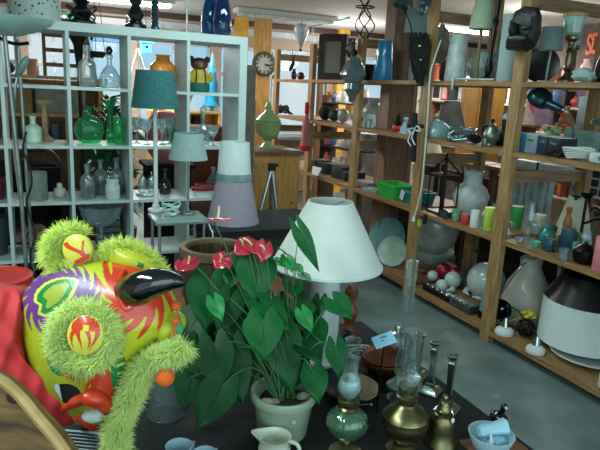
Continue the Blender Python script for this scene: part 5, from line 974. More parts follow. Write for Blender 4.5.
for k in range(16): a = 2*PI*k/16; MB().box(P+V((rf*.47*math.cos(a), rf*.47*math.sin(a), zz(388.5))), (.002, .006, .012), rz=a).build('prong', brass, parent=bn)
MB().tube([P+V((rf*.4, -.005, zz(399))), P+V((rf*1.0, -.02, zz(398)))], .0018, 6).lathe([(0, 0), (.006, 0), (.006, .004), (0, .004)], P+V((rf*1.0, -.02, zz(398))), 12, M=axis_m((1, -.3, 0))).build('wick_key', brass, parent=bn)
cw = 7.3*u
chimney(P, 0, [(rf*.36, zz(391)), (rf*.42, zz(388)), (12.2*u, zz(380)), (12.4*u, zz(376)), (10.5*u, zz(369)), (cw, zz(363)), (cw, zz(332)), (cw*1.08, zz(328)), (cw*1.1, zz(327.4))], ol)
MB().lathe([(rf*.3, zz(390)), (11.3*u, zz(380)), (11.5*u, zz(376)), (9.7*u, zz(369.5)), (9*u, zz(369.5)), (10.6*u, zz(376)), (10.4*u, zz(380)), (rf*.25, zz(389.5))], P, 32, closed=True).build('frosted_band', glass('milky_glass', 'cfdde0', .08, .55), parent=ol)
P = at(402, 449, z=T); u = mpp(P); o2 = thing('oil_lamp', 'broad brass oil lamp with a clear bulged chimney', 'oil lamp', P)
def z2(py): return at(402, py, d=dep(P)).z-T
rf = 23*u; MB().lathe([(0, 0), (rf*.7, 0), (rf*.72, .006), (rf*.4, z2(442)), (rf*.42, z2(438)), (rf*.8, z2(430)), (rf*.98, z2(421)), (rf, z2(416)), (rf*.96, z2(413)), (rf*.98, z2(411)), (rf*.8, z2(404)), (rf*.5, z2(399)), (rf*.42, z2(396)), (0, z2(396))], P, 48).build('brass_font', brass, parent=o2)
bn = MB().lathe([(0, z2(397)), (rf*.36, z2(397)), (rf*.38, z2(393)), (rf*.47, z2(391)), (rf*.47, z2(388)), (rf*.36, z2(387)), (rf*.34, z2(379)), (rf*.3, z2(378)), (0, z2(378))], P, 36).build('burner', mat('dark_brass', '6b6142', .3, metal=.9), parent=o2)
for k in range(12): a = 2*PI*k/12; MB().box(P+V((rf*.355*math.cos(a), rf*.355*math.sin(a), z2(383))), (.002, .005, .016), rz=a).build('slot', brass, parent=bn)
chimney(P, 0, [(rf*.4, z2(386)), (rf*.44, z2(383)), (13*u, z2(376)), (13.4*u, z2(371)), (11.5*u, z2(365)), (9.3*u, z2(358)), (8.6*u, z2(340)), (8.6*u, z2(322)), (9*u, z2(319))], o2)
P = V((at(400, 392, y=1.47).x, 1.47, T)); u = mpp(P); o3 = thing('oil_lamp', 'tall slim silver oil lamp with a very long straight chimney', 'oil lamp', P)
def z3(py): return at(400, py, y=1.47).z-T
MB().lathe([(0, 0), (.042, 0), (.044, .008), (.02, .016), (.02, .03), (.045, .042), (.048, .055), (.03, .07), (.02, .075), (0, .075)], P, 32).build('font', tin, parent=o3); MB().lathe([(0, .074), (.02, .074), (.024, .09), (.024, .1), (0, .1)], P, 24).build('burner', brass, parent=o3)
chimney(P, 0, [(.022, .098), (.026, .102), (.026, .15), (.017, .18), (5.2*u, z3(330)), (5.2*u, z3(263)), (5.6*u, z3(262))], o3)
# ---- candlesticks
sq = math.radians(32)
def candlestick(label, px, py, ptop):
    P = at(px, py, z=T); u = mpp(P); Hh = (py-ptop)*u*1.04; t = thing('silver_candlestick', label, 'candlestick', P); R45 = sq
    def sqr(spec, name):
        mb = MB(); rows = [[mb.bm.verts.new(P+Matrix.Rotation(R45, 3, 'Z') @ V((sx*r, sy*r, z))) for sx, sy in ((-1, -1), (1, -1), (1, 1), (-1, 1))] for r, z in spec]
        for A, B in zip(rows, rows[1:]):
            for k in range(4): mb.face((A[k], A[(k+1) % 4], B[(k+1) % 4], B[k]))
        mb.face(list(reversed(rows[0]))); mb.face(rows[-1]); return mb.build(name, silver, parent=t, ang=20)
    sqr([(.036, 0), (.036, .006), (.032, .010), (.030, .013), (.022, .022), (.014, .024), (.013, .034), (.010, .036)], 'base')
    sqr([(.0085, .036), (.0085, Hh*.45), (.0098, Hh*.72), (.0105, Hh*.86), (.008, Hh*.875), (.012, Hh*.9)], 'column')
    MB().lathe([(.009, Hh*.9), (.016, Hh*.93), (.02, Hh*.985), (.021, Hh), (.012, Hh), (.011, Hh*.94), (0, Hh*.94), (0, Hh*.9)], P, 24).build('socket', silver, parent=t)
candlestick('square silver candlestick, middle of the three, beside the brass bell', 430, 392, 340)
candlestick('square silver candlestick, nearest the table edge, behind the brass bell', 447, 410, 353)
candlestick('square silver candlestick, farthest of the three, behind the clear chimney', 417, 376, 332)
# ---- brass bell
P = at(440, 442, z=T); u = mpp(P); t = thing('brass_hand_bell', 'aged brass bell with a knobbed handle before the candlesticks', 'bell', P)
MB().lathe([(r*u, z*u) for r, z in [(16.5, 0), (17.5, 1), (16.5, 4), (14.3, 9), (13.2, 16), (12.4, 24), (10.5, 28.5), (9.4, 30), (9.4, 32), (6, 34), (0, 34.5), (0, 33), (8, 30), (11, 26), (12, 16), (13.5, 8), (15.5, 1)]], P, 40).build('body', brass, parent=t)
MB().lathe([(r*u, z*u) for r, z in [(0, 34), (7.5, 34), (8, 36), (6, 38), (5.4, 42), (4.4, 45), (2.2, 46.5), (2.2, 48), (3.4, 49.5), (2.2, 52), (0, 53)]], P, 32).build('handle', brass, parent=t)
MB().ball(P+V((.008, -.035, 30*u)), .006, (1, .4, 1.4)).build('price_label', paper, parent=t)
# ---- copper pot, silver pot, label, black box, cable
P = at(383, 374, z=T); u = mpp(P); t = thing('copper_pot', 'dark copper lidded pot with a silvery knob', 'pot', P)
MB().lathe(sc([(0, 0), (.55, 0), (.6, .05), (.95, .45), (1, .6), (.98, .66), (.9, .66), (.9, .55), (0, .5)], 27*u, 47*u), P, 40, flute=.012, nf=24).build('body', copper, parent=t)
ld = MB().lathe([(r*u, z*u) for r, z in [(22, 18.5), (22.6, 19.5), (17, 25), (8, 30), (5, 31), (0, 31.5), (0, 18.5)]], P, 40, flute=.01, nf=24).build('lid', copper, parent=t); MB().lathe([(r*u, z*u) for r, z in [(0, 31), (2, 31), (2, 33), (4.4, 35), (4, 38), (0, 39)]], P, 20).build('knob', silver, parent=ld)
P = V((at(394, 360, y=1.76).x+.005, 1.76, T)); u = mpp(P); t = thing('silver_tureen', 'round silver tureen with ringed lid behind the copper pot', 'pot', P)
MB().lathe(sc([(0, 0), (.5, 0), (.55, .08), (.95, .5), (1, .75), (.95, .8), (0, .7)], 20*u, 33*u), P, 40).build('body', silver, parent=t); ld = MB().lathe([(r*u, z*u) for r, z in [(16, 16), (16.3, 17), (14.5, 19), (13, 19.5), (11, 23), (7, 26), (3, 27), (0, 27.5), (0, 16)]], P, 40).build('lid', silver, parent=t); MB().lathe([(r*u, z*u) for r, z in [(0, 27), (2, 27), (2, 28.5), (3.2, 30.5), (2.2, 32.5), (0, 33)]], P, 20).build('knob', silver, parent=ld)
P = at(362, 355, z=T); tag(MB().box(P+V((-.05, .13, .025)), (.10, .08, .05), rz=.5).build('black_case', rubber, bev=.004), 'black case behind the copper pot and the cable coil', 'case')
P = at(385, 345, z=T)+V((0, 0, .0)); t = tag(MB().box(at(384, 340, d=1.80), (.07, .04, .003), M=Matrix((RT, FW*.6+UP*.8, UP*.6-FW*.8)).transposed() @ rotm(z=.35)).build('blue_label', mat('label_blue', '8fc0d8', .5)), 'pale blue printed card label standing beside the copper pot', 'label')
c0 = at(384, 340, d=1.799)
for k, (a, b, l_) in enumerate(((-8, 2, 10), (-3, -2, 14), (-6, 5, 6))): MB().box(at(384+a*.3, 339+b, d=1.797), (l_*.0016, .002, .003), M=Matrix((RT, FW, UP)).transposed() @ rotm(y=-.3)).build('printed_line', mat('label_ink', '1d4f7d', .6), parent=t)
MB().tube([at(384, 344, d=1.81), V((at(384, 344, d=1.81).x, at(384, 344, d=1.81).y+.01, T))], .003, 6).build('holder', blackm, parent=t)
P = at(357, 358, z=T); m = MB()
for k in range(3): m.tube([P+V(((.040+.007*k)*math.cos(a), (.040+.007*k)*math.sin(a), .0105+.012*k+.006*math.sin(a*2+k))) for a in [2*PI*i/20 for i in range(20)]], .0035, 6, cyc=True)
for k in range(3): pass
tag(m.build('white_cable_loop', white_p), 'loop of white cable lying behind the dish', 'cable')
# ---- blue bowl with cloth, on a brown board
P = at(489, 470, z=T-.10); P = at(489, 452, z=T); P.z = T+.007; u = mpp(P); t = thing('blue_bowl', 'pale blue bowl at the table corner holding a rolled cloth', 'bowl', P); rb_ = 22.5*u
MB().lathe(sc([(0, 0), (.6, 0), (.7, .1), (.93, .7), (1, 1), (.95, 1.0), (.86, .7), (.6, .15), (0, .13)], .055, 45*u), P, 44).build('bowl', paleblue, parent=t)
cl = mat('blue_napkin', '9cc3d6', .9, var=.12, bump=.3); Q = P+V((0, 0, .056)); dr_ = (RT*.9+FW*.2+V((0, 0, .12))).normalized()
tag(MB().lathe([(0, -.042), (.013, -.042), (.019, -.03), (.016, -.004), (.018, .006), (.021, .03), (.024, .042), (.018, .043), (.012, .036), (0, .034)], Q+V((0, 0, .012)), 24, M=axis_m(dr_), flute=.06, nf=5).build('rolled_cloth', cl, loc=Q), 'rolled pale blue cloth lying in the blue bowl', 'cloth')
tag(MB().ball(P+V((.008, -.012, .033)), .026, (1.3, .9, .55), bump=.4, seed=9).build('crumpled_cloth', cl), 'crumpled blue cloth below the rolled one in the bowl', 'cloth')
tag(MB().box(P+V((-.026, -.028, .058)), (.018, .003, .022), rz=.5, rx=-.4, ry=.5).build('paper_tag', paper), 'white paper tag on the rim of the blue bowl', 'tag')
P2 = at(498, 424, z=T); u = mpp(P2); t = thing('black_bird', 'small black bird figurine behind the blue bowl', 'figurine', P2); MB().ball(P2+V((0, 0, .022)), .022, (1.1, 1.5, .95)).tube(smooth([P2+V((0, .0, .03)), P2+V((0, -.01, .05)), P2+V((.002, -.012, .066))], 4), [.014, .012, .011, .010, .009, .009, .009, .009, .01], 12).ball(P2+V((.002, -.014, .068)), .011).build('body', blackg, parent=t); MB().ball(P2+V((.0, -.023, .069)), .005).build('face_patch', white_p, parent=t)
tag(MB().box(V((1.19, at(489, 452, z=T).y, T+.0035)), (.17, .14, .006)).build('brown_board', mat('red_brown_wood', '7c5138')), 'brown wooden board on the table corner under the blue bowl', 'board')
# ---- wooden slab lower left
def slab(name, pts, d, thick, m_, lab, cat):
    ps = [at(x, y, d=d+dd) for x, y, dd in pts]; n_ = (ps[1]-ps[0]).cross(ps[2]-ps[0]).normalized()
    if n_.dot(toC(ps[0])) < 0: n_ = -n_
    mb = MB().prism([p-n_*thick for p in ps], n_*thick); return mb, n_
mb, n_ = slab('x', [(-12, 372, 0), (4, 380, 0), (22, 396, 0), (40, 417, -.02), (58, 436, -.04), (76, 462, -.06), (60, 735, -.03), (-20, 735, 0)], 1.02, .03, None, '', '')
sm = mat('slab_wood', '7a5c38', .55, scale=5, stretch=(1, 1, 9), col2='3a2917', bump=.2)
o = tag(mb.build('wooden_slab', sm), 'live edge wooden slab leaning at the lower left corner', 'wood slab')
e = MB().tube(smooth([at(x, y, d=1.0+dd) for x, y, dd in [(-12, 374, 0), (4, 382, 0), (22, 398, 0), (40, 420, -.02), (57, 440, -.04), (73, 464, -.06)]], 5), .010, 8).build('bark_edge', mat('pale_sapwood', 'a0804f', .6, var=.2), parent=o)
for x, y in ((13, 397), (30, 425)): MB().ball(at(x, y, d=1.018), .012, (1, 1, .3), M=axis_m(n_)).build('knot', mat('knot', '2a1c10', .7), parent=o)
# ------------------------------------------------------------------ lion dance head
random.seed(33)
LD = 1.30; NV = -FW
def LP(px, py, off=0): return at(px, py, d=LD-off)
base = at(84, 424, z=T+.0)
lion = thing('lion_dance_head', 'yellow painted lion dance head with furry trim and black horn', 'lion head', base)
OUT = [(20, 300), (26, 290), (36, 278), (50, 269), (70, 262), (92, 258), (112, 259), (132, 262), (150, 268), (166, 282), (177, 300), (182, 318), (172, 332), (158, 346), (144, 362), (134, 384), (126, 402), (112, 420), (94, 429), (78, 424), (62, 413), (46, 400), (34, 384), (26, 362), (21, 338), (19, 318)]
CX, CY = 96, 338; MPP = LD/F; BUL = .125
def closed_curve(pts, k=12):
    out = []; n = len(pts)
    for i in range(n):
        p0, p1, p2, p3 = [V((*pts[(i+j-1) % n], 0)) for j in range(4)]
        for j in range(k):
            t = j/k; out.append(.5*((2*p1)+(p2-p0)*t+(2*p0-5*p1+4*p2-p3)*t*t+(3*p1-p0-3*p2+p3)*t**3))
    return [(p.x, p.y) for p in out]
OC = closed_curve(OUT)
NT = 360
ANG = []
pol = [(math.atan2(y-CY, x-CX), math.hypot(x-CX, y-CY)) for x, y in OC]
def rad(a):
    best = None
    for (a0, r0), (a1, r1) in zip(pol, pol[1:]+pol[:1]):
        d = (a1-a0+PI) % (2*PI)-PI; e = (a-a0+PI) % (2*PI)-PI
        if d != 0 and 0 <= e/d <= 1: return r0+(r1-r0)*e/d
    return min(pol, key=lambda q: abs((q[0]-a+PI) % (2*PI)-PI))[1]
RA = [rad(2*PI*k/NT) for k in range(NT)]
def surf(px, py):
    """height of the painted shell over its mid plane"""
    a = math.atan2(py-CY, px-CX) % (2*PI); k = a/(2*PI)*NT; R0 = RA[int(k) % NT]
    q = min(1, math.hypot(px-CX, py-CY)/R0)
    return BUL*math.sqrt(max(0, 1-q**2.4)) + .012*math.exp(-((px-130)**2+(py-290)**2)/900) + .02*math.exp(-((px-88)**2+(py-408)**2)/500)
def LS(px, py, off=0): return LP(px, py, surf(px, py)+off)
# painted pattern, in the shell's own flat layout
def inside(p, poly):
    x, y = p; c = False
    for (x0, y0), (x1, y1) in zip(poly, poly[1:]+poly[:1]):
        if (y0 > y) != (y1 > y) and x < (x1-x0)*(y-y0)/(y1-y0)+x0: c = not c
    return c
heart_o = closed_curve([(75, 281), (72, 290), (66, 300), (57, 309), (47, 314), (41, 312), (42, 304), (37, 301), (38, 294), (45, 286), (55, 281), (66, 279)], 6)
heart_i = closed_curve([(69, 284), (66, 291), (60, 300), (52, 306), (46, 308), (47, 300), (43, 296), (48, 289), (57, 284)], 6)
heart_b = closed_curve([(78, 280), (75, 291), (68, 302), (58, 312), (47, 317), (38, 314), (39, 305), (34, 302), (35, 293), (43, 284), (54, 279), (66, 277)], 6)
def flame(p, c, ax, r0, r1, n, ph=0, duty=.55, curl=.9):
    """scalloped flame ring: curved tongues round c, full to r0, in tongues out to r1"""
    dx, dy = (p[0]-c[0])/ax[0], (p[1]-c[1])/ax[1]; r = math.hypot(dx, dy)
    if r <= r0: return True
    if r > r1: return False
    t = (r-r0)/(r1-r0); a = math.atan2(dy, dx)+curl*t*.5+ph
    f = (a*n/(2*PI)) % 1
    return f < duty*(1-t)**.7+.02 
leaf_g = closed_curve([(112, 352), (119, 350), (125, 358), (127, 372), (124, 388), (117, 392), (111, 380)], 6)
leaf_g2 = closed_curve([(46, 356), (54, 352), (62, 358), (66, 370), (60, 376), (51, 370)], 6)
eye_p = closed_curve([(54, 386), (62, 384), (72, 385), (80, 391), (80, 400), (73, 408), (66, 405), (60, 398)], 6)
eye_w = [(53, 386), (60, 385), (63, 398), (58, 394)]
def colour(p):
    x, y = p
    if inside(p, eye_p): return 1 if x > 59+.2*(y-385) else 6
    if inside(p, heart_o): return 4 if inside(p, heart_i) else 3
    if inside(p, heart_b): return 5
    if y < 345 and flame(p, (60, 299), (36, 30), .9, 1.3, 19, duty=.8) and x < 102: return 2
    # red flames round the horn
    dx, dy = x-138, y-291
    if flame(p, (136, 288), (27, 31), 1.0, 1.66, 13, .2, .78, -1.5): return 7
    if inside(p, leaf_g): return 3 if ((x*.35+y) % 8) < 5.5 or x < 117 else 5
    if flame(p, (103, 388), (13, 20), .95, 1.7, 12, .3, .75, 1.6) and y > 366 and x > 84: return 7
    if inside(p, leaf_g2): return 3
    if flame(p, (70, 372), (9, 9), .5, 1.2, 9): return 7
    for sx, sy in ((69, 368), (76, 373), (85, 373)):
        if ((x-sx)/3)**2+((y-sy)/2.2)**2 < 1: return 1
    if flame(p, (74, 394), (16, 15), 0, 1.25, 14, 0, .25) and x > 78: return 7
    return 0
yel = mat('lion_yellow', 'b4b626', .38, coat=.12, var=.14, scale=6); lpurple = mat('lion_purple', '6a3585', .38, coat=.12, var=.08); lgreen = mat('lion_green', '0f7a3a', .38, coat=.12, var=.1); lolive = mat('lion_olive', '9aa336', .38, coat=.12); lyel2 = mat('lion_light_yellow', 'd2c74a', .38, coat=.12, var=.06); lred = mat('lion_red', 'd23a1e', .3, coat=.2, var=.1); lblack = mat('lion_black', '07080a', .4); lwhite = mat('lion_white', 'c7d0cc', .4)
LM = [yel, lblack, lpurple, lgreen, lolive, lyel2, lwhite, lred]
mb = MB(); NR = 120; rings = []
for i in range(NR+1):
    q = (i/NR); q = q if i else 0
    if i == 0: rings.append([mb.bm.verts.new(LS(CX, CY))]); continue
    rg = []
    for k in range(NT):
        a = 2*PI*k/NT; R0 = RA[k]*q*.9999; x, y = CX+R0*math.cos(a), CY+R0*math.sin(a); rg.append(mb.bm.verts.new(LS(x, y)))
    rings.append(rg)
def mid(i, k):
    q = (i+.5)/NR; a = 2*PI*(k+.5)/NT; R0 = RA[k]*q; return (CX+R0*math.cos(a), CY+R0*math.sin(a))
for i in range(NR):
    A, B = rings[i], rings[i+1]
    for k in range(NT):
        k2 = (k+1) % NT; mb.mi = colour(mid(i, k))
        mb.face((A[0], B[k2], B[k]) if i == 0 else (A[k], A[k2], B[k2], B[k]))
mb.mi = 0; last = rings[-1]
for q in (.97, .85, .6, .3):
    rg = [mb.bm.verts.new(LP(CX+RA[k]*q*math.cos(2*PI*k/NT), CY+RA[k]*q*math.sin(2*PI*k/NT), -.13*math.sqrt(1-q**2))) for k in range(NT)]
    for k in range(NT): mb.face((last[k], last[(k+1) % NT], rg[(k+1) % NT], rg[k]))
    last = rg
c_ = mb.bm.verts.new(LP(CX, CY, -.13))
for k in range(NT): mb.face((last[k], last[(k+1) % NT], c_))
mb.build('painted_shell', LM, parent=lion, ang=70)
# horn
hb, ht = LS(131, 288, -.02), LP(186, 285, surf(160, 290)+.03)
pts = smooth([LS(129, 292, -.03), LS(138, 289, .015), LP(150, 284, .13), LP(163, 281, .135), LP(175, 281, .13), LP(186, 284, .125)], 6); n_ = len(pts)
MB().tube(pts, [.036*max(.02, (1-(i/(n_-1))**1.9))**.7 for i in range(n_)], 28).build('horn', mat('horn_black', '07090a', .1, coat=1, var=.4, scale=25, bump=.25), parent=lion)
MB().tube([LS(130+17*math.cos(a)*.45-3, 290+19*math.sin(a), .003) for a in [2*PI*k/24 for k in range(24)]], .006, 8, cyc=True).build('horn_collar', lred, parent=lion)
# red lips
MB().tube(smooth([LS(62, 410, -.004), LS(74, 403, .006), LS(88, 398, .012), LS(101, 402, .008), LS(110, 412, .0), LS(105, 424, -.015), LS(90, 424, -.01), LS(77, 416, -.002)], 6), [.008]*6+[.012]*6+[.017]*12+[.015]*6+[.013]*6+[.01]*7, 14).build('red_lips', lred, parent=lion)
MB().ball(LS(94, 415, .004), .021, (1.25, .55, .8), M=Matrix((RT, -FW, UP)).transposed() @ rotm(y=-.15)).build('tooth', lwhite, parent=lion)
MB().ball(LS(100, 417, .012), .012, (1.1, .6, .9), M=Matrix((RT, -FW, UP)).transposed()).build('tongue', lred, parent=lion)
# fur trims: thousands of fine tapering hairs
def fur_mat(name, c):
    m = mat(name, c, .9, var=.08, scale=30); nn = m.node_tree.nodes; L = m.node_tree.links; b = nn['Principled BSDF']; src = b.inputs['Base Color'].links[0].from_socket
    b.inputs['Specular IOR Level'].default_value = .1; b.inputs['Sheen Weight'].default_value = 1; b.inputs['Sheen Roughness'].default_value = .4; b.inputs['Sheen Tint'].default_value = (.85, 1, .35, 1)
    tl = nn.new('ShaderNodeBsdfTranslucent'); L.new(src, tl.inputs['Color']); mx = nn.new('ShaderNodeMixShader'); mx.inputs[0].default_value = .4
    L.new(b.outputs[0], mx.inputs[1]); L.new(tl.outputs[0], mx.inputs[2]); L.new(mx.outputs[0], nn['Material Output'].inputs['Surface']); return m
furm = fur_mat('lime_fur', 'f2ff8e'); furp = fur_mat('pale_lime_fur', 'f0ffa8')
def hair(mb, p, d, L, w):
    d = d.normalized(); s1 = d.orthogonal().normalized(); s2 = d.cross(s1); bend = V((0, 0, -1))*L*random.uniform(.05, .22)+V((random.gauss(0, 1), random.gauss(0, 1), random.gauss(0, 1)))*L*.10
    a = [mb.bm.verts.new(p+(s1*math.cos(q)+s2*math.sin(q))*w) for q in (0, 2.1, 4.2)]
    b = [mb.bm.verts.new(p+d*L*.55+bend*.35+(s1*math.cos(q)+s2*math.sin(q))*w*.7) for q in (0, 2.1, 4.2)]
    t = mb.bm.verts.new(p+d*L+bend)
    for k in range(3):
        mb.face((a[k], a[(k+1) % 3], b[(k+1) % 3], b[k])); mb.face((b[k], b[(k+1) % 3], t))
def fur_path(name, path, core, ln, n, m_, par=lion, w=.0013, cyc=False, squash=1):
    pts = [V(p) for p in path]; mb = MB(); mb.tube(pts, core, 10, cyc=cyc); N = len(pts)
    for i in range(n):
        k = random.uniform(0, N if cyc else N-1.001); j = int(k); p0, p1 = pts[j % N], pts[(j+1) % N]; c = p0.lerp(p1, k-j); t = (p1-p0).normalized()
        a1 = t.orthogonal().normalized(); a2 = t.cross(a1); q = random.uniform(0, 2*PI); d = a1*math.cos(q)+a2*math.sin(q)
        hair(mb, c+d*core*.9, d+t*random.gauss(0, .35), ln*random.uniform(.6, 1.15), w)
    o = mb.build(name, m_, parent=par, ang=180); o['kind'] = 'stuff'; return o
def ring(cx, cy, rx, ry, off=.02, rot=0, n=30, a0=0, a1=2*PI):
    out = []
    for k in range(n):
        a = a0+(a1-a0)*k/(n if abs(a1-a0-2*PI) < .01 else n-1); x, y = rx*math.cos(a), ry*math.sin(a)
        out.append((cx+x*math.cos(rot)-y*math.sin(rot), cy+x*math.sin(rot)+y*math.cos(rot)))
    return out
# raised round ear near the viewer
def pad_mesh(cx, cy, rx, ry, rot, offc, dome, patt, mats, name, par):
    mb = MB(); nr, nt = 26, 72; rows = []
    for i in range(nr+1):
        q = i/nr; rg = []
        for k in range(nt if i else 1):
            a = 2*PI*k/nt; x, y = rx*q*math.cos(a), ry*q*math.sin(a)
            X, Y = cx+x*math.cos(rot)-y*math.sin(rot), cy+x*math.sin(rot)+y*math.cos(rot)
            rg.append(mb.bm.verts.new(LP(X, Y, offc+dome*(1-q*q))))
        rows.append(rg)
    for i in range(nr):
        A, B = rows[i], rows[i+1]
        for k in range(nt):
            k2 = (k+1) % nt; a = 2*PI*(k+.5)/nt; q = (i+.5)/nr; mb.mi = patt(q*math.cos(a), q*math.sin(a))
            mb.face((A[0], B[k2], B[k]) if i == 0 else (A[k], A[k2], B[k2], B[k]))
    mb.mi = 0; bk = [mb.bm.verts.new(v.co-NV*.012) for v in rows[-1]]
    for k in range(nt): mb.face((rows[-1][k], rows[-1][(k+1) % nt], bk[(k+1) % nt], bk[k]))
    mb.face(bk); return mb.build(name, mats, parent=par, ang=60)
def pat_ear(x, y):
    # three red flame tongues rising from the lower rim
    r = math.hypot(x, y)
    if y < -.2 and r < .92 and abs(x) < .8: return 1 if not (abs(x) < .16 and y > -.5) else 0
    w = .13*(1-max(0, y)*.8)
    for c in (-.55, -.25, .12, .5):
        if abs(x-c-.18*math.sin(y*3+c*4)) < w*(1.1-max(0, y+.1)) and y < .75 and r < .95: return 1
    return 0
sf = surf(86, 336)
ear = pad_mesh(85, 335, 18, 20, .12, sf+.036, .012, pat_ear, [lyel2, lred], 'ear_pad', lion)
fur_path('ear_fur', [LP(x, y, sf+.012) for x, y in ring(84, 336, 28, 28, rot=.1)], .009, .025, 4200, furp, lion, cyc=True)
# far ear on top
s2 = .02
ear2 = pad_mesh(77, 249, 14.5, 15, -.5, .058, .008, lambda x, y: 1 if (abs(x+.15-.35*math.sin(y*2.5)) < .17 and y > -.75) or (abs(x-.45+.2*math.sin(y*4)) < .09 and y > -.3) or (y > .62 and abs(x) < .6) else 0, [lyel2, lred], 'ear_pad', lion)
fur_path('ear_fur', [LP(x, y, .025) for x, y in ring(71, 252, 21, 20, rot=-.5, a0=.9, a1=5.9)], .010, .026, 3400, furm, lion)
# brow band of fur along the back of the crown with a yellow cover
pad_mesh(131, 262, 27, 12.5, .33, .035, .018, lambda x, y: 1 if .25 < x < .5 and -.2 < y < .2 else 0, [yel, lgreen], 'brow_cover', lion)
fur_path('brow_fur', [LP(x, y, .02) for x, y in [(100, 260), (104, 254), (110, 250), (117, 247), (125, 247), (133, 249), (141, 253), (149, 259), (156, 267), (161, 274)]], .009, .024, 2400, furm, lion)
# cheek fur down the muzzle and the beard
fur_path('muzzle_fur', [LP(x, y, .09) for x, y in [(186, 343), (180, 349), (172, 353), (163, 356), (154, 359), (146, 364), (140, 371), (136, 380), (132, 390), (129, 398)]], .013, .027, 3600, furp, lion)
fur_path('beard_fur', [LP(x, y, .085) for x, y in [(128, 398), (125, 406), (121, 414), (118, 421), (116, 432), (117, 444), (118, 455)]], .016, .024, 2600, furp, lion)
MB().ball(LP(168, 330, .06), .03, (1, .8, 1)).ball(LP(174, 322, .05), .026).build('nose_bridge', yel, parent=lion)
# pompoms
orp = mat('orange_felt', 'e0601f', .9, var=.12, scale=60)
for px, py, r in ((176, 306, .0105), (176, 321, .0075), (165, 377, .020)): MB().ball(LP(px, py, .10), r, seg=20).build('orange_pompom', orp, parent=lion)
MB().tube([LP(176, 304, .1), LP(177, 320, .1), LP(172, 338, .095)], .002, 6).build('pompom_wire', orp, parent=lion)
MB().prism([LP(177, 310, .085), LP(184, 328, .08), LP(180, 340, .08), LP(175, 330, .085)], NV*.006).build('green_tab', lgreen, parent=lion)
# red cloth tail
mb = MB(); cl_o = closed_curve([(-14, 292), (4, 288), (18, 291), (24, 310), (24, 345), (30, 372), (42, 394), (58, 408), (76, 418), (70, 425), (52, 424), (34, 412), (14, 392), (-14, 372)], 8); ccx, ccy = 14, 348; N2 = len(cl_o); rows = []
for i in range(0, 25):
    q = i/24; rg = []
    for k in range(N2 if i else 1):
        x, y = ccx+(cl_o[k][0]-ccx)*q, ccy+(cl_o[k][1]-ccy)*q
        o_ = .05*math.sqrt(max(0, 1-q*q))+.02+.005*math.sin(x*.28+y*.09)+.003*math.sin(x*.12-y*.2)+.004*mnoise.noise(V((x*.1, y*.06, 0)))
        rg.append(mb.bm.verts.new(LP(x, y, o_)))
    rows.append(rg)
for A, B in zip(rows, rows[1:]):
    for k in range(N2):
        k2 = (k+1) % N2; mb.face((A[0], B[k2], B[k]) if len(A) == 1 else (A[k], A[k2], B[k2], B[k]))
bk = [mb.bm.verts.new(v.co-NV*.06) for v in rows[-1]]
for k in range(N2): mb.face((rows[-1][k], rows[-1][(k+1) % N2], bk[(k+1) % N2], bk[k]))
mb.face(bk); mb.build('red_cloth', mat('red_cloth', 'c02a2e', .75, var=.12, scale=8, bump=.1), parent=lion, ang=180)
fur_path('cloth_fringe', [LP(x, y, .05) for x, y in [(13, 386), (24, 398), (34, 408)]], .004, .01, 260, mat('crimson_fringe', '8e1c3c', .8), lion)
# black stand under the head
MB().tube([V((base.x, base.y, T+.03)), LP(78, 412, 0)], [.03, .022], 16).build('stand', blackm, parent=lion)
# grey ventilated box on the table behind the slab
P = at(33, 444, z=T); t = thing('grey_keyboard', 'pale grey slotted device lying under the lion head', 'device', P)
MB().box(P+V((.03, -.05, .012)), (.34, .16, .024), rz=-.5).build('case', mat('pale_grey_case', '9aa3a3', .5), parent=t, bev=.004)
for k in range(9): MB().box(P+V((.03, -.05, .0255))+Matrix.Rotation(-.5, 3, 'Z') @ V((0, (k-4)*.015, 0)), (.31, .006, .003), rz=-.5).build('slot', rubber, parent=t)
# ------------------------------------------------------------------ the rest of the shop behind
random.seed(77)
def bx3(name, label, cat, c, d, m_, group=None, rz=0, bev=.004, parts=None):
    o = MB().box(V(c)+V((0, 0, d[2]/2)), d, rz=rz).build(name, m_, bev=bev); return tag(o, label, cat, group)
# dark sofa and furniture seen through the cube shelving
sf_ = thing('dark_sofa', 'black sofa behind the lower cells of the cube shelving', 'sofa', (-.45, 4.9, 0)); sm_ = mat('dark_upholstery', '0e0f12', .85)
MB().box((-.45, 4.95, .24), (1.2, .7, .34)).build('seat_base', sm_, parent=sf_, bev=.03); MB().box((-.45, 5.28, .56), (1.2, .2, .62)).build('backrest', sm_, parent=sf_, bev=.04)
for x in (-1.13, .23): MB().box((x, 4.95, .36), (.16, .78, .56)).build('armrest', sm_, parent=sf_, bev=.03)
for x in (-.98, .08):
    for y in (4.68, 5.22): MB().box((x, y, .033), (.05, .05, .066)).build('leg', dark_wood, parent=sf_)
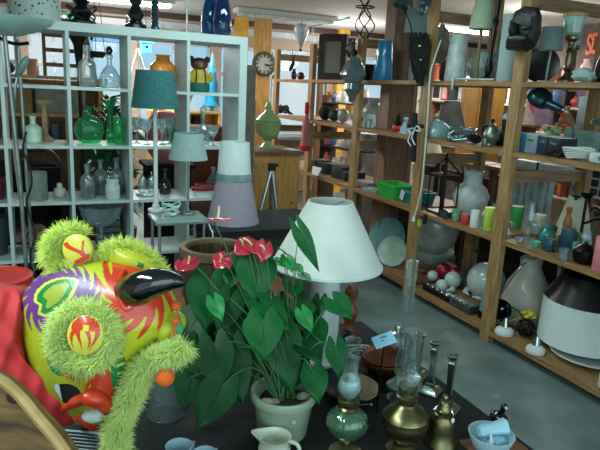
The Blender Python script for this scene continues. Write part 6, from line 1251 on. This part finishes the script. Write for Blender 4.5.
# curved back wooden chair
P = V((at(48, 190, y=4.45).x-.06, 4.40, 0)); ch = thing('bentwood_chair', 'dark wooden chair with a round bentwood back seen through the third row', 'chair', P); cw_ = wood('chair_wood', '5b432c', '3d2c1c', axis='z')
MB().lathe([(0, .42), (.2, .42), (.21, .435), (.2, .45), (0, .45)], P, 32).build('seat', cw_, parent=ch)
for a in (.8, 2.3, 3.9, 5.5): MB().tube([P+V((.16*math.cos(a), .16*math.sin(a), .42)), P+V((.2*math.cos(a), .2*math.sin(a), 0))], .016, 8).build('leg', cw_, parent=ch)
MB().tube(smooth([P+V((-.19, .05, .44)), P+V((-.21, .1, .75)), P+V((-.12, .13, 1.0)), P+V((0, .14, 1.05)), P+V((.12, .13, 1.0)), P+V((.21, .1, .75)), P+V((.19, .05, .44))]), .017, 8).build('back_frame', cw_, parent=ch)
MB().box(P+V((0, .125, .84)), (.3, .02, .16)).build('back_panel', black, parent=ch)
# honey shelf at the left behind
hs = thing('honey_shelf', 'honey coloured bookcase behind the left column of the cube shelving', 'bookcase', (.02, 5.9, 0)); HX0, HX1 = -.62, .56
for x in (HX0, HX1): MB().box((x, 5.95, .78), (.04, .36, 1.56)).build('side_panel', honey, parent=hs)
for z in (.08, .5, .92, 1.22, 1.55): MB().box(((HX0+HX1)/2, 5.95, z), (HX1-HX0-.04, .34, .03)).build('shelf_board', honey, parent=hs)
MB().box(((HX0+HX1)/2, 6.14, .78), (HX1-HX0, .015, 1.5)).build('back_panel', wood('pale_ply', 'a98a63', '8f7350', axis='z'), parent=hs)
tz = 1.566
bx3('grey_storage_box', 'pale grey drawer box standing in the honey bookcase', 'box', (.22, 5.9, 1.236), (.42, .2, .22), mat('grey_drawer', '86887c', .6))
bx3('carton', 'brown carton standing in the honey bookcase', 'carton', (-.2, 5.9, 1.236), (.36, .22, .26), card)
for i, (x, h, w_, m_, lb) in enumerate(((-.35, .16, .08, white_p, 'white figurine at the left on the honey bookcase'), (-.2, .11, .12, black, 'dark bird figurine on the honey bookcase'), (.0, .14, .1, mat('salmon', 'c98f7d', .5), 'salmon pink round vase on the honey bookcase'))):
    item('ornament', lb, 'ornament', V((x, 5.9, tz)), h, w_, ['vase', 'ball', 'jar'][i], m_, px=False)
lc = thing('ladder_chair', 'brown ladder back chair standing on the honey bookcase', 'chair', (.25, 5.95, tz))
for x in (.1, .4): MB().box((x, 5.95, tz+.28), (.03, .03, .56)).build('leg', mid_wood, parent=lc)
for k in range(4): MB().box((.25, 5.95, tz+.1+k*.13), (.27, .02, .035)).build('rung', mid_wood, parent=lc)
MB().prism([(.5, 5.9, tz), (.55, 5.9, tz), (.42, 5.9, tz+.66), (.38, 5.9, tz+.66)], (0, .03, 0)).build('brace', mid_wood, parent=lc)
for i in range(9):
    x = -.5+i*.11; h = random.uniform(.12, .28); bx3('book', 'book standing on the low shelf of the honey bookcase', 'book', (x, 5.9, .936), (.05, .17, h), mat('bk%d' % (i % 5), ['8c3b32', '3b5a78', 'a0884a', '4d6d57', '6a6a6a'][i % 5], .6), 'books on the honey bookcase')
# black floor lamp behind
P = V((at(79, 60, y=4.5).x, 4.5, 0)); t = thing('black_floor_lamp', 'black floor lamp behind the glass demijohn', 'floor lamp', P); zt = at(77, 33, y=4.5).z
MB().lathe([(0, 0), (.08, 0), (.08, .02), (.02, .04), (0, .04)], P, 32).build('base', blackm, parent=t); MB().tube([P+V((0, 0, .03)), P+V((0, 0, zt-.12))], .014, 10).build('pole', blackm, parent=t)
MB().lathe([(0, zt-.24), (.02, zt-.22), (.035, zt-.08), (.075, zt), (.07, zt), (.03, zt-.08), (0, zt-.2)], P, 32).build('shade', blackm, parent=t)
# hanging scale pan
P = at(95, 54, y=5.6); t = thing('hanging_pan', 'dark shallow pan hanging on strings behind the top row', 'hanging pan', P); MB().lathe([(0, -.03), (.07, -.03), (.11, .02), (.105, .022), (.065, -.022), (0, -.022)], P, 32).build('pan', mat('dark_tin', '3a3f3c', .5, metal=.5), parent=t)
for k in range(3): a = 2.1*k+.5; MB().tube([P+V((.1*math.cos(a), .1*math.sin(a), .02)), P+V((.03*math.cos(a), .03*math.sin(a), CEIL-P.z))], .003, 5).build('string', blackm, parent=t)
# palm plant
def palm(label, P, n, L, sp, hst):
    t = thing('palm_plant', label, 'plant', P); MB().lathe([(0, 0), (.11, 0), (.14, .24), (.12, .24), (.1, .2), (0, .2)], P, 24).build('pot', mat('terracotta', '7a4a33', .8), parent=t)
    fm = mat('palm_leaf', '1d6a3c', .45, var=.3)
    for k in range(n):
        a = random.uniform(0, 6.28); b = P+V((0, 0, hst*random.uniform(.3, 1))); e = b+V((sp*math.cos(a), sp*math.sin(a)*.6, L*random.uniform(.2, .7))); m_ = b.lerp(e, .5)+V((0, 0, .12)); mb = MB(); sp_ = smooth([b, m_, e], 6); mb.tube(sp_, .004, 5)
        for i in range(3, len(sp_)):
            for s_ in (-1, 1):
                d = (sp_[i]-sp_[i-1]).normalized(); sd_ = d.cross(V((0, 0, 1))).normalized()*s_; q = sp_[i]; l_ = .16*(1-abs(i-8)/14); tip = q+sd_*l_+d*l_*.7+V((0, 0, -.05)); mb.prism([q, q+d*.016+sd_*.03, tip, q-d*.01+sd_*.03], (0, 0, .0015))
        mb.build('frond', fm, parent=t)
    mb = MB(); mb.tube([P+V((0, 0, .2)), P+V((.01, 0, hst))], .018, 8); mb.build('stem', mid_wood, parent=t)
X_ = at(90, 110, y=5.0).x
palm('feathery green palm behind the emerald bottle cell', V((X_+.06, 4.66, 0)), 20, .35, .15, 1.22)
palm('second palm with dark leaves behind the pebble bottles', V((at(118, 170, y=5.6).x+.0, 5.42, 0)), 14, .4, .22, .95)
# pink vase, armchair, cupboard
P = V((at(163, 125, y=4.95).x+.03, 4.95, 0)); t = thing('pedestal', 'black pedestal with the pink vase behind the wine glasses', 'pedestal', P); MB().box(P+V((0, 0, .44)), (.34, .34, .86)).build('column', black, parent=t); MB().box(P+V((0, 0, .885)), (.4, .4, .03)).build('top', black, parent=t)
item('pink_vase', 'big pink round vase behind the wine glasses', 'vase', P+V((0, 0, .901)), .42, .36, [(0, 0), (.5, 0), (.85, .2), (1, .5), (.9, .8), (.6, 1), (.5, .98), (.8, .78), (.9, .5), (0, .1)], pink_c, px=False, seg=32)
ac = thing('leather_armchair', 'brown leather armchair behind the right column of the cube shelving', 'armchair', (1.55, 5.9, 0)); ax_ = 1.55
MB().box((ax_, 5.85, .3), (.62, .62, .3)).build('seat', leather, parent=ac, bev=.05); MB().box((ax_, 6.17, .72), (.66, .2, .84)).build('backrest', leather, parent=ac, bev=.07)
for s_ in (-1, 1): MB().box((ax_+s_*.4, 5.88, .4), (.18, .72, .6)).build('armrest', leather, parent=ac, bev=.06)
for sx in (-.38, .38):
    for y in (5.58, 6.16): MB().box((ax_+sx, y, .045), (.06, .06, .09)).build('leg', dark_wood, parent=ac)
yc_ = thing('yellow_cupboard', 'pale yellow open cupboard behind the crystal decanter', 'cupboard', (1.62, 7.0, 0)); yp_ = mat('pale_yellow_wood', 'c9a765', .6)
MB().box((1.62, 7.15, .62), (.8, .02, 1.24)).build('back_panel', yp_, parent=yc_)
for x in (1.22, 2.02): MB().box((x, 7.0, .62), (.03, .3, 1.24)).build('side_panel', yp_, parent=yc_)
for z in (.06, .62, 1.0, 1.235): MB().box((1.62, 7.0, z), (.77, .28, .025)).build('shelf_board', yp_, parent=yc_)
for i, (x, h, w_, m_, lb) in enumerate(((1.32, .14, .14, red_p, 'red tin on the pale yellow cupboard'), (1.75, .18, .12, blackm, 'black jar inside the pale yellow cupboard'), (1.57, .12, .14, mat('orange_tin', 'c05a2c', .4), 'orange pot inside the pale yellow cupboard'), (1.36, .12, .12, mid_wood, 'brown pot inside the pale yellow cupboard'))):
    item('jar', lb, 'jar', V((x, 6.95, 1.248 if i < 1 else 1.0135)), h, w_, 'jar', m_, px=False)
# blue birdhouse and blue tree on the far sill
st_ = thing('sill_shelf', 'pale sill shelf in front of the far windows', 'shelf', (2.3, 8.05, 0)); MB().box((2.3, 8.08, .9), (6.4, .22, .03)).build('board', white_p, parent=st_)
for x in (-.8, .4, 1.8, 3.2, 4.6, 5.4): MB().box((x, 8.1, .44), (.05, .16, .88)).build('leg', white_p, parent=st_)
P = at(146, 48, y=7.2); t = thing('birdhouse', 'bright blue birdhouse hanging before the far window', 'birdhouse', P); sk = mat('sky_paint', '3aa3dd', .5)
MB().box(P, (.11, .1, .12)).build('box', sk, parent=t); MB().prism([P+V((-.085, -.07, .055)), P+V((.085, -.07, .055)), P+V((0, -.07, .13))], (0, .14, 0)).build('roof', sk, parent=t); MB().lathe([(0, 0), (.016, 0), (.016, .004), (0, .004)], P+V((0, -.052, .01)), 16, M=axis_m((0, -1, 0))).build('entry_hole', black, parent=t); MB().tube([P+V((0, 0, .12)), V((P.x, P.y, CEIL))], .003, 5).build('string', blackm, parent=t)
P = V((at(215, 70, y=7.0).x, 7.0, 1.248)); P.x = min(P.x, 1.96); P.z = 1.2482; item('blue_glass_tree', 'bright blue spiral glass tree on the pale yellow cupboard', 'ornament', P, .68, .2, [(0, 0), (.3, 0), (.3, .06), (1, .1), (.85, .2), (.9, .22), (.68, .4), (.74, .42), (.5, .6), (.54, .62), (.3, .8), (.1, 1), (0, 1)], mat('azure_glass', '2f9fd0', .15, coat=.6), px=False)
P = V((at(198, 68, y=6.6).x, 7.02, 1.2482)); P.x = 1.6; item('lace_globe', 'pale lacy globe lamp on the pale yellow cupboard behind the bear', 'lamp', P, .62, .28, 'ball', mat('pale_lace', 'b9b2b8', .6, scale=40, var=.5, bump=.5), px=False)
P = at(138, 62, y=6.6); t = thing('white_pegs', 'pale wooden clothes drying rack hanging at the far window', 'rack', P)
for k, (a, b) in enumerate(((-.05, -.09), (-.02, .03), (.01, .10))): MB().tube([P+V((0, 0, .14)), P+V((b, 0, -.2))], .012, 8).build('bar', paper, parent=t)
MB().tube([P+V((0, 0, .14)), V((P.x, P.y, CEIL))], .003, 5).build('string', blackm, parent=t)
# pendant lamp and wire hanger from the ceiling
P = at(301, 36, y=6.2); t = thing('glass_pendant', 'white glass pendant lamp hanging from the ceiling near the clock', 'pendant lamp', P)
MB().lathe([(.005, -.14), (.03, -.1), (.06, -.02), (.085, .06), (.08, .1), (.045, .13), (.04, .13), (.074, .1), (.08, .06), (.055, -.02), (.02, -.1)], P, 32, closed=True).build('shade', mat('pendant_glass', 'c5cbe0', .2, coat=.5), parent=t); MB().tube([P+V((0, 0, .13)), V((P.x, P.y, CEIL))], .008, 8).build('cord', white_p, parent=t); MB().ball(P+V((0, 0, -.15)), .018).build('finial', blackm, parent=t)
cord([P+V((.09, -.05, .0)), P+V((.11, -.05, .1)), P+V((.13, -.05, .0)), P+V((.12, -.05, -.1))], .006, 'hook', steel, t)
P = at(365, 20, y=4.35); t = thing('wire_hanger', 'black twisted wire plant hanger hanging from the ceiling', 'hanger', P); r_ = .08
for s_ in (0, 1, 2, 3):
    MB().tube([at(365, 38-k*4.6, y=4.35)+V((r_*abs(math.sin(.35+k*.42))*math.cos(s_*PI/2+k*.42), r_*abs(math.sin(.35+k*.42))*math.sin(s_*PI/2+k*.42), 0)) for k in range(12)], .0055, 6).build('wire', blackm, parent=t)
MB().tube([at(365, 7, y=4.35)+V((.075*math.cos(a), .075*math.sin(a), 0)) for a in [2*PI*k/24 for k in range(24)]], .006, 6, cyc=True).build('ring', blackm, parent=t)
MB().tube([at(365, -12, y=4.35), V((P.x, P.y, CEIL))], .004, 6).build('hook', blackm, parent=t)
cord([at(312, 27, z=CEIL-.012), at(330, 23, z=CEIL-.012), at(350, 18, z=CEIL-.012)], .012, 'ceiling_cable', white_p); tag(C.objects['ceiling_cable'], 'pale cable running along the ceiling above the mirror', 'cable')
# ------------------------------------------------------------------ far white bookcase and yellow cupboard behind the pine row
FX = 5.5
wb = thing('white_bookcase', 'long white bookcase full of wares behind the pine shelving', 'bookcase', (FX, 5.4, 0)); FY0, FY1 = 3.3, 7.6; wbm = mat('bookcase_white', 'b9b4ac', .6); FZ = [.08, .5, .88, 1.2, 1.5, 1.78]
for y in (FY0, 4.4, 5.5, 6.55, FY1): MB().box((FX, y, .92), (.3, .03, 1.84)).build('upright', wbm, parent=wb)
for z in FZ:
    for a, b in zip((FY0, 4.4, 5.5, 6.55), (4.4, 5.5, 6.55, FY1)): MB().box((FX, (a+b)/2, z), (.28, b-a-.03, .022)).build('shelf_board', wbm, parent=wb)
MB().box((FX+.155, (FY0+FY1)/2, .92), (.012, FY1-FY0, 1.82)).build('back_panel', wood('bookcase_back', 'cbb9a0', 'a8926f', axis='z'), parent=wb)
pal = ['a63a34', 'd8d4cc', '3f5f86', 'b78a4a', '5f6f5a', 'c7a7a0', '2a2c30', 'dfe3e4', '7f4f3a', '8fa9b0', 'c46a34', '4a3a52']
PMAT = [mat('ware_%d' % i, c, .5, var=.1) for i, c in enumerate(pal)]
cn = {'a63a34': 'red', 'd8d4cc': 'off white', '3f5f86': 'blue', 'b78a4a': 'tan', '5f6f5a': 'sage', 'c7a7a0': 'dusty pink', '2a2c30': 'charcoal', 'dfe3e4': 'white', '7f4f3a': 'brown', '8fa9b0': 'pale blue', 'c46a34': 'orange', '4a3a52': 'plum'}
rown = {.88: 'lower middle', 1.2: 'middle', 1.5: 'upper', .5: 'low', 1.78: 'top'}
for z in (.5, .88, 1.2, 1.5, 1.78):
    y = FY0+.07
    while y < FY1-.16:
        kind = random.choice(['book', 'book', 'frame', 'vase', 'jar', 'book', 'bowl']); k = random.randrange(12); c_ = cn[pal[k]]; zz_ = z+.0115
        near = any(abs(y+.1-q) < .16 for q in (4.4, 5.5, 6.55))
        if near: y += .06
        if any(abs(y-q) < .1 for q in (4.4, 5.5, 6.55)): y += .12; continue
        if kind == 'book':
            w_ = random.uniform(.035, .06); h = random.uniform(.16, .25)
            if any(abs(y+w_/2-q) < w_/2+.03 for q in (4.4, 5.5, 6.55)): y += .1; continue
            tag(MB().box((FX-.04, y+w_/2, zz_+h/2), (.15, w_, h)).build('book', PMAT[k]), '%s book on the %s shelf of the far white bookcase' % (c_, rown[z]), 'book', '%s books on the %s far shelf' % (c_, rown[z])); y += w_+.004
        else:
            w_ = random.uniform(.12, .2); h = random.uniform(.12, .24)
            if any(abs(y+w_/2-q) < w_/2+.03 for q in (4.4, 5.5, 6.55)): y += .08; continue
            lb = {'frame': '%s picture frame leaning on the %s shelf of the far white bookcase', 'vase': '%s vase on the %s shelf of the far white bookcase', 'jar': '%s jar on the %s shelf of the far white bookcase', 'bowl': '%s bowl on the %s shelf of the far white bookcase'}[kind] % (c_, rown[z]); g_ = '%s %ss on the %s far shelf' % (c_, kind, rown[z])
            if kind == 'frame':
                t = thing('picture_frame', lb, 'picture frame', (FX-.02, y+w_/2, zz_), g_); MB().box((FX-.02, y+w_/2, zz_+h/2), (.02, w_, h)).build('frame_border', PMAT[k], parent=t); MB().box((FX-.032, y+w_/2, zz_+h/2), (.006, w_*.75, h*.78)).build('picture', PMAT[(k+5) % 12], parent=t)
            else:
                item(kind, lb, kind, V((FX-.03, y+w_/2, zz_)), h if kind != 'bowl' else h*.5, w_, kind if kind != 'bowl' else 'cup', PMAT[k], g_, 16, px=False)
            y += w_+.02
# yellow wooden cupboard in front of it
P = at(478, 110, x=4.7); yw = thing('yellow_wood_cupboard', 'tall yellow pine cupboard seen between the pine shelves', 'cupboard', (4.7, P.y, 0)); yw_m = wood('yellow_pine', 'c08f3e', '9c702c', axis='z')
MB().box((4.75, P.y, .86), (.36, .34, 1.72)).build('body', yw_m, parent=yw, bev=.005); MB().box((4.562, P.y, .86), (.014, .28, 1.6)).build('door', yw_m, parent=yw); MB().ball((4.545, P.y+.1, 1.0), .016).build('knob', brass, parent=yw.children[1])
P = at(336, 135, x=4.6); P.y -= .3
for i in range(9):
    c_ = [('orange', 'cf7a2c'), ('yellow', 'd0a53a'), ('amber', 'b87a24')][i % 3]
    y = P.y-.5+i*.12; tag(MB().box((4.6, y, 1.16), (.2, .10, .40)).build('folder', mat('folder_'+c_[0], c_[1], .6)), '%s box file on the rear trestle' % c_[0], 'box file', '%s box files on the rear trestle' % c_[0])
tr = thing('trestle', 'dark trestle table carrying the box files behind the pine row', 'table', (4.65, P.y, 0)); MB().box((4.65, P.y, .935), (.5, 1.15, .04)).build('tabletop', dark_wood, parent=tr)
for dx in (-.2, .2):
    for dy in (-.5, .5): MB().box((4.65+dx, P.y+dy, .457), (.05, .05, .914)).build('leg', dark_wood, parent=tr)
# white chest of drawers row and goods
P = at(465, 170, x=4.25)
for i, yy in enumerate((P.y-.55, P.y+.32)):
    t = thing('white_chest', 'white chest of drawers behind the black lantern, ' + ('nearer one' if i == 0 else 'farther one'), 'chest of drawers', (4.3, yy, 0)); MB().box((4.32, yy, .44), (.42, .8, .84)).build('carcass', mat('chest_white', 'a9a6a2', .5), parent=t); MB().box((4.32, yy, .875), (.46, .84, .03)).build('top', wood('chest_top', 'b08458', '8c6238', axis='y'), parent=t)
    for z in (.16, .42, .68):
        d_ = MB().box((4.103, yy, z), (.014, .74, .23)).build('drawer', mat('chest_white', 'a9a6a2'), parent=t)
        MB().ball((4.088, yy, z), .016).build('knob', steel, parent=d_)
P = at(462, 150, x=4.25); bx3('red_book', 'red and orange book lying on the white chest top', 'book', (4.25, P.y, .8905), (.2, .28, .03), red_p, rz=.2); bx3('white_booklet', 'white booklet lying beside the red book', 'book', (4.28, P.y-.42, .8905), (.18, .22, .02), paper, rz=-.3)
P = at(427, 152, x=4.3); item('white_lampshade', 'pale green white lamp shade on the white chest behind the shelf post', 'lamp shade', V((4.3, P.y, .8905)), .22, .36, shade(.6), mat('pale_sage_fabric', 'a9b5a4', .9), closed=True, px=False)
P = at(542, 168, x=3.7); t = thing('white_box', 'long white flat box strapped with black tape behind the candles', 'box', (3.80, P.y, 0)); zb_ = P.z
lt_ = thing('low_table', 'low wooden table behind the right end of the pine shelving', 'table', (3.85, P.y, 0)); MB().box((3.85, P.y, zb_-.064), (.5, 1.1, .03)).build('tabletop', wood('table_orange', 'a5764d', '83592f', axis='y'), parent=lt_)
for dx in (-.2, .2):
    for dy in (-.48, .48): MB().box((3.85+dx, P.y+dy, (zb_-.08)/2), (.05, .05, zb_-.08)).build('leg', mid_wood, parent=lt_)
t.location.z = zb_-.044; MB().box((3.80, P.y, zb_), (.3, .52, .085)).build('carton', mat('box_white', 'aebfc4', .5), parent=t, bev=.004); MB().box((3.80, P.y, zb_), (.306, .02, .091)).build('tape', rubber, parent=t)
P = at(530, 192, x=3.55); t = thing('radiator', 'pale ribbed radiator panel behind the green pillar candle', 'panel', (3.48, P.y, 0)); MB().box((3.50, P.y, .5), (.05, .5, 1.0)).build('panel', mat('radiator', 'a3b3b6', .5), parent=t)
for k in range(7): MB().tube([(3.465, P.y-.21+k*.07, .02), (3.465, P.y-.21+k*.07, .98)], .02, 8).build('rib', mat('radiator', 'a3b3b6'), parent=t)
# photo sheet
P = at(592, 178, x=3.42); t = thing('photo_sheet', 'sheet of small dark photographs standing at the right edge', 'photo sheet', (3.42, P.y, 0)); MB().box((3.42, P.y, P.z), (.012, .3, .26)).build('sheet', paper, parent=t)
MB().box((3.442, P.y, P.z/2), (.03, .03, P.z)).build('stand', mid_wood, parent=t)
for i in range(4):
    for j in range(4): MB().box((3.412, P.y-.105+i*.07, P.z-.09+j*.06), (.004, .055, .045)).build('photo', mat('photo_%d' % ((i+j) % 3), ['30393b', '4b5552', '3e3a3a'][(i+j) % 3], .4), parent=t)
# cards, heart print, soft toys behind the desk lamp
P = at(527, 108, x=4.6); t = thing('heart_card', 'white card with a red heart behind the black desk lamp', 'card', (4.7, P.y, P.z-.16)); MB().box((4.7, P.y, P.z), (.01, .24, .32)).build('card', mat('card_grey', 'b5aca8', .7), parent=t)
MB().prism([(4.694, P.y+math.sin(a)**3*.07, P.z+.02+.0045*(13*math.cos(a)-5*math.cos(2*a)-2*math.cos(3*a)-math.cos(4*a))) for a in [2*PI*k/30 for k in range(30)]], (-.004, 0, 0)).build('heart', red_p, parent=t)
ds = thing('display_shelf', 'brown display ledge holding cards and soft toys behind the desk lamp', 'shelf', (4.75, 3.9, 0)); zl = P.z-.165
MB().box((4.75, 3.9, zl-.011), (.4, 1.9, .02)).build('board', mid_wood, parent=ds)
for y in (3.0, 4.8): MB().box((4.8, y, zl/2-.012), (.3, .04, zl-.024)).build('side_panel', mid_wood, parent=ds)
P = at(538, 118, x=4.55); tag(MB().box((4.6, P.y, zl+.17), (.04, .2, .34), rx=-.18).build('pink_book', mat('lilac_pink', 'a58aa5', .6)), 'pink mauve book leaning behind the desk lamp', 'book'); C.objects['pink_book'].location.z += .016
for px, lb, c_ in ((566, 'orange soft toy left of the white carton on the display ledge', 'b5714c'), (601, 'orange pink soft toy right of the white carton on the display ledge', 'b98a72')):
    P = at(px, 112, x=4.7); Q = V((4.7, P.y, zl+.001)); t = thing('soft_toy', lb, 'soft toy', Q); fm = mat('plush_'+c_, c_, .95, bump=.4)
    MB().ball(Q+V((0, 0, .062)), .062, (.8, .9, 1)).build('body', fm, parent=t); MB().ball(Q+V((-.02, 0, .15)), .048).build('head', fm, parent=t)
    for s_ in (-1, 1): MB().ball(Q+V((-.015, s_*.038, .19)), .018).build('ear', fm, parent=t); MB().ball(Q+V((-.045, s_*.038, .02)), .026, (1.3, 1, .75)).build('foot', fm, parent=t)
P = at(583, 122, x=4.7); bx3('white_carton', 'pale blue white carton between the soft toys', 'carton', (4.75, P.y, zl+.0005), (.14, .13, .3), mat('carton_blue', '9fb6bf', .6))
# SDi sign
A = at(571, 50, x=5.9); B_ = at(606, 44, x=5.9); zc = (A.z+B_.z)/2
t = thing('orange_letter_sign', 'dark sign board with orange lettering at upper right', 'sign', (5.9, (A.y+B_.y)/2-.1, zc-.2)); cy = (A.y+B_.y)/2-.1
MB().box((5.92, cy, zc+.0), (.03, 1.3, .46)).build('board', mat('sign_taupe', '5c4f4c', .7), parent=t)
Z0 = t.location.copy()
for ch_, px, py, s_ in (('e', 570, 54, .3), ('S', 584.8, 54.5, .32), ('D', 589.8, 53.3, .32), ('i', 596.6, 52, .32)):
    cu = bpy.data.curves.new('letter', 'FONT'); cu.body = ch_; cu.size = s_; cu.extrude = .006; cu.offset = .006
    ob = bpy.data.objects.new('letter', cu); C.objects.link(ob); p_ = at(px, py, x=5.895)
    ob.matrix_world = Matrix(((0, 0, -1, 5.897), (-.55, 0, 0, p_.y), (0, 1, 0, p_.z), (0, 0, 0, 1)))
    bpy.context.view_layer.update(); dg = bpy.context.evaluated_depsgraph_get(); me = bpy.data.meshes.new_from_object(ob.evaluated_get(dg)); me.transform(ob.matrix_world); me.transform(Matrix.Translation(-Z0)); bpy.data.objects.remove(ob)
    me.materials.clear(); me.materials.append(mat('sign_orange', 'd9683f', .5, emit=.12)); lo = bpy.data.objects.new('letter', me); C.objects.link(lo); lo.parent = t
for dy in (-.5, .5): MB().tube([(5.92, cy+dy, zc+.22), (5.92, cy+dy, CEIL)], .006, 6).build('hanger', steel, parent=t)
# glass cabinet wares near the far end of the pine row
P = at(290, 100, x=3.9); gs = thing('far_rack', 'dark rack of glassware beyond the far end of the pine shelving', 'rack', (3.9, 7.1, 0))
for y in (6.5, 7.7): MB().box((3.9, y, .75), (.3, .03, 1.5)).build('upright', dark_wood, parent=gs)
for z in (.5, .8, 1.1, 1.4): MB().box((3.9, 7.1, z), (.3, 1.17, .02)).build('shelf_board', dark_wood, parent=gs)
for z in (.5, .8, 1.1, 1.4):
    for i in range(8):
        nm = ['vase', 'goblet', 'jar', 'bottle'][(i+int(z*10)) % 4]; k = [1, 7, 9, 5, 7, 1, 2, 10][i]
        item('glass_' + {'vase': 'vase', 'goblet': 'goblet', 'jar': 'jar', 'bottle': 'bottle'}[nm], '%s %s on the dark far rack' % (cn[pal[k]], nm), nm, V((3.85, 6.6+i*.14, z+.0105)), random.uniform(.13, .22), .1, nm, PMAT[k], '%s %ss on the dark far rack' % (cn[pal[k]], nm), 14, px=False)
# dark chairs stacked below the far third shelf
for i in range(3):
    P = V((3.66, 4.25+i*.44, 0)); t = thing('dark_chair', 'dark wooden chair behind the pine row, ' + ['nearest of three', 'middle of three', 'farthest of three'][i], 'chair', P)
    MB().box(P+V((0, 0, .44)), (.4, .4, .035)).build('seat', dark_wood, parent=t)
    for a in (-1, 1):
        for b in (-1, 1): MB().box(P+V((a*.17, b*.17, .21 if a < 0 else .44)), (.035, .035, .42 if a < 0 else .88)).build('leg', dark_wood, parent=t)
    MB().box(P+V((.17, 0, .78)), (.02, .34, .1)).build('back_rail', dark_wood, parent=t)
# stacked white plates seen past the third post
P = V((3.45, at(370, 150, x=3.45).y, 0)); zz0 = .905; t = thing('plinth', 'pale plinth carrying stacked white dishes behind the third post', 'plinth', P); MB().box(P+V((0, 0, .45)), (.34, .4, .9)).build('block', mat('plinth_pale', '9a938c', .6), parent=t)
for k in range(8):
    tag(MB().lathe(sc(PR['dish'], .03, .30), P+V((0, 0, .9006+k*.026)), 28).build('white_dish', white_p if k % 3 else paleblue), 'white dish in the tall stack behind the third post' if k % 3 else 'pale blue dish in the tall stack behind the third post', 'dish', 'white stacked dishes' if k % 3 else 'pale blue stacked dishes')
for o in bpy.data.objects:
    if '_w' in o: del o['_w']
bpy.context.view_layer.update()
